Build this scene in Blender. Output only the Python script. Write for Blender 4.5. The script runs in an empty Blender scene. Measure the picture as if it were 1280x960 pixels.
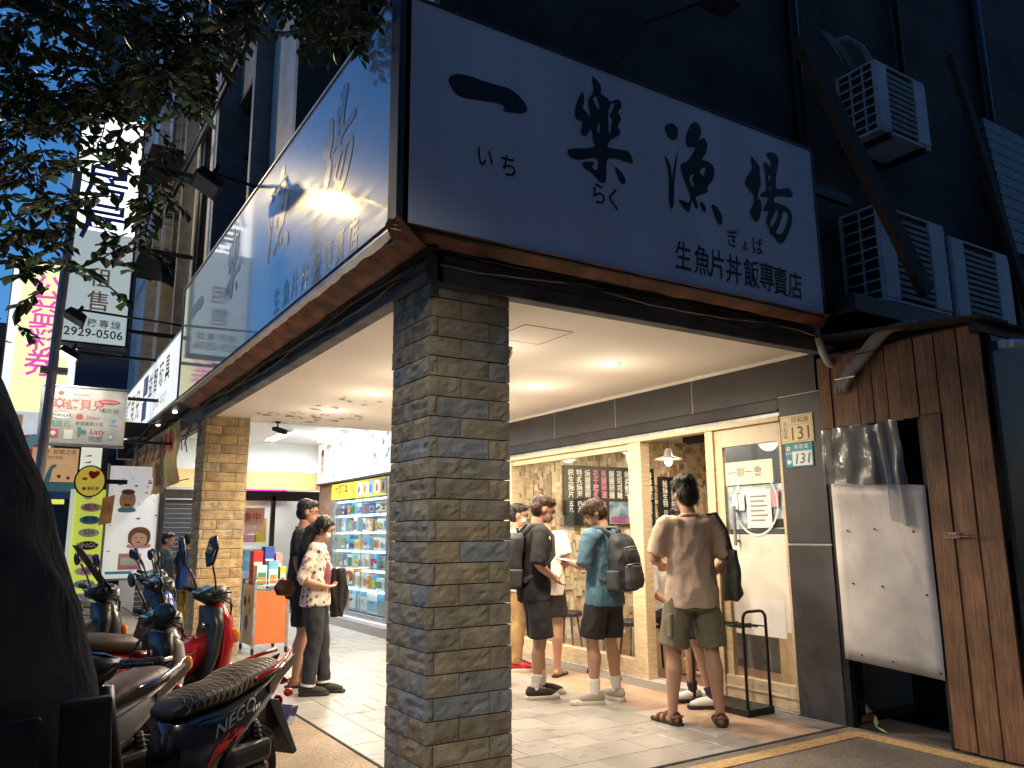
import bpy, bmesh, math, random
from mathutils import Vector, Matrix, noise
random.seed(7)
SC = bpy.context.scene
COL = SC.collection
R = math.radians

# ------------------------------------------------------------------ camera
cam_d = bpy.data.cameras.new('camera')
cam = bpy.data.objects.new('camera', cam_d)
COL.objects.link(cam)
yaw, pit, rol = R(32.248), R(10.778), R(-0.429)
fw = Vector((math.sin(yaw)*math.cos(pit), math.cos(yaw)*math.cos(pit), math.sin(pit)))
rt = Vector((math.cos(yaw), -math.sin(yaw), 0)); up = rt.cross(fw)
r2 = math.cos(rol)*rt + math.sin(rol)*up; u2 = -math.sin(rol)*rt + math.cos(rol)*up
cam.matrix_world = Matrix(((r2.x, u2.x, -fw.x, 0), (r2.y, u2.y, -fw.y, 0), (r2.z, u2.z, -fw.z, 1.40), (0, 0, 0, 1)))
cam_d.sensor_width = 36; cam_d.lens = 979.59/1280*36
cam_d.clip_start = 0.05; cam_d.clip_end = 500
SC.camera = cam

# ------------------------------------------------------------------ sky, sun, exposure
world = bpy.data.worlds.new('World'); SC.world = world; world.use_nodes = True
wn = world.node_tree
sky = wn.nodes.new('ShaderNodeTexSky'); sky.sky_type = 'NISHITA'; sky.sun_disc = False
sky.sun_elevation = R(2.0); sky.sun_rotation = R(125); sky.altitude = 0
sky.air_density = 1.0; sky.dust_density = 0.3; sky.ozone_density = 4.3
wn.links.new(sky.outputs[0], wn.nodes['Background'].inputs[0])
wn.nodes['Background'].inputs[1].default_value = 0.15
sun_d = bpy.data.lights.new('sun', 'SUN'); sun_d.energy = 0.02; sun_d.angle = R(12); sun_d.color = (0.75, 0.85, 1.0)
sun = bpy.data.objects.new('sun', sun_d); COL.objects.link(sun)
sun.rotation_euler = (R(80), 0, R(-55))
SC.view_settings.view_transform = 'Standard'; SC.view_settings.look = 'None'
SC.view_settings.exposure = 2.0; SC.view_settings.gamma = 1.0; SC.view_settings.use_curve_mapping = False
SC.cycles.use_denoising = True
SC.cycles.max_bounces = 8; SC.cycles.diffuse_bounces = 6; SC.cycles.glossy_bounces = 3; SC.cycles.transparent_max_bounces = 12
SC.cycles.sample_clamp_indirect = 6.0; SC.cycles.blur_glossy = 0.5
SC.cycles.caustics_reflective = False; SC.cycles.caustics_refractive = False

# ------------------------------------------------------------------ materials
MATS = {}
ES = 0.28   # emission scale for signs and lamps at this exposure
def mat(name, col, rough=0.6, metal=0.0, var=0.15, vscale=6.0, bump=0.0, bscale=40.0, rand=0.0, spec=0.5,
        emit=None, estr=0.0, stretch=(1, 1, 1), col2=None, coat=0.0, ior=1.45, detail=4.0):
    if name in MATS: return MATS[name]
    m = bpy.data.materials.new(name); m.use_nodes = True; MATS[name] = m
    nt = m.node_tree; N = nt.nodes; L = nt.links; b = N['Principled BSDF']
    c = (*col, 1)
    b.inputs['Roughness'].default_value = rough; b.inputs['Metallic'].default_value = metal
    b.inputs['Specular IOR Level'].default_value = spec; b.inputs['IOR'].default_value = ior
    b.inputs['Coat Weight'].default_value = coat; b.inputs['Coat Roughness'].default_value = 0.08
    tc = N.new('ShaderNodeTexCoord'); mp = N.new('ShaderNodeMapping'); mp.inputs['Scale'].default_value = stretch
    L.new(tc.outputs['Object'], mp.inputs['Vector'])
    src = None
    if var > 0 or col2:
        nz = N.new('ShaderNodeTexNoise'); nz.inputs['Scale'].default_value = vscale; nz.inputs['Detail'].default_value = detail
        L.new(mp.outputs[0], nz.inputs['Vector'])
        if rand:
            oi = N.new('ShaderNodeObjectInfo')
            vm = N.new('ShaderNodeVectorMath'); vm.operation = 'SCALE'
            cx = N.new('ShaderNodeCombineXYZ'); L.new(oi.outputs['Random'], cx.inputs[0]); L.new(oi.outputs['Random'], cx.inputs[1])
            vm.inputs['Scale'].default_value = 53.0; L.new(cx.outputs[0], vm.inputs[0])
            va = N.new('ShaderNodeVectorMath'); va.operation = 'ADD'; L.new(mp.outputs[0], va.inputs[0]); L.new(vm.outputs[0], va.inputs[1])
            L.new(va.outputs[0], nz.inputs['Vector'])
        rp = N.new('ShaderNodeValToRGB'); rp.color_ramp.elements[0].position = 0.32; rp.color_ramp.elements[1].position = 0.68
        a = tuple(max(0, x*(1-var)) for x in col); d = tuple(min(1, x*(1+var)) for x in (col2 or col))
        rp.color_ramp.elements[0].color = (*a, 1); rp.color_ramp.elements[1].color = (*d, 1)
        L.new(nz.outputs['Fac'], rp.inputs[0]); src = rp.outputs[0]
        if rand:
            hs = N.new('ShaderNodeHueSaturation'); mr = N.new('ShaderNodeMapRange')
            mr.inputs['To Min'].default_value = 1-rand; mr.inputs['To Max'].default_value = 1+rand
            L.new(oi.outputs['Random'], mr.inputs['Value']); L.new(mr.outputs[0], hs.inputs['Value']); L.new(src, hs.inputs['Color']); src = hs.outputs[0]
        L.new(src, b.inputs['Base Color'])
        mr2 = N.new('ShaderNodeMapRange'); mr2.inputs['To Min'].default_value = max(0, rough-0.08); mr2.inputs['To Max'].default_value = min(1, rough+0.1)
        L.new(nz.outputs['Fac'], mr2.inputs['Value']); L.new(mr2.outputs[0], b.inputs['Roughness'])
    else:
        b.inputs['Base Color'].default_value = c
    if bump > 0:
        n2 = N.new('ShaderNodeTexNoise'); n2.inputs['Scale'].default_value = bscale; n2.inputs['Detail'].default_value = 5
        L.new(mp.outputs[0], n2.inputs['Vector'])
        bp = N.new('ShaderNodeBump'); bp.inputs['Strength'].default_value = bump; bp.inputs['Distance'].default_value = 0.02
        L.new(n2.outputs['Fac'], bp.inputs['Height']); L.new(bp.outputs[0], b.inputs['Normal'])
    if emit:
        b.inputs['Emission Color'].default_value = (*emit, 1); b.inputs['Emission Strength'].default_value = estr*ES
    return m
def emis(name, col, s):
    return mat(name, tuple(min(0.9, c) for c in col), 0.5, var=0, emit=col, estr=s)
def glass(name, tint=(0.93, 0.96, 0.95), refl=0.1, rough=0.02):
    m = bpy.data.materials.new(name); m.use_nodes = True; nt = m.node_tree; N = nt.nodes; L = nt.links
    N.remove(N['Principled BSDF']); out = N['Material Output']
    tr = N.new('ShaderNodeBsdfTransparent'); tr.inputs[0].default_value = (*tint, 1)
    gl = N.new('ShaderNodeBsdfGlossy'); gl.inputs['Roughness'].default_value = rough; gl.inputs[0].default_value = (0.95, 0.97, 1, 1)
    lw = N.new('ShaderNodeLayerWeight'); lw.inputs['Blend'].default_value = 0.5
    fr = N.new('ShaderNodeMath'); fr.operation = 'POWER'; fr.inputs[1].default_value = 5.0; L.new(lw.outputs['Facing'], fr.inputs[0])
    ad = N.new('ShaderNodeMath'); ad.operation = 'ADD'; ad.inputs[1].default_value = refl*0.5; ad.use_clamp = True
    mx = N.new('ShaderNodeMixShader'); L.new(fr.outputs[0], ad.inputs[0]); L.new(ad.outputs[0], mx.inputs[0])
    L.new(tr.outputs[0], mx.inputs[1]); L.new(gl.outputs[0], mx.inputs[2]); L.new(mx.outputs[0], out.inputs[0])
    MATS[name] = m
    return m

# ------------------------------------------------------------------ mesh builder
class MB:
    def __init__(s): s.v = []; s.f = []; s.mi = []; s.cur = 0
    def face(s, idx): s.f.append(idx); s.mi.append(s.cur)
    def quad(s, a, b, c, d):
        n = len(s.v); s.v += [Vector(a), Vector(b), Vector(c), Vector(d)]; s.face((n, n+1, n+2, n+3)); return s
    def box(s, x0, x1, y0, y1, z0, z1, M=None):
        n = len(s.v)
        P = [Vector((x, y, z)) for z in (z0, z1) for y in (y0, y1) for x in (x0, x1)]
        if M: P = [M @ p for p in P]
        s.v += P
        for q in ((0, 2, 3, 1), (4, 5, 7, 6), (0, 1, 5, 4), (2, 6, 7, 3), (0, 4, 6, 2), (1, 3, 7, 5)): s.face(tuple(n+i for i in q))
        return s
    def rings(s, rings, cap=True, closed=True):
        n0 = len(s.v); k = len(rings[0])
        for r in rings: s.v += [Vector(p) for p in r]
        for i in range(len(rings)-1):
            for j in range(k if closed else k-1):
                a = n0+i*k+j; b = n0+i*k+(j+1) % k
                s.face((a, b, b+k, a+k))
        if cap:
            s.face(tuple(n0+j for j in reversed(range(k)))); s.face(tuple(n0+(len(rings)-1)*k+j for j in range(k)))
        return s
    def tube(s, pts, rad, n=8, round_caps=False, sx=1.0, upv=None):
        pts = [Vector(p) for p in pts]
        if not isinstance(rad, (list, tuple)): rad = [rad]*len(pts)
        if round_caps:
            d0 = (pts[0]-pts[1]).normalized(); d1 = (pts[-1]-pts[-2]).normalized()
            pre = [(pts[0]+d0*rad[0]*math.sin(a), max(rad[0]*math.cos(a), 1e-4)) for a in (1.5, 1.0, 0.5)]
            post = [(pts[-1]+d1*rad[-1]*math.sin(a), max(rad[-1]*math.cos(a), 1e-4)) for a in (0.5, 1.0, 1.5)]
            pts = [p for p, _ in pre]+pts+[p for p, _ in post]; rad = [r for _, r in pre]+list(rad)+[r for _, r in post]
        rr = []; ref = Vector(upv) if upv else None
        for i, p in enumerate(pts):
            t = (pts[min(i+1, len(pts)-1)]-pts[max(i-1, 0)]).normalized()
            if ref is None: ref = Vector((0, 0, 1)) if abs(t.z) < 0.9 else Vector((1, 0, 0))
            a = t.cross(ref)
            if a.length < 1e-5: a = t.orthogonal()
            a.normalize(); b = a.cross(t).normalized()
            rr.append([p+(a*math.cos(2*math.pi*j/n)*sx+b*math.sin(2*math.pi*j/n))*rad[i] for j in range(n)])
            ref = b
        return s.rings(rr)
    def ell(s, c, r, M=None, n=12, m=8):
        c = Vector(c); rr = []
        for i in range(1, m):
            ph = math.pi*i/m
            ring = []
            for j in range(n):
                q = Vector((r[0]*math.sin(ph)*math.cos(2*math.pi*j/n), r[1]*math.sin(ph)*math.sin(2*math.pi*j/n), -r[2]*math.cos(ph)))
                if M: q = M @ q
                ring.append(c+q)
            rr.append(ring)
        return s.rings(rr)
    def loft(s, secs, n=16, e=2.0):
        # secs: (center, rx, ry[, rotz])
        rr = []
        for sec in secs:
            c, rx, ry = Vector(sec[0]), sec[1], sec[2]; rz = sec[3] if len(sec) > 3 else 0
            ring = []
            for j in range(n):
                a = 2*math.pi*j/n; ca, sa = math.cos(a), math.sin(a)
                x = rx*math.copysign(abs(ca)**(2/e), ca); y = ry*math.copysign(abs(sa)**(2/e), sa)
                ring.append(c+Vector((x*math.cos(rz)-y*math.sin(rz), x*math.sin(rz)+y*math.cos(rz), 0)))
            rr.append(ring)
        return s.rings(rr)
    def prism(s, poly, d, T):
        # poly in uv, T maps (u,v,w)->world Vector; extruded 0..d along w
        n = len(s.v); k = len(poly)
        s.v += [T(u, v, 0) for u, v in poly]+[T(u, v, d) for u, v in poly]
        s.face(tuple(n+j for j in reversed(range(k)))); s.face(tuple(n+k+j for j in range(k)))
        for j in range(k): s.face((n+j, n+(j+1) % k, n+k+(j+1) % k, n+k+j))
        return s
    def mesh_t(s, T):
        s.v = [T @ v for v in s.v]; return s
    def mesh(s, name):
        me = bpy.data.meshes.new(name); me.from_pydata([tuple(p) for p in s.v], [], s.f); me.update()
        if any(s.mi): me.polygons.foreach_set('material_index', s.mi)
        return me

def fix_normals(me):
    bm = bmesh.new(); bm.from_mesh(me); bmesh.ops.recalc_face_normals(bm, faces=bm.faces); bm.to_mesh(me); bm.free()
def link(name, me, m=None, parent=None, smooth=False, bevel=0.0, pinv=None, bseg=2, fixn=True):
    if fixn: fix_normals(me)
    if m is not None:
        for q in (m if isinstance(m, (list, tuple)) else [m]): me.materials.append(q)
    if smooth:
        me.polygons.foreach_set('use_smooth', [True]*len(me.polygons))
    o = bpy.data.objects.new(name, me); COL.objects.link(o)
    if bevel > 0:
        bv = o.modifiers.new('bevel', 'BEVEL'); bv.width = bevel; bv.segments = bseg; bv.limit_method = 'ANGLE'; bv.angle_limit = R(35)
    if parent: adopt(o, parent)
    return o
def adopt(o, parent):
    o.parent = parent
    if parent.get('_w'):      # parts built in world coordinates
        o.matrix_parent_inverse = Matrix.LocRotScale(parent.location, parent.rotation_euler, None).inverted()
    return o
def obj(name, mb, m=None, parent=None, **k): return link(name, mb.mesh(name), m, parent, **k)
def tag(o, label=None, cat=None, group=None, kind=None):
    if label: o['label'] = label
    if cat: o['category'] = cat
    if group: o['group'] = group
    if kind: o['kind'] = kind
    return o
def thing(name, label, cat, loc=(0, 0, 0), rz=0.0, group=None, world=True):
    o = bpy.data.objects.new(name, None); o.empty_display_size = 0.1; COL.objects.link(o)
    o.location = loc; o.rotation_euler = (0, 0, rz)
    if world: o['_w'] = 1
    return tag(o, label, cat, group)
def struct(o): return tag(o, kind='structure')
def dup(o, parent=None):
    c = o.copy(); COL.objects.link(c)
    if parent: c.parent = parent
    for ch in o.children: dup(ch, c)
    return c
# plane frames: u right, v up, w out towards the viewer
def TY(y, x0=0, z0=0): return lambda u, v, w=0: Vector((x0+u, y-w, z0+v))          # faces -Y
def TX(x, y0=0, z0=0): return lambda u, v, w=0: Vector((x-w, y0-u, z0+v))          # faces -X (u runs to -Y)
def TZ(z, x0=0, y0=0): return lambda u, v, w=0: Vector((x0+u, y0+v, z+w))          # faces up
_fonts = {}
def text(body, size, T, u, v, m, parent, bold=0.0, sx=1.0, d=0.003, align='CENTER', name='lettering', shear=0.0, lift=0.002, space=1.0, vert=False):
    cu = bpy.data.curves.new('t', 'FONT'); cu.body = '\n'.join(body) if vert else body; cu.size = size; cu.align_x = align; cu.align_y = 'CENTER'
    cu.offset = min(bold, size*.011); cu.shear = shear; cu.resolution_u = 2; cu.space_character = space; cu.space_line = 0.95
    o = bpy.data.objects.new('t', cu)
    me = bpy.data.meshes.new_from_object(o); bpy.data.objects.remove(o); bpy.data.curves.remove(cu)
    me.materials.clear(); me.name = name
    for vt in me.vertices: vt.co = T(u+vt.co.x*sx, v+vt.co.y, lift)
    return link(name, me, m, parent, fixn=False)
def poly_mark(poly, holes, T, m, parent, name='character', lift=0.003, sub=True):
    """flat printed mark with a smoothed outline, filled with holes"""
    def sm(p, it=2):
        for _ in range(it):
            q = []
            for i in range(len(p)):
                a, b = p[i], p[(i+1) % len(p)]
                q += [(a[0]*.75+b[0]*.25, a[1]*.75+b[1]*.25), (a[0]*.25+b[0]*.75, a[1]*.25+b[1]*.75)]
            p = q
        return p
    cu = bpy.data.curves.new('p', 'CURVE'); cu.dimensions = '2D'; cu.fill_mode = 'BOTH'
    for p in [poly]+list(holes):
        q = sm(p) if sub else p
        sp = cu.splines.new('POLY'); sp.points.add(len(q)-1); sp.use_cyclic_u = True
        for i, (x, y) in enumerate(q): sp.points[i].co = (x, y, 0, 1)
    o = bpy.data.objects.new('p', cu)
    me = bpy.data.meshes.new_from_object(o); bpy.data.objects.remove(o); bpy.data.curves.remove(cu)
    me.materials.clear(); me.name = name
    for vt in me.vertices: vt.co = T(vt.co.x, vt.co.y, lift)
    return link(name, me, m, parent, fixn=False)
def rect(T, u0, u1, v0, v1, m, parent, name='panel', lift=0.002, d=0.0):
    mb = MB()
    if d > 0: mb.prism([(u0, v0), (u1, v0), (u1, v1), (u0, v1)], d, lambda u, v, w: T(u, v, w+lift))
    else: mb.quad(T(u0, v0, lift), T(u1, v0, lift), T(u1, v1, lift), T(u0, v1, lift))
    return obj(name, mb, m, parent, fixn=d > 0)
def disc(T, u, v, r, m, parent, name='panel', lift=0.003, ry=None, n=28):
    return poly_mark([(u+r*math.cos(2*math.pi*i/n), v+(ry or r)*math.sin(2*math.pi*i/n)) for i in range(n)], [], T, m, parent, name, lift, sub=False)

def remesh(mb, voxel=0.012, smooth=4, wr=0.0, wfreq=(9, 9, 5), seed=0, fac=0.5):
    """union of the closed shells in mb as one continuous skin"""
    me = mb.mesh('tmp'); fix_normals(me)
    o = bpy.data.objects.new('tmp', me); COL.objects.link(o)
    rm = o.modifiers.new('r', 'REMESH'); rm.mode = 'VOXEL'; rm.voxel_size = voxel; rm.use_smooth_shade = True
    if smooth:
        sm = o.modifiers.new('s', 'SMOOTH'); sm.factor = fac; sm.iterations = smooth
    dg = bpy.context.evaluated_depsgraph_get(); dg.update()
    out = bpy.data.meshes.new_from_object(o.evaluated_get(dg))
    bpy.data.objects.remove(o); bpy.data.meshes.remove(me)
    if wr > 0:
        off = Vector((seed*3.7, seed*1.3, seed*7.1))
        nn = [v.normal.copy() for v in out.vertices]
        for v, nv in zip(out.vertices, nn):
            p = v.co
            q = Vector((p.x*wfreq[0], p.y*wfreq[1], p.z*wfreq[2]))+off
            w = 1-abs(noise.noise(q))*2.4
            v.co = p+nv*wr*(w-0.4+0.5*noise.noise(q*2.3))
    out.polygons.foreach_set('use_smooth', [True]*len(out.polygons))
    out.materials.clear()
    return out

# shared materials
M = dict(
 concrete=mat('concrete', (0.22, 0.22, 0.23), 0.85, var=0.35, vscale=2.2, bump=0.4, bscale=18),
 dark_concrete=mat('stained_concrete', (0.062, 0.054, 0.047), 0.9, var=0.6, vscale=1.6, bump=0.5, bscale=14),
 soffit=mat('soffit_paint', (0.90, 0.86, 0.80), 0.75, var=0.04, vscale=1.5, bump=0.06, bscale=20),
 white_paint=mat('white_paint', (0.74, 0.75, 0.74), 0.6, var=0.06, vscale=2.5),
 black=mat('black_paint', (0.012, 0.012, 0.013), 0.5, var=0.2),
 ink=mat('black_ink', (0.01, 0.01, 0.012), 0.55, var=0),
 dark_metal=mat('dark_metal', (0.03, 0.03, 0.033), 0.45, 0.6, var=0.25),
 grey_metal=mat('grey_metal', (0.33, 0.34, 0.35), 0.42, 0.7, var=0.2, vscale=12),
 chrome=mat('chrome', (0.7, 0.7, 0.72), 0.12, 1.0, var=0.05),
 charcoal=mat('charcoal_board', (0.055, 0.053, 0.055), 0.5, var=0.15, vscale=3, bump=0.03, bscale=60),
 pine=mat('pine_wood', (0.64, 0.51, 0.33), 0.45, var=0.18, vscale=5, stretch=(1.5, 1.5, 12), bump=0.05),
 rubber=mat('rubber', (0.018, 0.018, 0.018), 0.75, var=0.2, bump=0.1),
 white=mat('white_print', (0.8, 0.8, 0.78), 0.5, var=0.03),
 paper=mat('paper', (0.78, 0.76, 0.70), 0.7, var=0.04),
 red=mat('red_print', (0.55, 0.03, 0.03), 0.5, var=0.05),
 blue=mat('blue_print', (0.04, 0.10, 0.45), 0.5, var=0.05),
 green=mat('green_print', (0.05, 0.30, 0.16), 0.5, var=0.05),
 yellow=mat('yellow_print', (0.80, 0.62, 0.04), 0.5, var=0.05),
 orange=mat('orange_print', (0.75, 0.28, 0.04), 0.5, var=0.05),
 magenta=mat('magenta_print', (0.62, 0.02, 0.38), 0.5, var=0.05),
 brown=mat('brown_print', (0.22, 0.10, 0.05), 0.6, var=0.1),
 skyblue=mat('sky_blue_print', (0.15, 0.45, 0.68), 0.5, var=0.05),
 pink=mat('pink_print', (0.78, 0.32, 0.38), 0.5, var=0.05),
 peach=mat('peach_print', (0.78, 0.52, 0.36), 0.6, var=0.05),
 grey=mat('grey_print', (0.25, 0.25, 0.25), 0.6, var=0.05),
)
# ================================================================== ground
def speckle(name, base, dots, scale=180, rough=0.7, bump=0.5):
    m = bpy.data.materials.new(name); m.use_nodes = True; nt = m.node_tree; N = nt.nodes; L = nt.links; b = N['Principled BSDF']
    tc = N.new('ShaderNodeTexCoord'); vo = N.new('ShaderNodeTexVoronoi'); vo.inputs['Scale'].default_value = scale
    L.new(tc.outputs['Object'], vo.inputs['Vector'])
    sep = N.new('ShaderNodeSeparateColor'); L.new(vo.outputs['Color'], sep.inputs[0])
    rp = N.new('ShaderNodeValToRGB'); els = rp.color_ramp.elements
    els[0].color = (*base, 1); els[1].color = (*dots[-1], 1)
    for i, d in enumerate(dots[:-1]):
        e = els.new((i+1)/(len(dots)+0.5)); e.color = (*d, 1)
    L.new(sep.outputs[0], rp.inputs[0])
    nz = N.new('ShaderNodeTexNoise'); nz.inputs['Scale'].default_value = 1.3; nz.inputs['Detail'].default_value = 6; L.new(tc.outputs['Object'], nz.inputs['Vector'])
    mr = N.new('ShaderNodeMapRange'); mr.inputs['From Min'].default_value = 0.3; mr.inputs['From Max'].default_value = 0.7; mr.inputs['To Min'].default_value = 0.55; mr.inputs['To Max'].default_value = 1.1; L.new(nz.outputs['Fac'], mr.inputs['Value'])
    mx = N.new('ShaderNodeMix'); mx.data_type = 'RGBA'; mx.blend_type = 'MULTIPLY'; mx.inputs[0].default_value = 1
    L.new(rp.outputs[0], mx.inputs[6]); L.new(mr.outputs[0], mx.inputs[7]); L.new(mx.outputs[2], b.inputs['Base Color'])
    bp = N.new('ShaderNodeBump'); bp.inputs['Strength'].default_value = bump; bp.inputs['Distance'].default_value = 0.006; bp.invert = True
    L.new(vo.outputs['Distance'], bp.inputs['Height']); L.new(bp.outputs[0], b.inputs['Normal'])
    b.inputs['Roughness'].default_value = rough
    return m
peb_dark = speckle('washed_pebble_dark', (0.06, 0.055, 0.05), [(0.14, 0.12, 0.10), (0.20, 0.17, 0.13), (0.30, 0.26, 0.21)])
peb_tan = speckle('washed_pebble_tan', (0.16, 0.12, 0.08), [(0.27, 0.20, 0.13), (0.36, 0.27, 0.18), (0.46, 0.37, 0.27)], 160)
asphalt = speckle('asphalt', (0.03, 0.03, 0.03), [(0.05, 0.05, 0.05), (0.07, 0.07, 0.07)], 120, 0.85, 0.3)
struct(obj('ground', MB().quad((-200, -200, -0.12), (200, -200, -0.12), (200, 200, -0.12), (-200, 200, -0.12)), asphalt, fixn=False))
struct(obj('pavement', MB().box(-1.6, 5.33, -3, 3.85, -0.119, -0.004), peb_dark, bevel=0.01))
struct(obj('roadside_pavement', MB().box(-1.2, 2.05, 3.852, 30, -0.119, -0.004), peb_tan, bevel=0.01))
yband = mat('ochre_aggregate', (0.44, 0.30, 0.13), 0.8, var=0.25, vscale=30, bump=0.5, bscale=120)
obj_ = MB()
# an inlaid L-shaped band that turns at the wooden wall
obj_.prism([(-1.5, 3.62), (5.08, 3.62), (5.10, 3.60), (5.10, -2), (5.24, -2), (5.24, 3.66), (5.16, 3.745), (-1.5, 3.745)], 0.004, TZ(-0.002))
struct(obj('inlaid_band', obj_, yband))
grout = mat('floor_grout', (0.12, 0.105, 0.09), 0.85, var=0.2, bump=0.2)
tile_m = mat('floor_tile', (0.35, 0.33, 0.305), 0.34, var=0.12, vscale=1.8, rand=0.07, bump=0.03, bscale=30)
peach_m = mat('peach_tile', (0.48, 0.33, 0.23), 0.4, var=0.10, vscale=2.5, rand=0.08, bump=0.03)
def stain(m, amt=.55, sc=3.2):
    nt = m.node_tree; N = nt.nodes; L = nt.links; b = N['Principled BSDF']; src = b.inputs['Base Color'].links[0].from_socket
    gm_ = N.new('ShaderNodeNewGeometry'); mp = N.new('ShaderNodeMapping'); mp.inputs['Scale'].default_value = (1, 1.8, 1); mp.inputs['Rotation'].default_value = (0, 0, .6); L.new(gm_.outputs['Position'], mp.inputs[0])
    n1 = N.new('ShaderNodeTexNoise'); n1.inputs['Scale'].default_value = sc; n1.inputs['Detail'].default_value = 9; n1.inputs['Roughness'].default_value = .62; n1.inputs['Distortion'].default_value = .8; L.new(mp.outputs[0], n1.inputs['Vector'])
    m1 = N.new('ShaderNodeMapRange'); m1.inputs['From Min'].default_value = .57; m1.inputs['From Max'].default_value = .66; m1.inputs['To Min'].default_value = 1; m1.inputs['To Max'].default_value = amt; L.new(n1.outputs['Fac'], m1.inputs['Value'])
    n2 = N.new('ShaderNodeTexNoise'); n2.inputs['Scale'].default_value = .9; n2.inputs['Detail'].default_value = 5; L.new(gm_.outputs['Position'], n2.inputs['Vector'])
    m2 = N.new('ShaderNodeMapRange'); m2.inputs['From Min'].default_value = .35; m2.inputs['From Max'].default_value = .65; m2.inputs['To Min'].default_value = .80; m2.inputs['To Max'].default_value = 1.06; L.new(n2.outputs['Fac'], m2.inputs['Value'])
    ml_ = N.new('ShaderNodeMath'); ml_.operation = 'MULTIPLY'; L.new(m1.outputs[0], ml_.inputs[0]); L.new(m2.outputs[0], ml_.inputs[1])
    mx = N.new('ShaderNodeMix'); mx.data_type = 'RGBA'; mx.blend_type = 'MULTIPLY'; mx.inputs[0].default_value = 1; L.new(src, mx.inputs[6]); L.new(ml_.outputs[0], mx.inputs[7]); L.new(mx.outputs[2], b.inputs['Base Color'])
stain(tile_m); stain(peach_m, .7)
floor = struct(obj('arcade_floor', MB().box(2.052, 5.45, 3.852, 24, -0.119, -0.001), grout))
def tile_mesh(w, d, name='floor_tile'):
    mb = MB().box(-w/2+.0025, w/2-.0025, -d/2+.0025, d/2-.0025, 0, 0.0075); me = mb.mesh(name); fix_normals(me)
    bm = bmesh.new(); bm.from_mesh(me); bmesh.ops.bevel(bm, geom=[e for e in bm.edges if all(v.co.z > 0.005 for v in e.verts)], offset=0.002, segments=1, affect='EDGES', profile=0.5); bm.to_mesh(me); bm.free()
    return me
tm = {}
rest = MB(); ntile = 0
def put_tile(x0, x1, y0, y1, m, near):
    global ntile
    w, d = x1-x0, y1-y0
    if w < 0.02: return
    if near:
        key = (round(w, 3), round(d, 3), m.name)
        if key not in tm:
            tm[key] = tile_mesh(w, d); tm[key].materials.append(m)
        o = bpy.data.objects.new('floor_tile', tm[key]); COL.objects.link(o); o.location = ((x0+x1)/2, (y0+y1)/2, -0.002+random.uniform(0, .0012)); o.parent = floor
        o.rotation_euler = (random.uniform(-.0025, .0025), random.uniform(-.0025, .0025), 0)
    else: rest.box(x0+.003, x1-.003, y0+.003, y1-.003, -0.001, 0.005)
    ntile += 1
y = 3.853; row = 0
while y < 17.9:
    near = y < 9.2
    put_tile(2.055, 2.33, y, y+0.3, tile_m, near)
    x = 2.33+(0.15 if row % 2 else 0.0)
    if row % 2: put_tile(2.33, 2.48, y, y+.3, tile_m, near)
    while x < 4.42:
        put_tile(x, min(x+.3, 4.43), y, y+.3, tile_m, near); x += .3
    if near:
        put_tile(4.43, 4.73, y, y+.3, peach_m, near); put_tile(4.73, 5.03, y, y+.3, peach_m, near)
    y += 0.3; row += 1
tag(obj('far_floor_tiles', rest, tile_m, floor), kind='stuff')
# granite strip and sill in front of the shop
obj('granite_strip', MB().box(5.032, 5.27, 3.86, 11.3, -0.001, 0.006), mat('granite', (0.20, 0.19, 0.18), 0.4, var=0.25, vscale=60, bump=0.05), floor)

# ================================================================== stone pillars
stone = bpy.data.materials.new('split_stone'); stone.use_nodes = True
nt = stone.node_tree; N = nt.nodes; L = nt.links; b = N['Principled BSDF']
oi = N.new('ShaderNodeObjectInfo'); rp = N.new('ShaderNodeValToRGB'); els = rp.color_ramp.elements
rp.color_ramp.interpolation = 'CONSTANT'
els[0].color = (0.33, 0.275, 0.19, 1); els[1].position = 0.90; els[1].color = (0.27, 0.285, 0.29, 1)
for p_, c_ in ((0.2, (0.36, 0.30, 0.20, 1)), (0.42, (0.29, 0.25, 0.18, 1)), (0.58, (0.30, 0.28, 0.23, 1)), (0.72, (0.26, 0.26, 0.25, 1))):
    e = els.new(p_); e.color = c_
L.new(oi.outputs['Random'], rp.inputs[0])
tc = N.new('ShaderNodeTexCoord'); nz = N.new('ShaderNodeTexNoise'); nz.inputs['Scale'].default_value = 9; nz.inputs['Detail'].default_value = 8; nz.noise_dimensions = '4D'
L.new(tc.outputs['Object'], nz.inputs['Vector']); ml = N.new('ShaderNodeMath'); ml.operation = 'MULTIPLY'; ml.inputs[1].default_value = 40; L.new(oi.outputs['Random'], ml.inputs[0]); L.new(ml.outputs[0], nz.inputs['W'])
mr = N.new('ShaderNodeMapRange'); mr.inputs['From Min'].default_value = 0.3; mr.inputs['From Max'].default_value = 0.7; mr.inputs['To Min'].default_value = 0.6; mr.inputs['To Max'].default_value = 1.25; L.new(nz.outputs['Fac'], mr.inputs['Value'])
mx = N.new('ShaderNodeMix'); mx.data_type = 'RGBA'; mx.blend_type = 'MULTIPLY'; mx.inputs[0].default_value = 1; L.new(rp.outputs[0], mx.inputs[6]); L.new(mr.outputs[0], mx.inputs[7]); L.new(mx.outputs[2], b.inputs['Base Color'])
bp = N.new('ShaderNodeBump'); bp.inputs['Strength'].default_value = 0.55; bp.inputs['Distance'].default_value = 0.02; n3 = N.new('ShaderNodeTexNoise'); n3.inputs['Scale'].default_value = 30; n3.inputs['Detail'].default_value = 8; n3.inputs['Roughness'].default_value = 0.65; n3.noise_dimensions = '4D'; L.new(ml.outputs[0], n3.inputs['W'])
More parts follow.
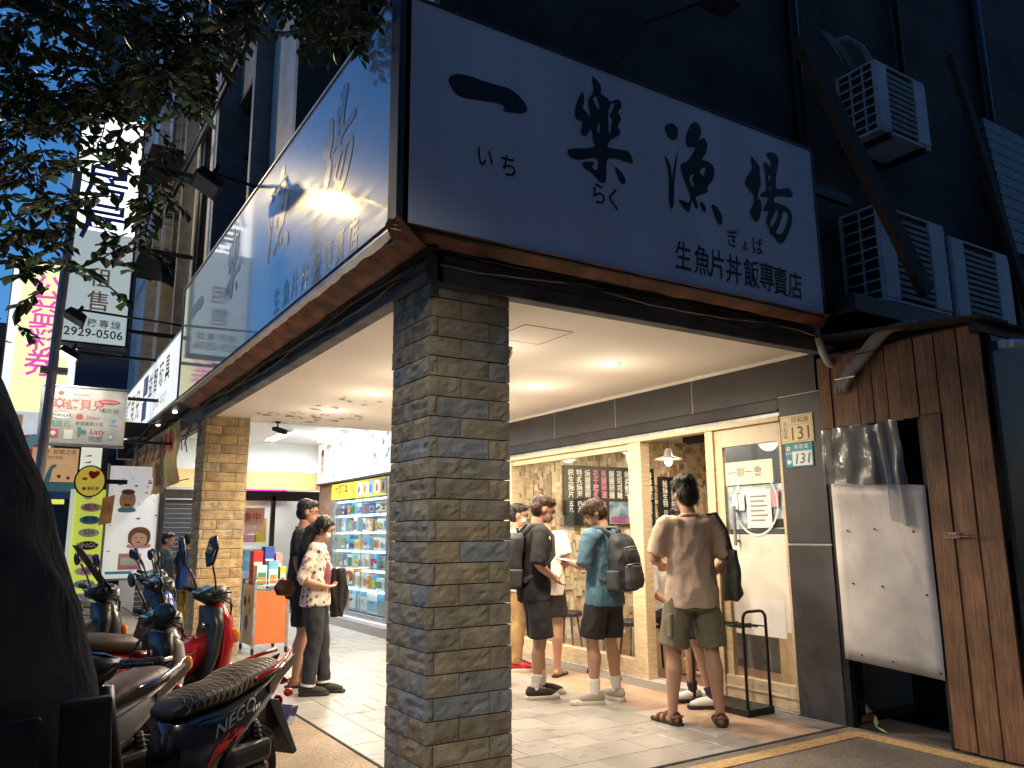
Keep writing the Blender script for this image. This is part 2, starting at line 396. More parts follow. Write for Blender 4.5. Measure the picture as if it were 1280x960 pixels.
L.new(tc.outputs['Object'], n3.inputs['Vector']); L.new(n3.outputs['Fac'], bp.inputs['Height']); L.new(bp.outputs[0], b.inputs['Normal']); b.inputs['Roughness'].default_value = 0.8
MATS['split_stone'] = stone
CH = 0.1132
def brick_mesh(w, h, amp, seed):
    nx = max(3, int(w/0.035)); nz_ = 4; mb = MB(); d = 0.03; rnd = random.Random(seed)
    grid = []
    ang = rnd.uniform(-1, 1)
    for k in range(nz_+1):
        rowv = []
        for i in range(nx+1):
            e = (i in (0, nx)) or (k in (0, nz_))
            x = -w/2+.003+(w-.006)*i/nx; z = -h/2+.003+(h-.006)*k/nz_
            q = noise.noise(Vector((x*14+seed*5.1, z*14+ang*3, seed*2.2)))
            crack = abs(noise.noise(Vector((x*7+seed*9, z*9, seed))))
            dep = (amp*(0.4+q*1.3)-(amp*0.9 if crack < 0.05 else 0)) if not e else -0.002+amp*0.25*q
            if not e: x += rnd.uniform(-.006, .006); z += rnd.uniform(-.006, .006)
            rowv.append(Vector((x, -d-dep, z)))
        grid.append(rowv)
    mb.rings(grid, cap=False, closed=False)
    n = len(mb.v); mb.v += [Vector((sx*(w/2-.003), 0, sz*(h/2-.003))) for sx, sz in ((-1, -1), (1, -1), (1, 1), (-1, 1))]
    def idx(k, i): return k*(nx+1)+i
    mb.face(tuple([n, n+1]+[idx(0, i) for i in reversed(range(nx+1))])); mb.face(tuple([n+2, n+3]+[idx(nz_, i) for i in range(nx+1)]))
    mb.face(tuple([n+1, n+2]+[idx(k, nx) for k in reversed(range(nz_+1))])); mb.face(tuple([n+3, n]+[idx(k, 0) for k in range(nz_+1)]))
    me = mb.mesh('brick'); fix_normals(me); me.materials.append(stone); return me
bm_cache = {}
warm_stone = stone.copy(); warm_stone.name = 'warm_lit_stone'  # same stone, its colour warmed and brightened to stand in for lamp light
for nd in warm_stone.node_tree.nodes:
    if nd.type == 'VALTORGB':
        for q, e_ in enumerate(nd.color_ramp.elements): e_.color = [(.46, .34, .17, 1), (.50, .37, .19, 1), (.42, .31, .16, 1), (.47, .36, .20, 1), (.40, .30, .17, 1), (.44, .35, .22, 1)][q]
def pillar(name, label, x0, y0, seed, sm=None):
    """two clad faces are seen: the one facing the camera (-Y) and the street one (-X); the other two are clad alike"""
    rnd = random.Random(seed); w = 0.52
    t = thing(name, label, 'pillar', (x0+w/2, y0+w/2, 0), group='stone pillars of the arcade')
    obj('core', MB().box(x0+.028, x0+w-.028, y0+.028, y0+w-.028, -.1, 2.83), mat('pillar_mortar', (0.06, 0.055, 0.05), 0.9, var=0.2), t)
    for k in range(25):
        zc = (k+0.5)*CH
        # front face -Y, street face -X, inner face +X, back face +Y
        for fi in range(4):
            if fi == 3: continue
            if fi == 0: ws = (0.195, 0.325) if k % 2 else (0.045, 0.335, 0.14)
            elif fi == 1: ws = (0.31, 0.21) if k % 2 else (0.17, 0.35)
            else: ws = (0.26, 0.26) if k % 2 else (0.36, 0.16)
            u = 0
            for bw in ws:
                uc = u+bw/2; u += bw
                amp = 0.006 if fi == 0 else 0.013
                key = (bw, amp, rnd.randrange(4))
                if key not in bm_cache: bm_cache[key] = brick_mesh(bw, CH, amp, len(bm_cache)+1)
                o = bpy.data.objects.new('brick', bm_cache[key]); COL.objects.link(o)
                if sm: o.material_slots[0].link = 'OBJECT'; o.material_slots[0].material = sm
                off = rnd.uniform(-.004, .004)
                if fi == 0: o.location = (x0+uc, y0+.03+off, zc)
                elif fi == 1: o.location = (x0+.03+off, y0+w-uc, zc); o.rotation_euler = (0, 0, -math.pi/2)
                elif fi == 2: o.location = (x0+w-.03+off, y0+uc, zc); o.rotation_euler = (0, 0, math.pi/2)
                if rnd.random() < 0.5: o.scale = (1, 1, -1) if False else (1, 1, 1)
                adopt(o, t)
pillar('stone_pillar', 'near corner pillar clad in rough grey stone blocks, under the sign corner', 1.88, 3.83, 3)
pillar('stone_pillar', 'farther pillar of tan stone blocks, tinted as if warmly lit, behind the parked scooters', 1.88, 9.92, 8, warm_stone)

# ================================================================== soffit, beams, sign box
CZ = 2.83
ceil = struct(obj('arcade_ceiling', MB().box(1.95, 5.6, 3.9, 10.08, CZ, CZ+0.06), M['soffit']))
beam_m = mat('beam_paint', (0.14, 0.145, 0.16), 0.8, var=0.4, vscale=4, bump=0.3)
bf = thing('front_beam', 'grimy grey concrete beam under the front sign', 'beam', (3.5, 3.86, CZ))
obj('web', MB().box(1.90, 5.33, 3.80, 3.898, CZ-0.045, CZ+0.5), beam_m, bf, bevel=.006)
bl = thing('street_beam', 'grimy grey concrete beam under the long street-side sign', 'beam', (1.86, 8, CZ))
obj('web', MB().box(1.84, 1.948, 3.80, 17.5, CZ-0.03, CZ+0.5), beam_m, bl, bevel=.006)
# rusty sheet-metal underside of the sign box (thin sloping trays)
rust = mat('rusty_sheet', (0.13, 0.045, 0.026), 0.6, var=0.55, vscale=5, bump=0.4, bscale=10, col2=(0.20, 0.08, 0.05))
SB, ST = 3.005, 4.34
XS, YS = 1.55, 3.58
def rough_strip(n, fn):
    mb = MB(); rr = []
    for i in range(n+1): rr.append(fn(i/n))
    mb.rings(rr, cap=False, closed=False); return mb
def nz1(a, b): return noise.noise(Vector((a*3.1, b*7.7, 1.3)))
front_sign = thing('shop_sign', 'blue-lit white front sign board with large black brush characters', 'sign', (3.3, 3.6, SB))
side_sign = thing('shop_sign', 'long glossy street-side sign reflecting blue sky and a yellow lamp', 'sign', (1.6, 7, SB))
mbf = rough_strip(40, lambda t: [(1.50+3.6*t, 3.56-.004, SB-.004), (1.50+3.6*t, 3.60, SB-.02+.006*nz1(t*9, 1)), (1.55+3.6*t, 3.655, SB-.055+.012*nz1(t*9, 2)), (1.57+3.6*t, 3.68, SB-.06+.01*nz1(t*9, 3))])
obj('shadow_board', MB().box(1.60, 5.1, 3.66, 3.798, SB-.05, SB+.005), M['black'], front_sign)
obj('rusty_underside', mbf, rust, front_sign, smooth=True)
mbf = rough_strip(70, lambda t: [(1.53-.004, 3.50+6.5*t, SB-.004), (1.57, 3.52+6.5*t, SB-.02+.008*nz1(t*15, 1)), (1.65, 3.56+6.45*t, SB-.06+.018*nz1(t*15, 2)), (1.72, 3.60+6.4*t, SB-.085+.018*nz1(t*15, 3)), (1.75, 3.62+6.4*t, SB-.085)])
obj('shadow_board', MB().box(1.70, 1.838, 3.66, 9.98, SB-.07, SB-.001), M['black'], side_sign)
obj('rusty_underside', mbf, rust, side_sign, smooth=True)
vinyl = mat('sign_vinyl', (0.62, 0.66, 0.74), 0.45, var=0.12, vscale=1.1, stretch=(1.5, 1, .6), detail=8)  # white vinyl with the blue of dusk tinted into its colour
alu = mat('aluminium_trim', (0.45, 0.45, 0.46), 0.35, 0.8, var=0.2)
trim_m = mat('sign_edge_trim', (0.04, 0.04, 0.045), 0.5, 0.3, var=0.2)
obj('panel', MB().box(1.575, 5.05, YS, YS+0.05, SB, ST), vinyl, front_sign)
obj('edge_trim', MB().box(1.535, 1.573, 3.545, 3.66, SB-.01, ST+.01).box(5.052, 5.075, YS-.006, YS+.2, SB-.01, ST+.01).box(1.575, 5.05, YS-.006, YS+.06, ST, ST+.02).box(1.575, 5.05, YS-.008, YS+.05, SB-.022, SB-.001), trim_m, front_sign, bevel=.003)
obj('box_body', MB().box(1.60, 5.05, YS+.06, 3.798, SB+.01, ST), M['black'], front_sign)
# glossy street side panel
gloss = bpy.data.materials.new('wet_glossy_panel'); gloss.use_nodes = True; nt = gloss.node_tree; N = nt.nodes; L = nt.links; b = N['Principled BSDF']
b.inputs['Base Color'].default_value = (0.34, 0.37, 0.44, 1); b.inputs['Roughness'].default_value = 0.3; b.inputs['IOR'].default_value = 1.45; b.inputs['Coat Weight'].default_value = 1.0; b.inputs['Coat Roughness'].default_value = 0.06; b.inputs['Coat IOR'].default_value = 1.9
tc = N.new('ShaderNodeTexCoord'); mp = N.new('ShaderNodeMapping'); mp.inputs['Scale'].default_value = (1, 0.7, 6); L.new(tc.outputs['Object'], mp.inputs[0])
nz = N.new('ShaderNodeTexNoise'); nz.inputs['Scale'].default_value = 3.5; nz.inputs['Detail'].default_value = 7; L.new(mp.outputs[0], nz.inputs['Vector'])
mr = N.new('ShaderNodeMapRange'); mr.inputs['From Min'].default_value = .35; mr.inputs['From Max'].default_value = .65; mr.inputs['To Min'].default_value = .28; mr.inputs['To Max'].default_value = .38; L.new(nz.outputs['Fac'], mr.inputs['Value']); L.new(mr.outputs[0], b.inputs['Roughness'])
vo = N.new('ShaderNodeTexVoronoi'); vo.inputs['Scale'].default_value = 26; L.new(tc.outputs['Object'], vo.inputs['Vector'])
dr = N.new('ShaderNodeMapRange'); dr.inputs['From Min'].default_value = 0.0; dr.inputs['From Max'].default_value = 0.12; dr.inputs['To Min'].default_value = 1; dr.inputs['To Max'].default_value = 0; L.new(vo.outputs['Distance'], dr.inputs['Value'])
bp = N.new('ShaderNodeBump'); bp.inputs['Strength'].default_value = 0.035; bp.inputs['Distance'].default_value = .004; L.new(dr.outputs[0], bp.inputs['Height']); L.new(bp.outputs[0], b.inputs['Normal'])
MATS['wet'] = gloss
obj('panel', MB().box(XS, XS+.05, 3.605, 9.98, SB-.01, ST+.03), gloss, side_sign)
obj('edge_trim', MB().box(XS-.012, XS+.07, 3.58, 3.603, SB-.02, ST+.04).box(XS-.012, XS+.06, 3.605, 9.98, ST+.032, ST+.05).box(XS-.012, XS+.06, 3.605, 9.98, SB-.033, SB-.012).box(XS-.012, XS+.3, 9.982, 10.0, SB-.02, ST+.05), alu, side_sign, bevel=.002)
obj('box_body', MB().box(XS+.06, 1.838, 3.80, 9.98, SB, ST+.03), M['black'], side_sign)

def zz(lst, ox, oy, sc): return [(ox+x/sc, oy+y/sc) for x, y in lst]
# brush strokes, measured on the board (u metres to the right, v metres up)
STROKES = {
 'yi': [
   [[(1.847,3.9),(1.857,3.933),(1.887,3.96),(1.938,3.974),(2.0,3.98),(2.074,3.976),(2.149,3.98),(2.236,3.987),(2.291,3.977),(2.347,3.943),(2.378,3.906),(2.38,3.876),(2.357,3.856),(2.301,3.84),(2.246,3.83),(2.202,3.824),(2.226,3.865),(2.159,3.865),(2.063,3.848),(1.98,3.834),(1.924,3.829),(1.893,3.841),(1.868,3.868)]] ,
 ],
 'le': [
   [[(2.878,4.277),(2.916,4.263),(2.948,4.232),(2.955,4.194),(2.944,4.166),(2.969,4.163),(3.0,4.16),(3.02,4.139),(3.035,4.141),(3.068,4.167),(3.099,4.176),(3.12,4.157),(3.118,4.125),(3.08,4.078),(3.105,4.063),(3.114,4.035),(3.075,3.975),(3.101,3.961),(3.099,3.93),(3.072,3.905),(3.03,3.88),(3.003,3.851),(2.981,3.801),(3.137,3.831),(3.174,3.823),(3.198,3.781),(3.197,3.75),(3.154,3.748),(3.071,3.752),(2.981,3.737),(2.975,3.646),(2.967,3.568),(2.946,3.553),(2.922,3.553),(2.893,3.575),(2.845,3.611),(2.81,3.609),(2.787,3.628),(2.78,3.655),(2.891,3.686),(2.85,3.635),(2.904,3.62),(2.913,3.723),(2.808,3.679),(2.73,3.654),(2.687,3.664),(2.669,3.688),(2.674,3.71),(2.713,3.727),(2.9,3.782),(2.873,3.815),(2.868,3.881),(2.86,3.905),(2.828,3.849),(2.803,3.831),(2.781,3.84),(2.782,3.874),(2.801,3.939),(2.757,3.928),(2.736,3.941),(2.737,3.988),(2.745,4.033),(2.771,4.093),(2.8,4.145),(2.811,4.118),(2.812,4.071),(2.796,4.015),(2.828,4.009),(2.842,3.99),(2.846,3.956),(2.857,3.998),(2.844,4.046),(2.842,4.089),(2.856,4.119),(2.887,4.155),(2.892,4.192),(2.88,4.232)],[(2.879,4.122),(2.917,4.143),(2.922,4.118),(2.935,4.074),(2.927,4.045),(2.905,4.069),(2.886,4.102)],[(2.916,3.96),(2.934,3.961),(2.932,3.895),(2.908,3.88)],[(3.024,4.114),(3.051,4.14),(3.063,4.129),(3.038,4.079),(3.016,4.041),(3.02,4.025),(3.04,4.014),(3.023,3.96),(3.016,3.91),(3.003,3.895),(3.003,3.972),(3.006,4.06)]] ,
   [[(3.038,3.696),(3.073,3.684),(3.114,3.655),(3.133,3.622),(3.126,3.594),(3.105,3.585),(3.085,3.597),(3.061,3.638)]] ,
 ],
 'yu': [
   [[(3.776,4.218),(3.814,4.22),(3.843,4.19),(3.846,4.148),(3.807,4.082),(3.843,4.111),(3.868,4.121),(3.897,4.091),(3.897,4.043),(3.864,3.982),(3.825,3.942),(3.88,3.951),(3.934,3.939),(3.956,3.902),(3.945,3.843),(3.91,3.788),(3.867,3.749),(3.884,3.716),(3.812,3.683),(3.744,3.642),(3.771,3.617),(3.771,3.562),(3.756,3.563),(3.726,3.606),(3.722,3.623),(3.705,3.592),(3.692,3.526),(3.666,3.525),(3.632,3.544),(3.605,3.569),(3.587,3.592),(3.613,3.598),(3.658,3.591),(3.69,3.589),(3.702,3.632),(3.701,3.659),(3.667,3.719),(3.636,3.785),(3.618,3.862),(3.69,3.888),(3.749,3.97),(3.789,4.033),(3.727,4.005),(3.695,4.012),(3.683,4.046),(3.698,4.097),(3.733,4.172)],[(3.806,3.85),(3.832,3.882),(3.87,3.897),(3.862,3.869),(3.836,3.816),(3.823,3.831)],[(3.703,3.788),(3.753,3.826),(3.749,3.804),(3.726,3.775),(3.736,3.75),(3.751,3.74),(3.734,3.722),(3.714,3.72),(3.708,3.757)]] ,
   [[(3.489,4.093),(3.531,4.131),(3.578,4.148),(3.612,4.128),(3.621,4.094),(3.61,4.044),(3.57,4.017),(3.536,4.019),(3.509,4.048)]] ,
   [[(3.474,3.886),(3.504,3.869),(3.531,3.835),(3.539,3.787),(3.535,3.692),(3.549,3.763),(3.586,3.899),(3.605,3.958),(3.605,3.932),(3.585,3.835),(3.56,3.72),(3.547,3.556),(3.527,3.506),(3.516,3.509),(3.499,3.545),(3.512,3.709),(3.507,3.788),(3.486,3.855)]] ,
   [[(3.79,3.628),(3.826,3.624),(3.851,3.593),(3.845,3.565),(3.826,3.554),(3.809,3.566),(3.794,3.599)]] ,
   [[(3.898,3.629),(3.941,3.632),(3.982,3.604),(4.009,3.555),(3.999,3.511),(3.979,3.493),(3.958,3.502),(3.934,3.543),(3.913,3.589)]] ,
 ],
 'ca': [
   [[(4.346,4.115),(4.382,4.09),(4.421,4.066),(4.438,4.036),(4.429,3.986),(4.44,3.938),(4.431,3.893),(4.403,3.844),(4.389,3.798),(4.394,3.787),(4.423,3.789),(4.426,3.731),(4.411,3.669),(4.383,3.617),(4.356,3.598),(4.325,3.608),(4.3,3.644),(4.3,3.682),(4.342,3.729),(4.351,3.781),(4.334,3.819),(4.295,3.839),(4.264,3.865),(4.263,3.894),(4.287,3.934),(4.344,3.991),(4.355,4.019),(4.344,4.076)]] ,
   [[(4.521,4.175),(4.559,4.198),(4.608,4.205),(4.649,4.187),(4.658,4.158),(4.65,4.112),(4.628,4.067),(4.611,3.997),(4.598,3.907),(4.671,3.929),(4.741,3.955),(4.777,3.941),(4.795,3.915),(4.784,3.89),(4.751,3.878),(4.67,3.871),(4.583,3.85),(4.56,3.795),(4.627,3.802),(4.699,3.797),(4.752,3.774),(4.766,3.734),(4.758,3.684),(4.721,3.608),(4.677,3.539),(4.636,3.493),(4.604,3.48),(4.569,3.488),(4.538,3.528),(4.492,3.535),(4.499,3.553),(4.486,3.592),(4.456,3.624),(4.511,3.724),(4.467,3.702),(4.438,3.704),(4.446,3.723),(4.501,3.799),(4.512,3.825),(4.467,3.816),(4.425,3.805),(4.421,3.822),(4.44,3.844),(4.484,3.867),(4.49,3.89),(4.494,3.968),(4.49,4.045),(4.478,4.085),(4.49,4.105),(4.553,4.078),(4.566,4.086),(4.569,4.122),(4.525,4.154)],[(4.528,4.011),(4.546,4.007),(4.55,3.991),(4.537,3.962),(4.525,3.954),(4.523,3.984)],[(4.53,3.908),(4.543,3.92),(4.55,3.913),(4.546,3.895),(4.525,3.885)],[(4.577,3.731),(4.606,3.746),(4.606,3.72),(4.583,3.672),(4.541,3.612),(4.526,3.588),(4.511,3.606),(4.5,3.616),(4.541,3.672)],[(4.659,3.745),(4.701,3.754),(4.724,3.742),(4.712,3.692),(4.673,3.615),(4.631,3.564),(4.588,3.55),(4.559,3.557),(4.594,3.607),(4.637,3.675)]] ,
 ],
}
SMALL = [
 ('い',2.087,3.497,0.118,0),
 ('ち',2.248,3.484,0.125,0),
 ('ら',2.909,3.466,0.129,0),
 ('く',3.027,3.461,0.130,0),
 ('ぎ',4.092,3.414,0.120,0),
 ('ょ',4.220,3.398,0.091,0),
 ('ば',4.354,3.406,0.117,0),
 ('生',3.605,3.182,0.192,1),
 ('魚',3.779,3.183,0.195,1),
 ('片',3.927,3.184,0.198,1),
 ('丼',4.084,3.175,0.201,1),
 ('飯',4.265,3.174,0.204,1),
 ('專',4.425,3.178,0.208,1),
 ('賣',4.570,3.169,0.204,1),
 ('店',4.735,3.167,0.201,1),
]
NAMES = {'yi': 'character', 'le': 'character', 'yu': 'character', 'ca': 'character'}
TF = TY(YS)
inkf = mat('sign_ink', (0.008, 0.008, 0.01), 0.6, var=0)
sheen_ink = mat('sky_sheen_ink', (0.16, 0.18, 0.23), 0.3, var=0.1, ior=1.9)  # black ink paled to grey-blue, standing in for the sky's reflection
side_at = {'yi': (9.15, 2.08, 1.3), 'le': (7.32, 3.0, 1.15), 'yu': (5.85, 3.75, 1.15), 'ca': (4.48, 4.56, 1.15)}
for k, marks in STROKES.items():
    for mk in marks:
        poly_mark(mk[0], mk[1:], TF, inkf, front_sign)
        yc, uc, sc_ = side_at[k]
        f = lambda p: [((u-uc)*sc_, v+0.03) for u, v in p]
        poly_mark(f(mk[0]), [f(h) for h in mk[1:]], TX(XS, yc), sheen_ink, side_sign)
for ch, u, v, h, big in SMALL:
    text(ch, h*(1.25 if not big else 1.12), TF, u, v-h*(0.0 if big else 0.03), inkf, front_sign, bold=0.0025 if big else 0.0015, sx=0.72 if big else 0.82, name='character', shear=0.08 if big else 0.0)
    if big: text(ch, h*1.1, TX(XS, 0), -(5.8-(u-3.605)*1.42), v-.05, sheen_ink, side_sign, bold=.006, sx=.75, name='character')

# ================================================================== building walls above
rib = mat('mosaic_wall_tile', (0.52, 0.52, 0.54), 0.4, var=0.15, vscale=3, bump=0.25, bscale=60)
fac = thing('corner_building', 'dark upper storeys of the corner building above both signs', 'building', (4, 8, 4.4))
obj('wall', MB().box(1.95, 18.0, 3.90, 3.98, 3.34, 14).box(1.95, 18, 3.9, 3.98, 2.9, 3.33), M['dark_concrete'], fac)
TS = TX(1.99)
def yb(mb, x0, x1, ya, yb_, z0, z1): return mb.box(x0, x1, ya, yb_, z0, z1)
# street wall: solid piers between dark window bays
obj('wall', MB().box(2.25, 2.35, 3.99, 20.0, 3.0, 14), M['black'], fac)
piers = [(3.99, 4.35), (6.55, 8.05), (10.1, 12.6), (14.3, 16.2), (17.8, 20.0)]
for a, c in piers:
    obj('wall_pier', MB().box(1.99, 2.25, a, c, 3.35, 14), rib, fac, bevel=.004)
fin_m = mat('fin_tile', (0.20, 0.205, 0.22), 0.5, var=0.2, vscale=8, bump=0.4, bscale=70)
for yy in (6.42, 8.06, 9.98, 12.6, 14.2, 16.2):
    obj('fin', MB().box(1.80, 2.24, yy, yy+0.10, 3.4, 9.5), fin_m, fac, bevel=.004)
# window bays: lintel, sill, mullions, dark panes
for a, c in ((4.36, 6.41), (8.17, 9.97), (12.71, 14.19), (16.31, 17.79)):
    obj('window_pane', MB().box(2.20, 2.215, a, c, 4.2, 13), glass('dark_pane_%.0f' % a, (0.05, 0.06, 0.08), 0.12), fac)
    fr = MB()
    for z in (5.0, 6.25, 6.9, 8.2, 9.6, 11): fr.box(2.15, 2.197, a, c, z, z+.05)
    for i in range(4): yy = a+(c-a)*(i+.5)/4; fr.box(2.16, 2.19, yy-.02, yy+.02, 4.2, 12)
    obj('window_frame', fr, M['dark_metal'], fac)
    obj('spandrel', MB().box(2.05, 2.19, a, c, 7.0, 7.7), fin_m, fac)
obj('eave_slab', MB().box(1.15, 1.95, 4.4, 6.9, 7.0, 7.15), mat('rusty_eave', (0.10, 0.04, 0.03), .8, var=.4, vscale=3), fac)
cb = MB()
for dx, dz, r_ in ((0, 0, .03), (.03, .06, .018), (-.02, .10, .014)):
    cb.tube([(1.76+dx, 4.0+i*1.0, 6.92+dz-0.02*math.sin(i*1.3+dx*50)) for i in range(17)], r_, 6)
tag(obj('cable_bundle', cb, M['black'], smooth=True), 'thick black cable bundle running along the street-side upper wall', 'cable')

# ================================================================== inner wall: restaurant front
XW = 5.33
tb = thing('bulkhead', 'charcoal board bulkhead above the restaurant windows', 'fascia', (XW, 6.5, 2.5))
edges = [3.90, 5.27, 6.40, 7.52, 8.65, 9.78, 10.9]
seam_m = mat('pale_seam', (0.5, 0.48, 0.45), 0.5, 0.3, var=0.1)
for i in range(len(edges)-1):
    obj('board', MB().box(XW, XW+.10, edges[i]+.006, edges[i+1]-.006, 2.49, CZ-.001), M['charcoal'], tb, bevel=.002)
    if i: obj('joint', MB().box(XW+.004, XW+.05, edges[i]-.006, edges[i]+.006, 2.49, CZ-.002), seam_m, tb)
obj('ceiling_trim', MB().box(XW-.015, XW-.001, 3.95, 10.9, CZ-.03, CZ-.001), M['soffit'], tb)
obj('shutter_rail', MB().box(XW-.02, XW+.11, 4.27, 10.9, 2.38, 2.485).box(XW-.035, XW-.021, 4.27, 10.9, 2.38, 2.40), M['dark_metal'], tb, bevel=.004)
rl = obj('shutter_slot', MB().box(XW-.005, XW+.08, 4.27, 10.9, 2.345, 2.378), M['grey_metal'], tb)
# charcoal end post with the house number plates
ep = thing('charcoal_post', 'charcoal panelled post carrying two house number plates', 'post', (XW, 4.05, 0))
obj('panel', MB().box(XW-.03, XW+.10, 3.86, 4.262, 1.305, 2.487), M['charcoal'], ep, bevel=.003)
obj('panel', MB().box(XW-.03, XW+.10, 3.86, 4.262, 0.0, 1.290), mat('scuffed_charcoal', (0.06, 0.057, 0.058), .5, var=.35, vscale=2.5, bump=.05), ep, bevel=.003)
obj('joint', MB().box(XW-.024, XW+.05, 3.862, 4.26, 1.291, 1.304), seam_m, ep); obj('joint', MB().box(XW-.026, XW+.05, 3.862, 4.26, 2.4885, 2.494), seam_m, ep)
obj('core', MB().box(XW+.101, XW+.40, 3.99, 4.25, 0, 2.83), M['black'], ep)
# number plates
TP = TX(XW-.031)
def plate(name, label, y0, y1, z0, z1, m): 
    t = thing(name, label, 'number plate', (XW-.04, (y0+y1)/2, z0))
    rect(TP, -y1, -y0, z0, z1, m, t, 'plate', .002, .004); return t
np1 = plate('house_number_plate', 'old cream enamel house number plate reading 131', 3.935, 4.245, 2.10, 2.325, mat('cream_enamel', (0.72, 0.62, 0.33), .35, var=.08))
pl_ = M['brown']
for a in ((-4.235, -4.231), (-3.949, -3.945), (-4.165, -4.162)): rect(TP, a[0], a[1], 2.112, 2.313, M['grey'], np1, 'border', .0065)
for a in ((2.11, 2.113), (2.311, 2.314)): rect(TP, -4.235, -3.945, a[0], a[1], M['grey'], np1, 'border', .0065)
rect(TP, -4.162, -3.949, 2.245, 2.248, M['grey'], np1, 'border', .0065)
text('131', .15, TP, -4.056, 2.17, M['brown'], np1, bold=.003, lift=.007)
text('得和路', .055, TP, -4.056, 2.278, M['brown'], np1, lift=.007, space=1.15)
text('永和區', .05, TP, -4.2, 2.205, M['brown'], np1, lift=.007, vert=True)
np2 = plate('house_number_plate', 'newer teal and white house number plate reading 131, lower one', 3.955, 4.215, 1.905, 2.093, mat('teal_enamel', (0.02, 0.30, 0.38), .35, var=.05))
rect(TP, -4.15, -3.965, 1.915, 2.03, M['white'], np2, 'field', .0065)
text('131', .115, TP, -4.058, 1.966, mat('teal_print', (0.02, 0.2, 0.27), .5, var=0), np2, bold=.002, lift=.008, shear=.2)
text('得和路', .04, TP, -4.06, 2.062, M['white'], np2, lift=.007, space=1.4)
disc(TP, -4.185, 2.055, .018, M['white'], np2, 'emblem', .0065); disc(TP, -4.185, 2.055, .008, M['red'], np2, 'emblem', .0072)
poly_mark([(-4.205, 1.945), (-4.19, 1.925), (-4.165, 1.94), (-4.16, 1.965), (-4.18, 1.955), (-4.19, 1.975), (-4.2, 1.96)], [], TP, M['white'], np2, 'emblem', .0065)
text('永和區', .022, TP, -4.185, 2.015, M['white'], np2, lift=.007)
# timber shopfront frame
sf = thing('shopfront_frame', 'pale pine frame of the restaurant windows and doorway', 'window frame', (XW, 6.5, 0))
for (a, c) in ((6.0, 6.19), (8.45, 8.62), (10.75, 10.9)):
    obj('post', MB().box(XW-.02, XW+.10, a, c, 0.0, 2.30), M['pine'], sf, bevel=.004)
obj('post', MB().box(XW-.02, XW+.10, 5.02, 5.115, 0.0, 2.30), M['pine'], sf, bevel=.004)
obj('head_rail', MB().box(XW-.03, XW+.09, 4.268, 10.9, 2.30, 2.343), M['pine'], sf, bevel=.004)
obj('bottom_rail', MB().box(XW-.022, XW+.09, 6.192, 8.448, 0.01, 0.17).box(XW-.022, XW+.09, 8.622, 10.748, 0.01, 0.17), M['pine'], sf, bevel=.004)
obj('transom', MB().box(XW, XW+.06, 6.192, 8.448, 2.235, 2.298).box(XW, XW+.06, 8.622, 10.748, 2.235, 2.298), M['pine'], sf)
sill = struct(obj('shop_sill', MB().box(5.272, 5.31, 4.262, 11.2, -.001, .012).box(5.311, 5.5, 4.262, 11.2, -0.05, 0.009), mat('sill_stone', (0.42, 0.40, 0.37), .5, var=.15, vscale=20)))
win_glass = glass('shop_glass', (0.96, 0.98, 0.97), 0.11, 0.015)
for i, (a, c) in enumerate(((6.19, 8.45), (8.62, 10.75))):
    t = tag(obj('window_glass', MB().box(XW+.035, XW+.043, a, c, 0.17, 2.235), win_glass), ['large clear window pane left of the restaurant doorway', 'clear restaurant window pane mostly hidden behind the corner pillar'][i], 'window')
# sliding glass door with frosted film
dr_ = thing('glass_door', 'sliding glass door with frosted film and notices beside the charcoal post', 'door', (XW, 4.65, 0))
obj('stile', MB().box(XW+.0, XW+.05, 4.93, 5.018, 0.05, 2.297), M['pine'], dr_, bevel=.003)
obj('stile', MB().box(XW+.0, XW+.05, 4.268, 4.31, 0.05, 2.297), M['pine'], dr_, bevel=.003)
obj('bottom_rail', MB().box(XW-.012, XW+.05, 4.268, 5.018, 0.012, 0.20).box(XW-.02, XW-.0125, 4.268, 5.018, 0.10, 0.12), M['pine'], dr_, bevel=.004)
obj('top_rail', MB().box(XW+.0, XW+.05, 4.31, 4.929, 2.14, 2.297), mat('cream_film', (0.62, 0.55, 0.42), .5, var=.05), dr_)
obj('pane', MB().box(XW+.02, XW+.028, 4.311, 4.929, 0.20, 2.139), win_glass, dr_)
TD = TX(XW+.0195)
frost = mat('frosted_film', (0.74, 0.72, 0.62), .55, var=.04, vscale=2)
rect(TD, -4.928, -4.312, 0.60, 1.375, frost, dr_, 'frosted_film', .002)
rect(TD, -4.90, -4.37, 0.55, 0.85, mat('film_patch', (0.80, 0.79, 0.74), .5, var=.03), dr_, 'paper_patch', .004)
text('SE9', .10, TD, -4.55, 1.25, mat('frost_letter', (0.80, 0.79, 0.72), .4, var=0), dr_, bold=.006, lift=.004)
obj('handle', MB().box(XW-.035, XW-.012, 4.80, 4.825, 1.28, 1.62).box(XW-.012, XW+.02, 4.803, 4.822, 1.31, 1.33).box(XW-.012, XW+.02, 4.803, 4.822, 1.57, 1.59), M['grey_metal'], dr_, bevel=.004)
rect(TD, -4.92, -4.40, 1.80, 2.00, mat('ivory_paper', (0.80, 0.74, 0.56), .6, var=.04), dr_, 'notice', .003)
text('一期一會', .095, TD, -4.70, 1.90, M['grey'], dr_, bold=.0, lift=.006)
text('・・・', .03, TD, -4.46, 1.90, M['grey'], dr_, lift=.006, vert=True)
rect(TD, -4.70, -4.44, 1.43, 1.75, M['white'], dr_, 'notice', .003)
for i in range(6): rect(TD, -4.66, -4.48-.03*(i % 2), 1.685-i*.04, 1.70-i*.04, M['grey'], dr_, 'print_line', .005)
rect(TD, -4.435, -4.36, 1.60, 1.74, M['pink'], dr_, 'notice', .003)
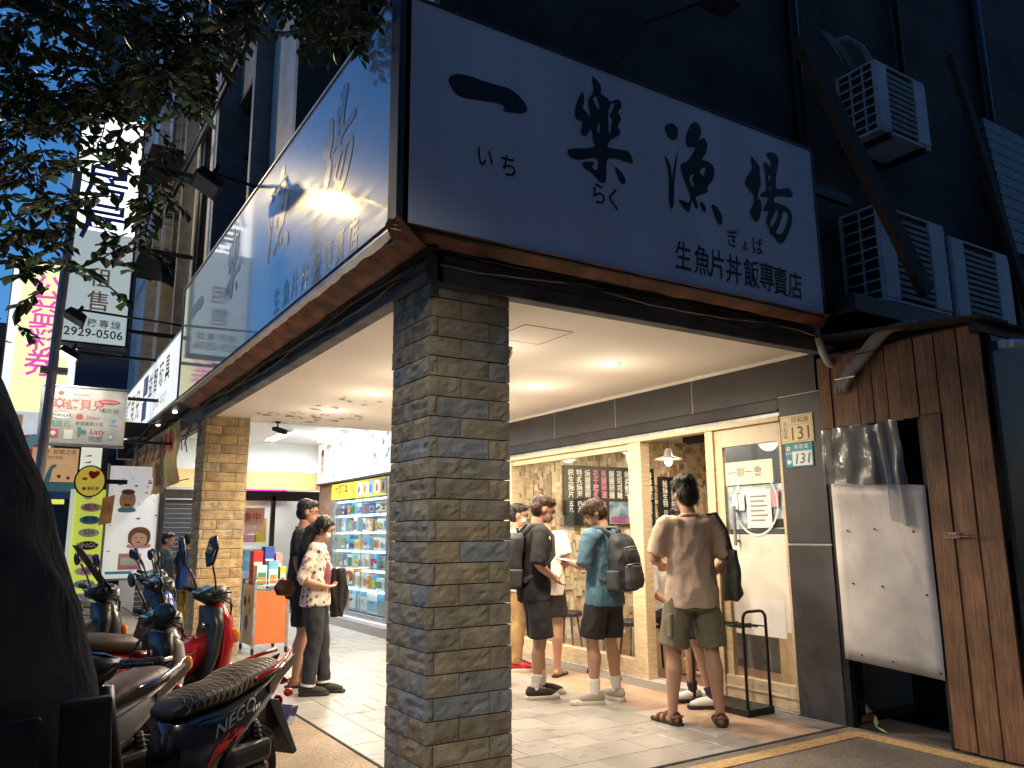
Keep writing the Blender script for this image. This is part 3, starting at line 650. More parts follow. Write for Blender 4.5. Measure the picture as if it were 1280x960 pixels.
rect(TD, -4.86, -4.80, 1.58, 1.72, M['white'], dr_, 'notice', .003); rect(TD, -4.79, -4.725, 1.58, 1.72, M['white'], dr_, 'notice', .003)
TI = TX(XW+.034)
rect(TI, -4.928, -4.312, 1.42, 1.79, mat('blue_photo_print', (.30, .48, .66), .5, var=.45, vscale=9, col2=(.55, .62, .70)), dr_, 'photo_poster', 0)
disc(TI, -4.80, 1.66, .07, M['grey'], dr_, 'print', .0015); rect(TI, -4.70, -4.34, 1.43, 1.50, M['ink'], dr_, 'print', .0015); rect(TI, -4.66, -4.50, 1.70, 1.77, M['white'], dr_, 'print', .0015)
ringp = [(-4.60+.235*math.cos(a), 1.63+.27*math.sin(a)) for a in [2*math.pi*i/40 for i in range(40)]]
ringi = [(-4.60+.223*math.cos(a), 1.635+.257*math.sin(a)) for a in [2*math.pi*i/40 for i in range(40)]]
poly_mark(ringp, [ringi], TD, M['white'], dr_, 'brush_ring', .0075, sub=False)
text('17:30', .055, TD, -4.76, 1.48, M['white'], dr_, lift=.006)
# ================================================================== restaurant interior
room_floor = struct(obj('room_floor', MB().box(5.50, 10.2, 3.99, 11.2, -.05, .010), mat('room_floor_wood', (0.16, 0.09, 0.05), .35, var=.25, vscale=3, stretch=(1, 8, 1))))
struct(obj('room_ceiling', MB().box(5.44, 10.2, 3.99, 11.2, 2.75, 2.82), mat('room_ceiling_paint', (0.5, 0.47, 0.42), .8, var=.05)))
struct(obj('room_end_wall', MB().box(5.44, 10.2, 8.92, 9.0, 0, 2.75), mat('mosaic_backing', (0.16, 0.11, 0.07), .8, var=.2)))
struct(obj('room_side_wall', MB().box(10.1, 10.2, 3.99, 8.92, 0, 2.75).box(5.75, 10.1, 3.99, 4.05, 0, 2.75), mat('room_wall_paint', (0.35, 0.29, 0.22), .8, var=.1)))
struct(obj('store_room_wall', MB().box(6.5, 6.58, 9.0, 11.2, 0, 2.75).box(5.44, 6.5, 11.0, 11.08, 0, 2.75), MATS['room_wall_paint']))
# wooden end-grain blocks proud of the wall: too small to pick apart singly
mbk = MB(); rnd = random.Random(4)
mbk_cols = [mat('block_a', (0.62, 0.50, 0.33), .6, var=.2, vscale=20), mat('block_b', (0.48, 0.36, 0.22), .6, var=.2, vscale=20), mat('block_c', (0.34, 0.23, 0.13), .6, var=.2, vscale=20), mat('block_d', (0.70, 0.60, 0.44), .6, var=.15, vscale=20)]
x = 5.46
while x < 10.1:
    w = rnd.choice((.05, .07, .09)); z = 0.0
    while z < 2.74:
        h = rnd.choice((.06, .09, .12, .16)); dpt = rnd.uniform(.008, .05); mbk.cur = rnd.choices((0, 1, 2, 3), (4, 3, 1.4, 3))[0]
        mbk.box(x+.001, x+w-.001, 8.92-dpt, 8.92-.001, z+.001, min(z+h, 2.749)-.001); z += h
    x += w
mos = obj('wood_block_mosaic', mbk, mbk_cols); mos['kind'] = 'stuff'; mos['label'] = 'pale wooden end-grain block mosaic covering the restaurant wall'
# menu blackboards
def board(x0, x1, z0, z1, label, seed):
    t = thing('menu_board', label, 'menu board', ((x0+x1)/2, 8.85, z0)); T = TY(8.855)
    rect(T, x0, x1, z0, z1, mat('chalkboard', (0.02, 0.022, 0.02), .35, var=.3), t, 'board', 0, .012)
    r = random.Random(seed); chars = '鮭魚丼飯鮪花壽司生片蝦卵干貝炙燒握特選綜合海膽'
    nc = int((x1-x0)/.14)
    for c in range(nc):
        u = x1-.09-c*(x1-x0-.12)/max(1, nc-0.4)
        m = [M['white'], M['white'], MATS['chalk_y'], MATS['chalk_p']][0 if r.random() < .7 else r.randrange(4)]
        text(''.join(r.choice(chars) for _ in range(4)), .105, T, u, z1-.26, m, t, vert=True, lift=.014, bold=.002)
        text(''.join(r.choice('一二三四五六七八九○') for _ in range(2)), .085, T, u, z1-.58, m, t, vert=True, lift=.014, bold=.001)
    return t
mat('chalk_y', (0.75, 0.5, 0.15), .7, var=0); mat('chalk_p', (0.75, 0.3, 0.45), .7, var=0)
board(6.42, 8.08, 1.50, 2.33, 'wide chalk menu board with columns of writing on the block wall', 2)
board(8.16, 8.55, 1.48, 2.22, 'narrow chalk menu board seen beside the doorway post', 3)
# painted wave picture under the board
pb = thing('wall_poster', 'blue and pink festival poster hung low across the chalk menu board', 'poster', (7.6, 8.82, 1.5)); T = TY(8.835)
rect(T, 7.2, 8.0, 1.52, 1.83, mat('dull_blue_print', (.12, .26, .40), .4, var=.4, vscale=7, col2=(.3, .42, .5)), pb, 'sheet', 0, .006); rect(T, 7.22, 7.55, 1.53, 1.62, mat('dull_plum_print', (.26, .06, .20), .4, var=.4, vscale=9), pb, 'print_field', .008); rect(T, 7.66, 7.98, 1.535, 1.70, M['ink'], pb, 'print_field', .008); rect(T, 7.55, 7.62, 1.6, 1.95, M['paper'], pb, 'strip', .009)
# pendant lamp over the doorway
pd = thing('pendant_lamp', 'lit white pendant lamp hanging inside the doorway', 'lamp', (7.35, 7.75, 2.2))
obj('cord', MB().tube([(7.35, 7.75, 2.75), (7.35, 7.75, 2.46)], .006, 6), M['black'], pd)
obj('shade', MB().rings([[(7.35+r_*math.cos(2*math.pi*i/24), 7.75+r_*math.sin(2*math.pi*i/24), z_) for i in range(24)] for r_, z_ in ((.03, 2.50), (.05, 2.46), (.055, 2.40), (.18, 2.36), (.185, 2.35), (.17, 2.352), (.05, 2.385))], cap=False), mat('lamp_shade', (0.75, 0.72, 0.68), .4, var=0), pd, smooth=True)
obj('bulb', MB().ell((7.35, 7.75, 2.33), (.05, .05, .065)), emis('warm_bulb', (1.0, 0.80, 0.52), 30), pd, smooth=True)
# dark ceiling unit, beam and inner partition
tag(obj('air_curtain', MB().box(5.9, 6.15, 5.2, 6.0, 2.32, 2.42).box(5.92, 6.13, 5.22, 5.98, 2.30, 2.318), M['black'], bevel=.01), 'black air curtain box above the open doorway', 'air curtain')
tag(obj('partition', MB().box(6.6, 6.68, 5.05, 6.35, 0.01, 2.74), M['charcoal'], bevel=.003), 'charcoal partition standing inside the doorway', 'partition')
# counter with glass case
ct = thing('counter', 'food counter with a lit glass case behind the frosted door', 'counter', (6.3, 4.7, 0))
obj('base', MB().box(6.0, 6.58, 4.12, 5.0, .012, 1.15), mat('counter_board', (0.5, 0.38, 0.22), .5, var=.1), ct, bevel=.005)
obj('top', MB().box(5.96, 6.58, 4.10, 5.02, 1.151, 1.19), M['white'], ct, bevel=.004)
obj('glass_case', MB().box(6.05, 6.055, 4.15, 4.95, 1.192, 1.55), glass('case_glass', (.95, .97, .97), .08), ct)
rr_ = random.Random(5)
for i in range(5):
    tt = tag(obj('food_tray', MB().box(6.1, 6.28, 4.18+i*.16, 4.31+i*.16, 1.192, 1.225), M['chrome'], bevel=.004), 'steel tray in the counter case, number %s from the post' % ['one', 'two', 'three', 'four', 'five'][i], 'tray', 'steel trays in the counter case')
# kitchen back panel with posters (blue) seen above the frosted film
kp = thing('kitchen_poster', 'pale blue tiled panel with notices behind the glass door', 'panel', (6.9, 4.6, 1.2)); Tk = TX(7.6)
rect(Tk, -5.04, -4.06, 1.25, 2.05, M['skyblue'], kp, 'sheet', 0, .01)
for i in range(4): rect(Tk, -4.9+i*.2, -4.75+i*.2, 1.5+.05*(i % 2), 1.9, [M['white'], M['paper'], M['blue'], M['white']][i], kp, 'notice', .012)
# low tables / dark bar seen through the window, a black stool
bt = thing('dining_table', 'dark dining table behind the large restaurant window', 'table', (6.4, 7.3, 0))
obj('top', MB().box(6.0, 6.9, 6.9, 7.7, .72, .76), M['brown'], bt, bevel=.005)
for dx in (6.08, 6.82):
    for dy in (6.98, 7.62): obj('leg', MB().box(dx-.02, dx+.02, dy-.02, dy+.02, .011, .719), M['black'], bt)
for i, (sx_, sy_) in enumerate(((5.75, 7.9), (5.75, 6.7))):
    st = thing('stool', ['black round stool behind the window near the corner pillar', 'black round stool behind the window near the doorway post'][i], 'stool', (sx_, sy_, 0), group='black stools in the restaurant')
    obj('seat', MB().loft([((sx_, sy_, .42), .17, .17), ((sx_, sy_, .46), .175, .175), ((sx_, sy_, .48), .16, .16)], 20), M['black'], st, smooth=False)
    for k in range(4):
        a = k*math.pi/2+.6; obj('leg', MB().tube([(sx_+.12*math.cos(a), sy_+.12*math.sin(a), .42), (sx_+.18*math.cos(a), sy_+.18*math.sin(a), .012)], .012, 6), M['black'], st)
# umbrella stand on the pavement side of the door
us = thing('umbrella_stand', 'black tube-steel umbrella stand on the floor by the glass door', 'umbrella stand', (5.0, 4.75, 0))
ux0, ux1, uy0, uy1 = 4.90, 5.16, 4.42, 4.98
obj('tray', MB().box(ux0-.02, ux1+.02, uy0-.02, uy1+.02, .008, .06), M['black'], us, bevel=.006)
for yy in (uy0, uy1):
    pts = [(ux0, yy, .06), (ux0, yy, .72)]+[(ux0+.06-.06*math.cos(a), yy, .72+.06*math.sin(a)) for a in (.5, 1.0, 1.57)]+[(ux1-.06+.06*math.sin(a), yy, .72+.06*math.cos(a)) for a in (0, .6, 1.1, 1.57)]+[(ux1, yy, .06)]
    obj('end_hoop', MB().tube(pts, .012, 8), M['black'], us, smooth=True)
for k in range(4): obj('rail', MB().tube([(ux0+.02+.073*k, uy0, .66), (ux0+.02+.073*k, uy1, .66)], .006, 6), M['dark_metal'], us, smooth=True)
for k in range(1, 4): obj('divider', MB().tube([(ux0+.01, uy0+(uy1-uy0)*k/4, .668), (ux1-.01, uy0+(uy1-uy0)*k/4, .668)], .005, 6), M['dark_metal'], us)
# black folding easel legs behind the queue
ez = thing('folding_easel', 'black folding easel board standing behind the waiting customers', 'easel', (5.12, 6.40, 0))
obj('board', MB().box(-.16, .16, -.01, .01, 0, .40, Matrix.Translation((5.15, 6.40, .45)) @ Matrix.Rotation(R(-90), 4, 'Z') @ Matrix.Rotation(R(-8), 4, 'X')), M['ink'], ez)
for s_ in (-1, 1): obj('leg', MB().tube([(5.13, 6.40+.05*s_, .55), (5.08, 6.40+.26*s_, .006)], .011, 6), M['black'], ez)
obj('leg', MB().tube([(5.16, 6.40, .6), (5.25, 6.40, .012)], .011, 6), M['black'], ez)
# back of the ceiling void so no sky leaks into the arcade; recessed downlights, hatch, cameras
struct(obj('upper_floor_slab', MB().box(1.95, 10.3, 3.99, 24, 3.35, 3.45), M['dark_concrete']))
def downlight(x, y, label, w=26, CZ=CZ, group='recessed downlights of the arcade ceiling'):
    t = thing('downlight', label, 'ceiling light', (x, y, CZ), group=group)
    obj('rim', MB().rings([[(x+r_*math.cos(2*math.pi*i/24), y+r_*math.sin(2*math.pi*i/24), z_) for i in range(24)] for r_, z_ in ((.095, CZ-.001), (.092, CZ-.008), (.075, CZ-.008), (.072, CZ-.002))], cap=False), M['white_paint'], t, smooth=True)
    obj('lens', MB().rings([[(x+r_*math.cos(2*math.pi*i/24), y+r_*math.sin(2*math.pi*i/24), z_) for i in range(24)] for r_, z_ in ((.074, CZ-.004), (.04, CZ-.006), (.004, CZ-.007))], cap=False), emis('downlight_lens', (1.0, 0.90, 0.76), 30), t)
    pl2 = bpy.data.lights.new('ceiling_fill', 'POINT'); pl2.energy = w*.036; pl2.color = (1.0, 0.82, 0.62); pl2.shadow_soft_size = .12  # added fill point under each downlight to brighten the ceiling
    po2 = bpy.data.objects.new('ceiling_fill', pl2); COL.objects.link(po2); po2.location = (x, y, CZ-.36); adopt(po2, t)
    ld = bpy.data.lights.new('downlight_lamp', 'SPOT'); ld.energy = w; ld.color = (1.0, 0.81, 0.60); ld.spot_size = R(168); ld.spot_blend = .7; ld.shadow_soft_size = .07
    lo = bpy.data.objects.new('downlight_lamp', ld); COL.objects.link(lo); lo.location = (x, y, CZ-.03); adopt(lo, t)
DLW = 46
downlight(4.25, 5.15, 'lit downlight in the soffit nearest the front sign, right one', DLW)
downlight(4.29, 6.34, 'lit downlight in the soffit above the waiting queue', DLW)
downlight(3.05, 7.52, 'lit downlight in the soffit left of the corner pillar, nearer one', DLW)
downlight(3.07, 8.80, 'lit downlight in the soffit beside the peeling paint patch', DLW)
downlight(3.05, 5.12, 'lit downlight hidden just behind the top of the corner pillar', DLW)
downlight(3.05, 6.34, 'second lit downlight hidden behind the top of the corner pillar', DLW)
downlight(4.27, 7.52, 'lit downlight above the restaurant window, hidden by the corner pillar', DLW)
downlight(4.27, 8.80, 'farthest lit downlight above the restaurant window, hidden by the corner pillar', DLW)
for k, (rx, ry) in enumerate(((6.4, 7.9), (7.8, 7.9), (6.3, 6.2), (8.2, 6.4), (6.1, 4.7))):
    downlight(rx, ry, ['lit downlight inside the restaurant over the window end of the block wall', 'lit downlight inside the restaurant near the pendant lamp', 'lit downlight just inside the restaurant doorway', 'lit downlight at the back of the restaurant', 'lit downlight over the food counter'][k], 30, 2.75, 'downlights inside the restaurant')
ht = thing('ceiling_hatch', 'square access hatch outlined in the ceiling near the corner pillar', 'hatch', (3.1, 4.65, CZ))
hm = MB(); 
for (a, b_, c, d) in ((2.9, 3.32, 4.42, 4.426), (2.9, 3.32, 4.86, 4.866), (2.9, 2.906, 4.42, 4.866), (3.314, 3.32, 4.42, 4.866)): hm.box(a, b_, c, d, CZ-.003, CZ-.0005)
obj('seam', hm, M['brown'], ht); obj('panel', MB().box(2.908, 3.312, 4.428, 4.858, CZ-.0025, CZ-.0006), M['soffit'], ht)
def cctv(p, d, label, m, s=1.0):
    p = Vector(p); d = Vector(d).normalized(); t = thing('security_camera', label, 'camera', p, group='security cameras')
    obj('mount', MB().loft([((p.x, p.y, p.z-.001), .04*s, .04*s), ((p.x, p.y, p.z-.02), .035*s, .035*s)], 16).tube([p, p-Vector((0, 0, .10*s))], .012*s, 8), m, t)
    q = p-Vector((0, 0, .12*s)); obj('body', MB().tube([q-d*.08*s, q-d*.075*s, q+d*.10*s, q+d*.105*s], [.02*s, .032*s, .034*s, .03*s], 14), m, t, smooth=False, bevel=.003)
    obj('visor', MB().tube([q-d*.03*s+Vector((0, 0, .012*s)), q+d*.14*s+Vector((0, 0, .012*s))], .036*s, 14), m, t); obj('lens', MB().tube([q+d*.141*s, q+d*.143*s], .026*s, 12), M['ink'], t)
cctv((2.72, 4.62, CZ), (.8, -.5, -.35), 'grey bullet camera hanging from the soffit right of the corner pillar', M['grey_metal'], 1.2)
cctv((2.78, 10.05, CZ), (.7, -.5, -.3), 'small black bullet camera under the far edge of the soffit', M['black'], .9)
# flaking paint on the soffit
fp = MB(); rnd = random.Random(12)
for i in range(46):
    cx, cy = (rnd.gauss(2.9, .35), rnd.gauss(9.4, .3)) if i < 34 else (rnd.gauss(2.9, .2), rnd.gauss(8.2, .4))
    if cx < 2.0 or cy > 10: continue
    k = rnd.randint(5, 8); s_ = rnd.uniform(.02, .09); n0 = len(fp.v)
    for j in range(k):
        a = 2*math.pi*j/k; q = s_*rnd.uniform(.4, 1.1); fp.v.append(Vector((cx+q*math.cos(a), cy+q*.7*math.sin(a), CZ-.002-rnd.uniform(0, .012))))
    fp.face(tuple(range(n0, n0+k)))
pf = obj('peeling_paint', fp, mat('bare_plaster', (0.42, 0.36, 0.28), .9, var=.4, vscale=20), ceil); pf['kind'] = 'stuff'
# ================================================================== timber wall on the right
def plank_mesh(w, h, seed, th=.022):
    rnd = random.Random(seed); mb = MB(); nz_ = 10; rr = []
    for k in range(nz_+1):
        z = h*k/nz_; j0 = rnd.uniform(-.0015, .0015); j1 = rnd.uniform(-.0015, .0015); b_ = rnd.uniform(-.001, .001)
        rr.append([(-th+b_, -w/2+.003+j0, z), (-th-.0015+b_, 0, z), (-th+b_, w/2-.003+j1, z), (0, w/2-.003, z), (0, -w/2+.003, z)])
    mb.rings(rr); return mb
wood_m = bpy.data.materials.new('weathered_plank'); wood_m.use_nodes = True; nt = wood_m.node_tree; N = nt.nodes; L = nt.links; b = N['Principled BSDF']
tc = N.new('ShaderNodeTexCoord'); oi = N.new('ShaderNodeObjectInfo'); mp = N.new('ShaderNodeMapping'); mp.inputs['Scale'].default_value = (8, 8, 0.55)
va = N.new('ShaderNodeVectorMath'); va.operation = 'SCALE'; va.inputs['Scale'].default_value = 31
cx = N.new('ShaderNodeCombineXYZ'); L.new(oi.outputs['Random'], cx.inputs[0]); L.new(oi.outputs['Random'], cx.inputs[1]); L.new(oi.outputs['Random'], cx.inputs[2]); L.new(cx.outputs[0], va.inputs[0])
ad = N.new('ShaderNodeVectorMath'); ad.operation = 'ADD'; L.new(tc.outputs['Object'], ad.inputs[0]); L.new(va.outputs[0], ad.inputs[1]); L.new(ad.outputs[0], mp.inputs[0])
wv = N.new('ShaderNodeTexNoise'); wv.inputs['Scale'].default_value = 6; wv.inputs['Detail'].default_value = 9; wv.inputs['Distortion'].default_value = 1.6; L.new(mp.outputs[0], wv.inputs['Vector'])
rp = N.new('ShaderNodeValToRGB'); e = rp.color_ramp.elements; e[0].position = .3; e[0].color = (0.14, 0.068, 0.033, 1); e[1].position = .7; e[1].color = (0.30, 0.155, 0.075, 1); L.new(wv.outputs['Fac'], rp.inputs[0])
st_ = N.new('ShaderNodeTexNoise'); st_.inputs['Scale'].default_value = 2.2; st_.inputs['Detail'].default_value = 5; L.new(ad.outputs[0], st_.inputs['Vector'])
mr = N.new('ShaderNodeMapRange'); mr.inputs['From Min'].default_value = .35; mr.inputs['From Max'].default_value = .65; mr.inputs['To Min'].default_value = .5; mr.inputs['To Max'].default_value = 1.1; L.new(st_.outputs['Fac'], mr.inputs['Value'])
mx = N.new('ShaderNodeMix'); mx.data_type = 'RGBA'; mx.blend_type = 'MULTIPLY'; mx.inputs[0].default_value = 1; L.new(rp.outputs[0], mx.inputs[6]); L.new(mr.outputs[0], mx.inputs[7]); L.new(mx.outputs[2], b.inputs['Base Color'])
bp = N.new('ShaderNodeBump'); bp.inputs['Strength'].default_value = .4; bp.inputs['Distance'].default_value = .01; L.new(wv.outputs['Fac'], bp.inputs['Height']); L.new(bp.outputs[0], b.inputs['Normal']); b.inputs['Roughness'].default_value = .65
MATS['plank'] = wood_m
XF = 5.30
ww = thing('timber_wall', 'brown plank wall with a torn opening right of the charcoal post', 'wall', (XF, 3.2, 0))
def plank(yc, w, z0, h, seed, tilt=0.0):
    o = obj('plank', plank_mesh(w, h, seed), wood_m, None); o.location = (XF+random.Random(seed).uniform(-.006, .006), yc, z0); o.rotation_euler = (tilt, 0, 0); adopt(o, ww); return o
ys = [3.845, 3.735, 3.62, 3.505, 3.39, 3.28, 3.17, 3.055]
for i in range(7): plank((ys[i]+ys[i+1])/2, ys[i]-ys[i+1], 2.175+.006*math.sin(i*2.1), 0.56, i+1)
plank(2.98, .145, 0.02, 2.16, 21); plank(2.98, .145, 2.186, .55, 26)
plank(2.83, .15, 0.01, 2.73, 22); plank(2.675, .15, 0.01, 2.73, 23)
obj('frame_post', MB().box(XF+.005, XF+.06, 3.80, 3.848, 0, 2.17).box(XF+.003, XF+.05, 3.056, 3.09, 0, 2.17).box(XF+.006, XF+.06, 2.6, 3.79, 2.70, 2.76).box(XF+.006, XF+.06, 3.1, 3.79, 2.178, 2.23), M['black'], ww)
sp_ = mat('sheet_steel', (0.56, 0.53, 0.51), 0.5, 0.0, var=0.2, vscale=3.0, bump=.03, bscale=4)
stain(sp_, .86, 2.2)
spn = thing('steel_sheet', 'dented white steel sheet screwed over the lower plank wall opening', 'panel', (XF, 3.45, .48))
mb = MB(); rr = []
for k in range(15):
    z = .478+1.275*k/14; rowv = []
    for i in range(13):
        y = 3.80-.735*i/12; rowv.append((XF-.026-.006*noise.noise(Vector((y*4, z*3, 2)))-(.03*((.5-i)*2 if i < 1 else 0) if z < 0.9 else 0)*0-(.02 if (i == 12) else 0)*0, y, z-.004*i+(.02*noise.noise(Vector((y*5, 3, 1))) if k == 14 else 0)))
    rr.append(rowv)
mb.rings(rr, cap=False, closed=False)
o = obj('sheet', mb, sp_, spn, smooth=True, fixn=True); sd = o.modifiers.new('s', 'SOLIDIFY'); sd.thickness = .002
for (y, z) in ((3.69, 1.40), (3.47, 1.41), (3.18, 1.39), (3.68, 1.02), (3.45, 1.01), (3.13, .97), (3.66, .52), (3.42, .505), (3.09, .47)):
    obj('screw', MB().loft([((XF-.032, y, z), .001, .001)], 4) if False else MB().ell((XF-.034, y, z), (.005, .008, .008), n=8, m=5), M['dark_metal'], spn)
# torn clear plastic sheet
pls = thing('plastic_sheet', 'torn clear plastic sheet hanging over the dark opening', 'plastic sheet', (XF-.05, 3.5, 1.6))
mb = MB(); rr = []
for k in range(13):
    t_ = k/12; rowv = []
    for i in range(25):
        s_ = i/24; y = 3.83-.62*s_-.05*t_*(s_ > .6); z = 2.17-(.42+.10*s_*s_+(.14 if s_ > .75 else 0)*1.6)*t_
        fold = .018*math.sin(s_*20+t_*2)*t_+.03*noise.noise(Vector((s_*7, t_*4, 3)))
        if s_ > .55: fold += .03*math.sin(s_*42)*(.3+t_)
        rowv.append((XF-.05-fold-.01*t_, y, z+.02*noise.noise(Vector((s_*5, 8, t_)))))
    rr.append(rowv)
mb.rings(rr, cap=False, closed=False)
film_m = glass('plastic_film', (0.84, 0.85, 0.87), .10, .12)
nt = film_m.node_tree; fm_ = nt.nodes['Material Output'].inputs[0].links[0].from_socket; df_ = nt.nodes.new('ShaderNodeBsdfDiffuse'); df_.inputs[0].default_value = (.55, .54, .52, 1); ms_ = nt.nodes.new('ShaderNodeMixShader'); ms_.inputs[0].default_value = .30
nt.links.new(fm_, ms_.inputs[1]); nt.links.new(df_.outputs[0], ms_.inputs[2]); nt.links.new(ms_.outputs[0], nt.nodes['Material Output'].inputs[0])
obj('film', mb, film_m, pls, smooth=True, fixn=False)
hsp = thing('hasp_latch', 'small rusty hasp and bolt on the plank door edge', 'latch', (XF-.03, 2.9, 1.36))
obj('plate', MB().box(XF-.03, XF-.024, 2.87, 2.97, 1.345, 1.385), mat('rusty_steel', (.4, .25, .18), .5, .6, var=.3), hsp); obj('bolt', MB().tube([(XF-.036, 2.98, 1.365), (XF-.036, 2.80, 1.36)], .006, 6).tube([(XF-.034, 2.80, 1.362), (XF-.03, 2.66, 1.352)], .003, 5), M['chrome'], hsp)
for yy in (2.885, 2.955): obj('screw', MB().ell((XF-.033, yy, 1.375), (.004, .006, .006), n=6, m=4), M['dark_metal'], hsp)
# dark void behind the wall
struct(obj('yard_back_wall', MB().box(6.2, 6.25, 2.5, 3.88, -.1, 2.75), M['black']))
struct(obj('yard_floor', MB().box(5.331, 7.5, 2.3, 3.88, -.119, -.02), M['dark_concrete']))
lf = tag(obj('fallen_leaves', MB().prism([(0, 0), (.02, .05), (0, .11), (-.02, .05)], .002, lambda u, v, w: Vector((5.42+w, 3.70-u, .0+v*.8))).prism([(0, 0), (.018, .05), (0, .10), (-.018, .05)], .002, lambda u, v, w: Vector((5.40+u, 3.60+v*.9, -.015+w+v*.3))).prism([(0, 0), (.015, .03), (0, .07), (-.015, .03)], .002, lambda u, v, w: Vector((5.40+u, 3.78-v*.4, -.015+w+v*.3))), mat('pale_leaf', (.35, .42, .2), .6, var=.1)), 'pale green fallen leaf sprig at the foot of the opening', 'leaf')
# dark boarded front right of the timber wall
dk = thing('dark_board_front', 'dark blue-black sheet front at the right picture edge', 'wall', (6.2, 2.58, 0))
for i in range(4): obj('sheet_panel', MB().box(5.335+.62*i, 5.335+.62*i+.61, 2.555, 2.585, 0, 2.66), mat('dark_sheet', (0.022, 0.027, 0.034), .35, .3, var=.4, vscale=3, bump=.06, bscale=5), dk, bevel=.003)
# lean-to roof over it
ro = thing('lean_to_roof', 'dark sagging lean-to roof under the outdoor air conditioners', 'roof', (6.5, 3.2, 2.8))
for i in range(10):
    x0 = 5.14+.36*i; obj('roof_sheet', MB().prism([(0, 0), (.355, 0), (.355, .015), (0, .015)], 1.28, lambda u, v, w, x0=x0: Vector((x0+u, 3.79-w, 2.87+v-.10*w+.01*math.sin(x0*9)))), mat('roof_sheet', (.028, .026, .026), .8, var=.4, vscale=4), ro)
obj('rafter', MB().box(5.2, 8.7, 2.56, 2.62, 2.67, 2.735), M['black'], ro)
# ---------------------------------------------------------------- outdoor air conditioners
ac_m = mat('ac_casing', (0.55, 0.56, 0.56), .5, var=.15, vscale=5); ac_dark = mat('ac_core', (0.02, 0.022, 0.025), .7, var=.2)
def aircon(x0, x1, y0, y1, z0, z1, label, cols, rows):
    t = thing('air_conditioner', label, 'air conditioner', ((x0+x1)/2, y1, z0), group='outdoor air conditioner units')
    w = x1-x0; h = z1-z0
    obj('core', MB().box(x0+.02, x1-.02, y0+.02, y1, z0+.01, z1-.01), ac_dark, t)
    obj('casing_top', MB().box(x0, x1, y0, y1, z1-.022, z1), ac_m, t, bevel=.006); obj('casing_base', MB().box(x0, x1, y0, y1, z0, z0+.03), ac_m, t, bevel=.006)
    # side grille of crossed bars facing the alley
    g = t
    for i in range(cols+1):
        yy = y0+.0+(y1-y0-.03)*i/cols; bw = .03 if i in (0, cols) else .012
        obj('grille_bar', MB().box(x0-.002, x0+.018, yy, yy+bw, z0+.031, z1-.023), ac_m, g)
    for k in range(1, rows):
        zz_ = z0+h*k/rows; obj('grille_bar', MB().box(x0-.004, x0+.012, y0+.031, y1-.031, zz_-.006, zz_+.006), ac_m, g)
    # front: corner panel, fins, end cover
    obj('corner_panel', MB().box(x0+.02, x0+w*.22, y0-.004, y0+.02, z0+.031, z1-.023), ac_m, t, bevel=.004)
    for k in range(int(h/.055)):
        zz_ = z0+.06+k*.055
        if zz_ < z1-.06: obj('fin', MB().box(x0+w*.225, x1-w*.255, y0-.002, y0+.016, zz_, zz_+.034, Matrix.Identity(4)), mat('ac_fin', (.25, .26, .26), .6, var=.2), t)
    obj('end_cover', MB().box(x1-w*.25, x1, y0-.006, y0+.05, z0+.031, z1-.023), ac_m, t, bevel=.012)
    for bx_ in (x0+.1, x1-.14): obj('bracket', MB().box(bx_, bx_+.04, y0-.02, y1, z0-.05, z0-.001), M['dark_metal'], t)
aircon(5.78, 6.76, 3.52, 3.88, 3.22, 4.05, 'lower white air conditioner with crossed side grille beside the front sign', 2, 9)
aircon(6.84, 7.86, 3.52, 3.88, 3.20, 3.98, 'dim air conditioner at the far right of the lower row', 2, 9)
aircon(5.92, 6.68, 3.50, 3.88, 4.74, 5.40, 'upper small white air conditioner high on the dark wall', 3, 8)
shelf = tag(obj('wall_shelf', MB().box(5.2, 8.2, 3.42, 3.898, 3.02, 3.165), M['black'], bevel=.01), 'black ledge under the lower pair of air conditioners', 'shelf')
obj('hose', MB().tube([(5.9, 3.86, 5.75), (6.02, 3.80, 5.80), (6.15, 3.74, 5.72), (6.22, 3.70, 5.55), (6.23, 3.68, 5.40)], .03, 8), mat('hose_grey', (.3, .3, .3), .7, var=.2), None, smooth=True)
tag(bpy.context.scene.objects['hose'], 'grey lagged hose curving into the upper air conditioner', 'hose')
wr = MB()
for i in range(3): wr.tube([(5.78+.05*i, 3.88, 5.85), (5.82+.06*i, 3.80, 5.65+.02*i), (5.88+.09*i, 3.72, 5.40)], .008, 5)
tag(obj('thin_cables', wr, mat('pale_cable', (.25, .25, .24), .6, var=.1), smooth=True), 'thin pale cables dropping onto the upper air conditioner', 'cable')
def timber(p, q, w, label):
    p, q = Vector(p), Vector(q); d = (q-p).normalized(); a = Vector((0, -1, 0)); s_ = d.cross(a).normalized(); mb = MB(); rr = []
    for t_ in [i/8 for i in range(9)]:
        c = p.lerp(q, t_)+s_*.01*noise.noise(Vector((t_*4, p.x, 0))); rr.append([c+s_*w+a*.03, c-s_*w+a*.03, c-s_*w-a*.03, c+s_*w-a*.03])
    mb.rings(rr); return tag(obj('diagonal_timber', mb, mat('dark_timber', (.045, .03, .022), .8, var=.4, vscale=8, bump=.3), bevel=.004), label, 'timber')
timber((4.35, 3.10, 4.80), (5.62, 3.10, 3.14), .075, 'dark diagonal timber brace crossing in front of the air conditioners')
timber((6.6, 3.2, 5.5), (7.4, 3.2, 3.3), .05, 'faint second diagonal timber at the upper right corner')
br = MB().box(5.08, 5.6, 3.62, 3.66, 4.02, 4.10); tag(obj('sign_bracket', br, M['dark_metal']), 'short steel bracket from the sign end to the wall', 'bracket')
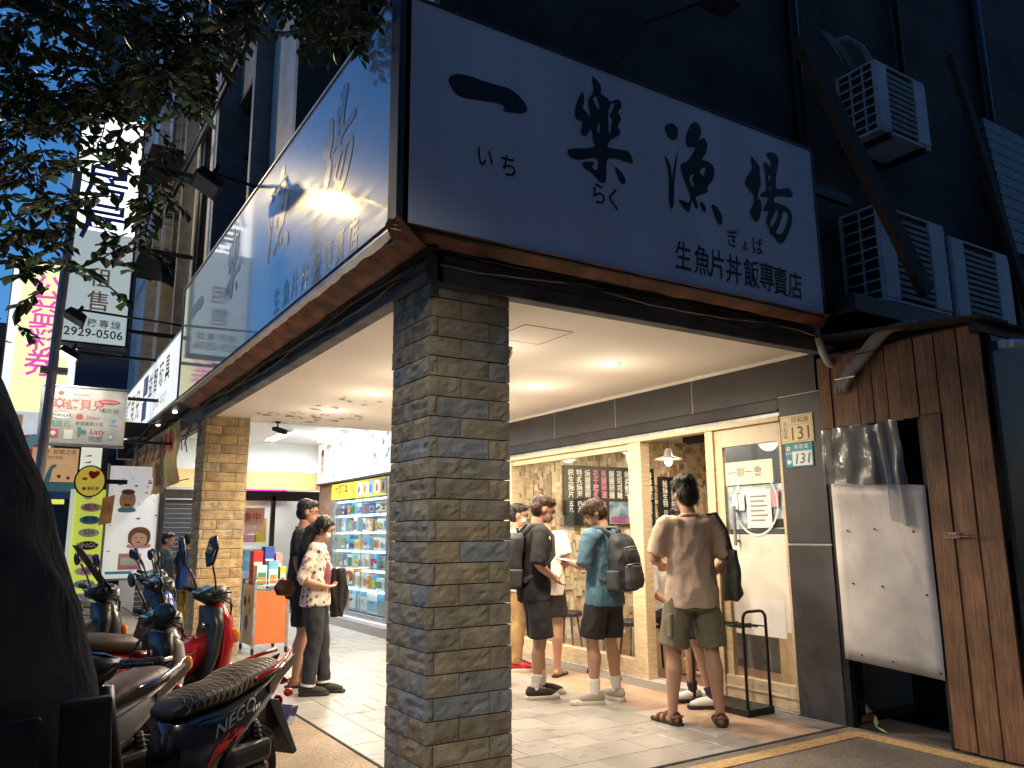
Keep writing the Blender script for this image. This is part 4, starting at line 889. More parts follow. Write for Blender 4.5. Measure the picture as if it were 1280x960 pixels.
tag(obj('sign_floodlight', MB().tube([(3.05, 3.60, 4.36), (3.15, 3.35, 4.62), (3.55, 3.15, 4.82)], .014, 6).box(3.5, 3.72, 3.05, 3.22, 4.78, 4.90), M['black'], bevel=.004), 'unlit black floodlight on an arm above the front sign', 'floodlight')
for i, (xx, r_) in enumerate(((5.35, .05), (8.6, .06), (7.0, .025))): tag(obj('wall_pipe', MB().tube([(xx, 3.86, 3.2 if i != 2 else 5.5), (xx, 3.86, 9)], r_, 10), M['dark_metal'], smooth=True), ['dim downpipe on the dark wall right of the front sign end', 'dim thick downpipe at the far right of the dark wall', 'thin conduit above the upper air conditioner'][i], 'pipe')
# corrugated shutter dimly seen high at the right
cs = thing('corrugated_awning', 'faint ribbed metal awning at the far upper right', 'awning', (8.7, 3.7, 4))
for k in range(12): obj('slat', MB().box(8.35, 9.6, 3.80-.012*k, 3.84-.012*k, 5.6-.13*k, 5.71-.13*k), mat('slat_metal', (.10, .12, .13), .5, .3, var=.3), cs)
# lagged refrigerant pipes and conduit
pp = thing('lagged_pipes', 'three grey lagged pipes bending into the plank wall', 'pipes', (XF, 3.5, 2.5))
for k, (dy, r_) in enumerate(((0, .022), (-.06, .026), (-.12, .028))):
    obj('pipe', MB().tube([(XF-.02, 3.68+dy*.6, 2.44), (XF-.055, 3.66+dy*.6, 2.47), (XF-.06, 3.58+dy*.6, 2.56), (XF-.06, 3.33+dy*.7, 2.79), (XF-.06, 3.26+dy*.7, 2.83), (XF-.05, 3.05+dy*.4, 2.835)], r_, 10), mat('pipe_lagging', (.22, .215, .21), .65, var=.2, vscale=8), pp, smooth=True)
for (yy, zz_) in ((3.60, 2.53), (3.42, 2.69)): obj('tie', MB().box(XF-.09, XF-.03, yy-.12, yy+.05, zz_-.004, zz_+.004), M['chrome'], pp)
cdt = tag(obj('conduit', MB().tube([(5.16, 3.74, 3.0), (5.17, 3.73, 2.86), (5.2, 3.72, 2.75), (5.26, 3.72, 2.68), (5.32, 3.72, 2.66)], [.028, .028, .03, .03, .03], 10), mat('white_conduit', (.5, .49, .47), .5, var=.15), smooth=True), 'white taped conduit bending down at the sign end', 'pipe')
cm = thing('security_camera', 'small white bullet camera on the dark front at the right', 'camera', (5.45, 2.53, 2.6), group='security cameras')
obj('mount', MB().box(5.40, 5.46, 2.50, 2.554, 2.57, 2.63), M['white_paint'], cm, bevel=.008); obj('body', MB().tube([(5.44, 2.49, 2.60), (5.58, 2.44, 2.595)], .032, 12), M['white_paint'], cm, bevel=.004)
# loose cables under the sign
rnd = random.Random(9); 
for i in range(4):
    ya = 3.76-.015*i
    tag(obj('loose_cable', MB().tube([(1.9+t_*3.3, ya+.01*math.sin(t_*17+i), 2.90+.03*i-.05*abs(math.sin(t_*6+i*1.3))+.01*noise.noise(Vector((t_*20, i, 0)))) for t_ in [k/40 for k in range(41)]], .006+.003*(i % 2), 5), [M['black'], MATS['pale_cable'], M['black'], M['dark_metal']][i], smooth=True), ['topmost of the cables', 'pale cable', 'second black cable', 'lowest cable'][i]+' sagging under the front sign beam', 'cable', 'cables under the front sign')
    tag(obj('loose_cable', MB().tube([(1.79-.012*i, 3.75+t_*6.2, 2.885+.03*i-.045*abs(math.sin(t_*9+i*1.7))+.012*noise.noise(Vector((t_*24, i, 5)))) for t_ in [k/60 for k in range(61)]], .007+.004*(i % 2), 5), [M['black'], M['dark_metal'], M['black'], MATS['pale_cable']][i], smooth=True), ['lowest black cable', 'thin dark cable', 'upper black cable', 'thin pale cable'][i]+' sagging along the street-side beam', 'cable', 'cables under the street-side sign')
# ================================================================== toy shop beyond the soffit
XT = 4.98
struct(obj('toy_ceiling', MB().box(1.95, 6.2, 10.09, 20.0, 3.12, 3.18), M['white_paint']))
struct(obj('toy_wall', MB().box(XT+.35, 5.6, 10.9, 11.4, 0, 3.119).box(XT+.02, 5.5, 14.22, 14.95, 0, 3.119), mat('brick_wall_paint', (.25, .14, .09), .8, var=.3)))
struct(obj('soffit_step', MB().box(1.95, 5.6, 10.081, 10.089, CZ-.02, 3.119), M['white_paint']))
struct(obj('end_lintel', MB().box(1.95, XT+.02, 15.0, 15.1, 2.58, 3.119), M['white_paint']))
struct(obj('end_band', MB().box(1.95, XT+.02, 14.98, 15.08, 2.24, 2.579), mat('ochre_paint', (.70, .48, .20), .6, var=.05)))
# signboard above the toy window
ts = thing('toy_fascia', 'white fascia printed with toy pictures above the lit display window', 'sign', (XT, 13, 2.35)); Tt = TX(XT-.05)
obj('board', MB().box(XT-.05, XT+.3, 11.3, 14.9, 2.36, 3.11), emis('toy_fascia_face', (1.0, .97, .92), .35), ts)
obj('lower_rail', MB().box(XT-.06, XT+.3, 11.3, 14.9, 2.325, 2.358), M['dark_metal'], ts)
rnd = random.Random(3)
prints = ['red', 'blue', 'green', 'orange', 'pink', 'skyblue', 'brown', 'yellow', 'grey']
# a baby's head, a giraffe-ish block, small vehicles: printed marks
disc(Tt, -14.62, 2.72, .10, M['peach'], ts, 'print', .003, .24); disc(Tt, -14.62, 2.93, .08, M['brown'], ts, 'print', .004, .07); disc(Tt, -14.65, 2.74, .012, M['ink'], ts, 'print', .005); disc(Tt, -14.59, 2.74, .012, M['ink'], ts, 'print', .005); disc(Tt, -14.62, 2.62, .03, M['red'], ts, 'print', .005, .012)
for i in range(60):
    u = -14.35+2.95*rnd.random(); v = 2.42+.62*rnd.random(); s_ = rnd.uniform(.02, .075)
    k = rnd.randint(3, 7); pts = [(u+s_*rnd.uniform(.4, 1)*math.cos(2*math.pi*j/k), v+s_*rnd.uniform(.5, 1.3)*math.sin(2*math.pi*j/k)) for j in range(k)]
    poly_mark(pts, [], Tt, M[rnd.choice(prints)], ts, 'print', .003+.0004*i/60, sub=rnd.random() < .7)
# display window: frame, shelves, lights, boxes
dw = thing('display_window', 'tall lit toy display window with aluminium frame and glass shelves', 'display case', (XT, 12.8, 0))
y0, y1 = 11.50, 14.12
fm = M['grey_metal']
obj('frame_post', MB().box(XT-.02, XT+.06, y0, y0+.09, 0, 2.30), fm, dw, bevel=.004); obj('frame_post', MB().box(XT-.02, XT+.06, y1-.12, y1, 0, 2.30), fm, dw, bevel=.004)
obj('frame_rail', MB().box(XT-.02, XT+.06, y0+.09, y1-.12, 0, .12), fm, dw, bevel=.004)
obj('plinth', MB().box(XT-.10, XT+.3, y0-.1, y1+.1, -.001, .05), M['white_paint'], dw)
obj('back_panel', MB().box(XT+.42, XT+.44, y0, y1, .05, 2.30), M['white'], dw); obj('side_panel', MB().box(XT+.061, XT+.42, y0, y0+.02, .05, 2.3).box(XT+.061, XT+.42, y1-.02, y1, .05, 2.3), M['white'], dw)
obj('pane', MB().box(XT+.0, XT+.006, y0+.09, y1-.12, .12, 2.02), win_glass, dw)
obj('mullion', MB().box(XT+.05, XT+.07, 12.78, 12.81, .12, 2.0), M['chrome'], dw)
obj('yellow_strip', MB().box(XT-.025, XT+.03, y0+.09, y1-.0, 2.02, 2.30), M['yellow'], dw)
Ty = TX(XT-.026)
text('大型玩具', .17, Ty, -13.62, 2.18, M['ink'], dw, bold=.006); text('進口', .09, Ty, -13.06, 2.21, M['red'], dw, bold=.003); text('城堡', .09, Ty, -13.06, 2.12, M['red'], dw, bold=.003)
for i in range(5): rect(Ty, -12.84+i*.26, -12.64+i*.26, 2.05, 2.27, M[['white', 'peach', 'skyblue', 'white', 'grey'][i]], dw, 'photo', .002); poly_mark([(-12.80+i*.26, 2.07), (-12.70+i*.26, 2.10), (-12.72+i*.26, 2.24), (-12.79+i*.26, 2.2)], [], Ty, M[['ink', 'brown', 'blue', 'red', 'ink'][i]], dw, 'photo_print', .004)
levels = [.13, .52, .83, 1.14, 1.45, 1.74]
tube_m = emis('shelf_tube', (.75, .94, 1.0), 8)
for k, z in enumerate(levels[1:]+[2.0]):
    if k < 5: obj('shelf', MB().box(XT+.05, XT+.42, y0+.1, y1-.13, z-.012, z), M['white'], dw)
    obj('shelf_light', MB().box(XT+.055, XT+.075, y0+.12, 12.74, z-.04, z-.014).box(XT+.055, XT+.075, 12.85, y1-.15, z-.04, z-.014), tube_m, dw)
tcol = ['red', 'blue', 'green', 'orange', 'skyblue', 'yellow', 'white', 'grey', 'white', 'skyblue', 'white', 'white', 'skyblue', 'white', 'white']
ordn = ['first', 'second', 'third', 'fourth', 'fifth', 'sixth', 'seventh', 'eighth', 'ninth', 'tenth', 'eleventh', 'twelfth', 'thirteenth', 'fourteenth']
lev = ['bottom', 'second', 'third', 'fourth', 'fifth', 'top']
tag_l = {'white': 'white', 'grey': 'grey', 'red': 'red', 'blue': 'blue', 'green': 'green', 'orange': 'orange', 'pink': 'pink', 'skyblue': 'pale blue', 'yellow': 'yellow'}
for k, z in enumerate(levels):
    y = y1-.16; n = 0
    while y > y0+.24:
        w = rnd.uniform(.13, .30) if k else rnd.uniform(.32, .5); h = rnd.uniform(.17, .25) if k else .33
        if y-w < y0+.11: break
        c = rnd.choice(tcol)
        o = thing('toy_box', '%s toy box, %s from the left on the %s shelf of the lit display' % (tag_l[c], ordn[n], lev[k]), 'toy box', (XT+.2, y-w/2, z), group='boxed toys in the display window')
        dx = rnd.uniform(0, .06)
        obj('carton', MB().box(XT+.10+dx, XT+.30, y-w+.006, y-.006, z+.001, z+h), M[c], o, bevel=.004)
        Tb = TX(XT+.10+dx)
        c2 = rnd.choice([q for q in tcol if q != c]); rect(Tb, -(y-.02), -(y-w+.02), z+.03, z+h*rnd.uniform(.5, .85), M[c2], o, 'print', .002)
        poly_mark([(-(y-w*rnd.uniform(.2, .8))+.06*math.cos(a), z+h*.5+.05*math.sin(a)*rnd.uniform(.5, 1.2)) for a in [j*1.05 for j in range(6)]], [], Tb, M[rnd.choice(prints)], o, 'print', .004)
        y -= w; n += 1
for k, z in enumerate(levels[1:]):
    for q in range(9): rect(TX(XT+.048), -(y1-.22-.27*q), -(y1-.29-.27*q), z-.035, z-.005, M[['white', 'yellow', 'white', 'red'][(q+k) % 4]], dw, 'price_tag', .001)
def arealight(name, loc, size, energy, col, rot, parent, sy=None):
    ld = bpy.data.lights.new(name, 'AREA'); ld.energy = energy; ld.color = col; ld.shape = 'RECTANGLE'; ld.size = size; ld.size_y = sy or size
    lo = bpy.data.objects.new(name, ld); COL.objects.link(lo); lo.location = loc; lo.rotation_euler = rot
    if parent: adopt(lo, parent)
    return lo
# fluorescent battens
def batten(x, y0, y1, z, label, pinkish=False, en=17):
    t = thing('fluorescent_batten', label, 'ceiling light', (x, (y0+y1)/2, z), group='fluorescent battens of the toy shop arcade')
    obj('housing', MB().prism([(-.09, 0), (.09, 0), (.05, -.05), (-.05, -.05)], y1-y0, lambda u, v, w: Vector((x+u, y0+w, z+v))), M['white_paint'], t)
    for s_ in (-.055, .055): obj('tube', MB().tube([(x+s_, y0+.03, z-.065), (x+s_, y1-.03, z-.065)], .018, 8), emis('fluorescent_pink' if pinkish and s_ < 0 else 'fluorescent', (1.0, .75, .75) if pinkish and s_ < 0 else (.92, .97, 1.0), 3 if pinkish and s_ < 0 else 12), t, smooth=True)
    arealight('batten_lamp', (x, (y0+y1)/2, z-.09), .2, en, (.92, .97, 1.0), (0, 0, 0), t, y1-y0)
batten(4.62, 12.6, 13.85, 3.119, 'bright fluorescent batten beside the toy fascia')
batten(3.75, 12.9, 14.1, 3.119, 'pinkish fluorescent batten left of the toy fascia', True, 12)
batten(2.65, 12.2, 13.4, 3.119, 'fluorescent batten glimpsed left of the farther stone pillar')
# shops beyond the lintel
sh = thing('far_shop', 'bright far shop with pink sign beyond the arcade end', 'shop', (3.5, 17, 0))
obj('back_wall', MB().box(1.95, 6.0, 18.0, 18.1, 0, 3.1), M['white_paint'], sh)
T2 = TY(17.9)
obj('glazing_frame', MB().box(3.6, 3.68, 16.6, 16.7, 0, 2.2).box(4.55, 4.63, 16.6, 16.7, 0, 2.2).box(3.68, 5.6, 16.6, 16.7, 2.1, 2.3).box(5.5, 5.6, 16.6, 16.7, 0, 2.1), M['black'], sh)
obj('pane', MB().box(3.68, 5.5, 16.64, 16.646, 0, 2.1), win_glass, sh)
rect(T2, 3.9, 5.2, 2.15, 2.55, M['magenta'], sh, 'sign_panel', .01, .03); text('SALE', .2, T2, 4.5, 2.35, M['white'], sh, bold=.005, lift=.045) if False else None
for i in range(9):
    c = ['yellow', 'green', 'skyblue', 'red', 'white', 'orange', 'blue', 'pink', 'yellow'][i]
    rect(TY(17.4), 3.7+.24*(i % 5), 3.9+.24*(i % 5), .6+.65*(i//5), 1.1+.65*(i//5), M[c], sh, 'goods_panel', 0, .2)
rect(TY(16.58), 3.72, 4.40, 1.45, 1.95, mat('salmon_poster', (.75, .40, .30), .5, var=.08), sh, 'poster', 0, .01); text('優惠中', .19, TY(16.58), 4.05, 1.75, M['red'], sh, bold=.004, lift=.013); text('歡迎選購', .1, TY(16.58), 4.05, 1.55, M['paper'], sh, lift=.013)
arealight('far_shop_lamp', (4.2, 17.0, 3.05), 1.2, 18, (1, .96, .9), (0, 0, 0), sh)
struct(obj('far_shop_ceiling', MB().box(1.95, 6.2, 15.11, 18.1, 3.10, 3.115), M['white_paint']))
struct(obj('far_side_wall', MB().box(5.62, 5.7, 14.96, 18, 0, 3.1), M['white_paint']))
# dark roller shutter behind the man in the dark T-shirt
rs = thing('roller_shutter', 'dark grey roller shutter left of the farther pillar', 'shutter', (2.2, 15.6, 0))
for k in range(24): obj('slat', MB().box(1.95, 3.55, 15.60, 15.63, .02+.085*k, .02+.085*k+.078), mat('shutter_slat', (.05, .052, .06), .45, .5, var=.2), rs, bevel=.01, bseg=1)
obj('box', MB().box(1.95, 3.56, 15.5, 15.75, 2.08, 2.235), mat('shutter_box', (.16, .16, .17), .6, var=.2), rs); obj('side_rail', MB().box(3.55, 3.62, 15.56, 15.68, 0, 2.08), M['dark_metal'], rs)
# goods cart with the orange front, boxes on top
cr = thing('goods_cart', 'wheeled goods cart with a red-orange front beside the farther pillar', 'cart', (2.8, 10.1, 0))
cx0, cx1, cy0, cy1 = 2.56, 2.96, 9.88, 10.45
for (xx, yy) in ((cx0, cy0), (cx1, cy0), (cx0, cy1), (cx1, cy1)): obj('post', MB().box(xx-.015, xx+.015, yy-.015, yy+.015, .08, .86), M['grey_metal'], cr)
for (xx, yy) in ((cx0, cy0), (cx1, cy0), (cx0, cy1), (cx1, cy1)): obj('wheel', MB().tube([(xx-.012, yy, .04), (xx+.012, yy, .04)], .036, 12), M['rubber'], cr)
obj('front_panel', MB().box(cx0+.016, cx1-.016, cy0-.008, cy0+.008, .12, .735), mat('orange_panel', (.78, .16, .05), .5, var=.06), cr, bevel=.003)
obj('side_panel', MB().box(cx0-.008, cx0+.008, cy0+.016, cy1-.016, .10, .80), M['paper'], cr)
Tc = TX(cx0-.009)
for (u, v, s_, c) in ((-10.1, .62, .05, 'red'), (-10.2, .35, .09, 'blue'), (-10.05, .5, .04, 'pink'), (-10.3, .6, .06, 'ink')): poly_mark([(u+s_*math.cos(a*1.26), v+s_*1.2*math.sin(a*1.26)) for a in range(5)], [], Tc, M[c], cr, 'print', .003, sub=False)
obj('basket_floor', MB().box(cx0, cx1, cy0, cy1, .745, .755), M['grey_metal'], cr)
for z in (.80, .86): obj('basket_rail', MB().tube([(cx0, cy0, z), (cx1, cy0, z), (cx1, cy1, z), (cx0, cy1, z), (cx0, cy0, z)], .006, 6), M['grey_metal'], cr)
for i in range(9): obj('basket_wire', MB().tube([(cx0+i*(cx1-cx0)/8, cy0, .755), (cx0+i*(cx1-cx0)/8, cy0, .86)], .003, 5), M['grey_metal'], cr)
bx = [('white', 2.58, 2.70, 9.92, 10.1, .28, 'white'), ('red', 2.58, 2.70, 10.12, 10.3, .45, 'red'), ('skyblue', 2.72, 2.84, 9.93, 10.1, .33, 'pale blue'), ('yellow', 2.86, 2.93, 9.92, 10.1, .26, 'yellow'), ('blue', 2.72, 2.84, 10.13, 10.3, .5, 'dark blue'), ('pink', 2.86, 2.94, 10.13, 10.3, .42, 'pink')]
for c, a, b_, y0_, y1_, h, nm in bx:
    o = thing('merchandise_box', '%s merchandise box standing in the wire top of the goods cart' % nm, 'box', ((a+b_)/2, y0_, .756), group='boxes on the goods cart')
    obj('carton', MB().box(a, b_, y0_, y1_, .757, .757+h), M[c], o, bevel=.004); rect(TY(y0_), a+.01, b_-.01, .80, .757+h*.7, M['white' if c != 'white' else 'green'], o, 'print', .002); rect(TY(y0_), a+.02, b_-.02, .82, .757+h*.5, M['orange' if c != 'yellow' else 'red'], o, 'print', .004)
# ================================================================== street-side signs
lit_face = emis('lit_sign_face', (.90, .97, 1.0), .62)
ns = thing('lit_toy_sign', 'lit white lightbox of the toy shop beyond the glossy sign', 'sign', (XS, 12.8, 3.0)); Tn = TX(XS)
obj('face', MB().box(XS, XS+.02, 10.04, 15.7, 3.03, 3.87), lit_face, ns)
obj('box_body', MB().box(XS+.021, XS+.24, 10.03, 15.72, 3.0, 3.89), M['dark_metal'], ns, bevel=.004)
obj('frame', MB().box(XS-.01, XS+.02, 10.03, 15.72, 3.872, 3.895).box(XS-.01, XS+.02, 10.03, 15.72, 3.0, 3.028), M['grey_metal'], ns)
for i, ch in enumerate('諾貝兒'): text(ch, .52, Tn, -15.05+.62*i, 3.45, mat('gold_print', (.55, .36, .12), .5, var=0), ns, bold=.012)
rect(Tn, -13.2, -12.72, 3.12, 3.42, M['blue'], ns, 'logo', .003); rect(Tn, -13.2, -12.72, 3.5, 3.8, M['blue'], ns, 'logo', .003); text('K', .36, Tn, -12.96, 3.64, M['white'], ns, bold=.01, lift=.006)
for i, ch in enumerate('益智玩具'): text(ch, .38, Tn, -12.45+.50*i, 3.55, M['grey'] if False else M['ink'], ns, bold=.01)
text('2923-0327', .17, Tn, -11.45, 3.20, M['grey'], ns, bold=.002, space=1.5)
for yy in (10.9, 12.3, 13.8): obj('spot_lamp', MB().ell((XS+.12, yy, 2.985), (.03, .03, .02), n=8, m=5), emis('spot_dot', (1, 1, 1), 6), ns)
# tall perpendicular lightbox
lb = thing('lightbox_sign', 'tall white perpendicular lightbox with blue and peach characters and a phone number', 'sign', (.75, 12, 4)); Tl = TY(12.0)
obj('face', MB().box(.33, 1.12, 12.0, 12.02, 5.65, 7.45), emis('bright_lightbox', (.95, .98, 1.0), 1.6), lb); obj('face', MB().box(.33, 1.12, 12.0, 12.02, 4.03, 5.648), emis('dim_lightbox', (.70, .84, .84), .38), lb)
obj('box_body', MB().box(.30, 1.15, 12.021, 12.25, 4.0, 7.48), M['dark_metal'], lb); obj('frame', MB().box(.30, .328, 11.99, 12.02, 4.0, 7.48).box(1.122, 1.15, 11.99, 12.02, 4.0, 7.48).box(.30, 1.15, 11.99, 12.02, 4.0, 4.028), M['dark_metal'], lb)
text('房', .62, Tl, .72, 6.35, M['blue'], lb, bold=.02); text('屋', .62, Tl, .72, 5.75, M['blue'], lb, bold=.02)
for i, ch in enumerate('租售'): text(ch, .30, Tl, .74, 4.95-.34*i, M['peach'], lb, bold=.006)
text('業務專線', .13, Tl, .76, 4.30, M['grey'], lb, bold=.002, space=1.3); text('2929-0506', .17, Tl, .72, 4.16, M['ink'], lb, bold=.002)
for bz in (4.25, 6.8, 5.5): obj('bracket', MB().box(1.151, 1.95, 12.08, 12.14, bz, bz+.05), M['dark_metal'], lb)
obj('foot_rail', MB().box(.4, 1.9, 12.03, 12.08, 3.86, 3.90), M['dark_metal'], lb)
# lottery banner
lo_ = thing('lottery_banner', 'lime lightbox banner with four magenta characters behind the grey pole', 'sign', (.2, 16, 3.3)); Tg = TY(16.0)
obj('face', MB().box(-.24, .60, 16.0, 16.02, 3.35, 6.3), emis('lime_face', (.84, .92, .52), .72), lo_); obj('edge', MB().box(-.38, -.242, 16.0, 16.02, 3.35, 6.3).box(.602, .72, 16.0, 16.02, 3.35, 6.3), emis('pale_edge', (.78, .86, 1.0), .7), lo_); obj('box_body', MB().box(-.40, .74, 16.021, 16.3, 3.3, 6.33), M['dark_metal'], lo_)
for i, ch in enumerate('公益彩券'): text(ch, .52, Tg, .17, 5.78-.46*i, emis('magenta_lit', (.80, .08, .55), .55), lo_, bold=.012)
tag(obj('street_pole', MB().tube([(.17, 9.0, -.01), (.19, 9.0, 2.0), (.215, 9.0, 3.6), (.25, 9.0, 5.2)], .045, 12).box(.10, .34, 8.93, 9.07, 3.02, 3.07), mat('galv_pole', (.30, .30, .30), .55, .3, var=.2, vscale=8), smooth=False), 'grey steel street pole in front of the lottery banner', 'pole')
# brand board
bb = thing('brand_board', 'weathered cream board with many toy brand marks jutting over the pavement', 'sign', (.65, 11.5, 2.55)); Tb_ = TY(11.5)
obj('board', MB().box(.19, 1.16, 11.5, 11.62, 2.57, 3.30), mat('aged_board', (.52, .50, .43), .7, var=.22, vscale=5, bump=.05), bb, bevel=.006); obj('frame', MB().box(.17, 1.17, 11.48, 11.63, 3.302, 3.325).box(.17, 1.17, 11.48, 11.63, 2.545, 2.568).box(.17, .188, 11.48, 11.63, 2.568, 3.302), M['grey_metal'], bb)
dred = mat('faded_red', (.52, .12, .10), .6, var=.1); dgr = mat('faded_green', (.10, .28, .22), .6, var=.1)
text('諾貝兒', .15, Tb_, .68, 3.07, dred, bb, bold=.007); disc(Tb_, .38, 3.09, .055, dred, bb, 'brand_mark', .003); disc(Tb_, .38, 3.09, .03, M['paper'], bb, 'brand_mark', .004)
for i in range(8): disc(Tb_, .38+.075*math.cos(i*.785), 3.09+.06*math.sin(i*.785), .013, dred, bb, 'brand_mark', .0035)
disc(Tb_, .95, 3.14, .13, dred, bb, 'brand_mark', .003, .035); text('Melissa & Doug', .03, Tb_, .95, 3.14, M['white'], bb, lift=.006)
text('設計師', .07, Tb_, .97, 3.02, dgr, bb, bold=.003); disc(Tb_, .42, 2.93, .12, M['grey'], bb, 'brand_mark', .003, .05); disc(Tb_, .42, 2.93, .112, M['paper'], bb, 'brand_mark', .004, .044); text('POPULAR', .05, Tb_, .42, 2.93, M['ink'], bb, bold=.001, lift=.006)
disc(Tb_, .62, 2.925, .04, dred, bb, 'brand_mark', .003); text('Silikon', .06, Tb_, .78, 2.92, dred, bb); text('酷遊石', .085, Tb_, .40, 2.82, dgr, bb, bold=.003); text('專業量具水彩', .055, Tb_, .74, 2.835, M['grey'], bb, bold=.001)
rect(Tb_, .28, .40, 2.64, 2.75, dred, bb, 'brand_mark', .003); disc(Tb_, .34, 2.70, .03, M['paper'], bb, 'brand_mark', .004); rect(Tb_, .46, .56, 2.63, 2.75, M['paper'], bb, 'brand_mark', .003); rect(Tb_, .61, .65, 2.67, 2.79, dgr, bb, 'brand_mark', .003); disc(Tb_, .68, 2.73, .035, dgr, bb, 'brand_mark', .003)
text('Lasy', .10, Tb_, .84, 2.74, dred, bb, bold=.004); text('信誼', .085, Tb_, .82, 2.64, M['grey'], bb, bold=.002); disc(Tb_, 1.0, 2.68, .04, M['skyblue'], bb, 'brand_mark', .003); disc(Tb_, 1.0, 2.68, .026, M['paper'], bb, 'brand_mark', .004); rect(Tb_, .97, 1.08, 2.83, 2.835, M['blue'], bb, 'brand_mark', .003); poly_mark([(.97, 2.92), (1.06, 2.92), (1.015, 2.86)], [], Tb_, M['skyblue'], bb, 'brand_mark', .003, sub=False)
rect(Tb_, .30, .48, 3.215, 3.225, M['grey'], bb, 'brand_mark', .003); disc(Tb_, .39, 3.22, .03, M['brown'], bb, 'brand_mark', .004); text('EDUCATION', .03, Tb_, .62, 3.21, M['ink'], bb, bold=.001)
obj('arm', MB().box(1.171, 1.84, 11.54, 11.58, 3.2, 3.24).box(1.171, 1.84, 11.54, 11.58, 2.62, 2.66), M['dark_metal'], bb)
# round yellow lottery sign
ov = thing('round_sign', 'round yellow sign with a red heart below the brand board', 'sign', (.85, 12.0, 1.93)); To = TY(12.0)
obj('rim', MB().prism([(.845+.19*math.cos(a), 2.13+.215*math.sin(a)) for a in [2*math.pi*i/32 for i in range(32)]], .06, lambda u, v, w: To(u, v, w-.06)), M['black'], ov); disc(To, .845, 2.13, .172, emis('yellow_face', (.85, .68, .10), .28), ov, 'face', .003, .197)
poly_mark([(.87, 2.15), (.95, 2.21), (.955, 2.26), (.92, 2.275), (.885, 2.25), (.85, 2.275), (.815, 2.25), (.825, 2.20)], [], To, M['red'], ov, 'heart', .006); disc(To, .78, 2.16, .035, M['orange'], ov, 'emblem', .006, .02); disc(To, .775, 2.03, .018, M['red'], ov, 'emblem', .006); text('台灣彩券', .05, To, .86, 2.03, M['ink'], ov, bold=.001, lift=.006); obj('arm', MB().box(1.035, 1.3, 12.0, 12.03, 2.1, 2.16), M['dark_metal'], ov)
# event poster
po = thing('event_poster', 'orange event poster with a blue dragon left of the round sign', 'poster', (.45, 13.2, 2)); Tp = TY(13.2)
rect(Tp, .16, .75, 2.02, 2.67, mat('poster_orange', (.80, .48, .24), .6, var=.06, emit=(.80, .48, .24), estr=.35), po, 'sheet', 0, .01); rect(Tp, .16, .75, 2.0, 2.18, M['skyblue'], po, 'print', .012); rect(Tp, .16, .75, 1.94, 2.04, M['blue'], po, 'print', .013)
text('8/19', .085, Tp, .30, 2.61, M['grey'], po, lift=.014, bold=.002); text('好歌之夜', .075, Tp, .57, 2.61, M['brown'], po, lift=.014); text('動力音樂', .05, Tp, .45, 2.53, M['grey'], po, lift=.014)
poly_mark([(.2, 2.2), (.2, 2.34), (.26, 2.4), (.29, 2.33), (.27, 2.24), (.34, 2.18), (.36, 2.3), (.42, 2.44), (.5, 2.42), (.42, 2.36), (.42, 2.18), (.3, 2.12)], [], Tp, M['skyblue'], po, 'print', .014); disc(Tp, .52, 2.26, .025, M['red'], po, 'print', .014); disc(Tp, .64, 2.24, .022, M['blue'], po, 'print', .014)
rect(Tp, .18, .62, 1.86, 1.93, emis('lime_strip', (.8, .95, .1), .6), po, 'strip', .012)
pc = thing('side_poster', 'pale poster with a bright ball graphic at the left edge behind the pole', 'poster', (-.1, 14.5, 2)); Tq = TY(14.5)
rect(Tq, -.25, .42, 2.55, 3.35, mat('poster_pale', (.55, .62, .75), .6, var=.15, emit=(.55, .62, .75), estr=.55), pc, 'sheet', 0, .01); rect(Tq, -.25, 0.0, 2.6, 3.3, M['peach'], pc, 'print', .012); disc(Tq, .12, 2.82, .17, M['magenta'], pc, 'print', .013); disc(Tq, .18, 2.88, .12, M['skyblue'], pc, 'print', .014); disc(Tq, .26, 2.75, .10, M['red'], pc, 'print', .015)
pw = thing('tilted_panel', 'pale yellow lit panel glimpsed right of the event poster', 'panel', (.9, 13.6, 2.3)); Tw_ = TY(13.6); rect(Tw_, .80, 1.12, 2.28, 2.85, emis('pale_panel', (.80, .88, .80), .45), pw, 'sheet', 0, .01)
for i in range(3): poly_mark([(.84, 2.6-.1*i), (.95, 2.63-.1*i), (.94, 2.60-.1*i)], [], Tw_, M['red'], pw, 'print', .012, sub=False)
# vertical lottery games sign
yv = thing('vertical_games_sign', 'vertical lime sign listing lottery games with colourful logos', 'sign', (1.0, 12.6, .3)); Tv = TY(12.6)
obj('face', MB().box(.72, 1.10, 12.6, 12.64, .30, 2.05), emis('lime_sign', (.72, .86, .12), .40), yv); rect(Tv, .66, .718, .30, 2.05, emis('lime_edge', (.75, .85, .65), .4), yv, 'edge', 0, .03)
gm = ['magenta', 'blue', 'grey', 'ink', 'magenta', 'magenta', 'skyblue', 'blue', 'blue']
for i in range(9):
    z = 1.80-.175*i; disc(Tv, .93, z, .13, M[['white', 'skyblue', 'white', 'ink', 'white', 'white', 'skyblue', 'white', 'white'][i]], yv, 'game_logo', .003, .06); text(['超大', '樂透', '539', 'BINGO', '四星彩', '3星', '賓果', '刮刮', '3D'][i], .09, Tv, .93, z, M[gm[i] if i not in (3, 6) else 'white'], yv, bold=.003, lift=.006)
disc(Tv, .88, 1.97, .06, M['white'], yv, 'print', .004); disc(Tv, .87, 1.98, .025, M['ink'], yv, 'print', .006)
ob = tag(obj('hanging_pennant', MB().prism([(0, 0), (.16, .03), (.18, .42), (.03, .38)], .004, lambda u, v, w: Vector((1.02+u, 12.4+w, 1.55+v))), mat('pennant_orange', (.80, .45, .18), .6, var=.3, vscale=9)), 'small orange printed pennant hanging by the vertical lime sign', 'pennant')
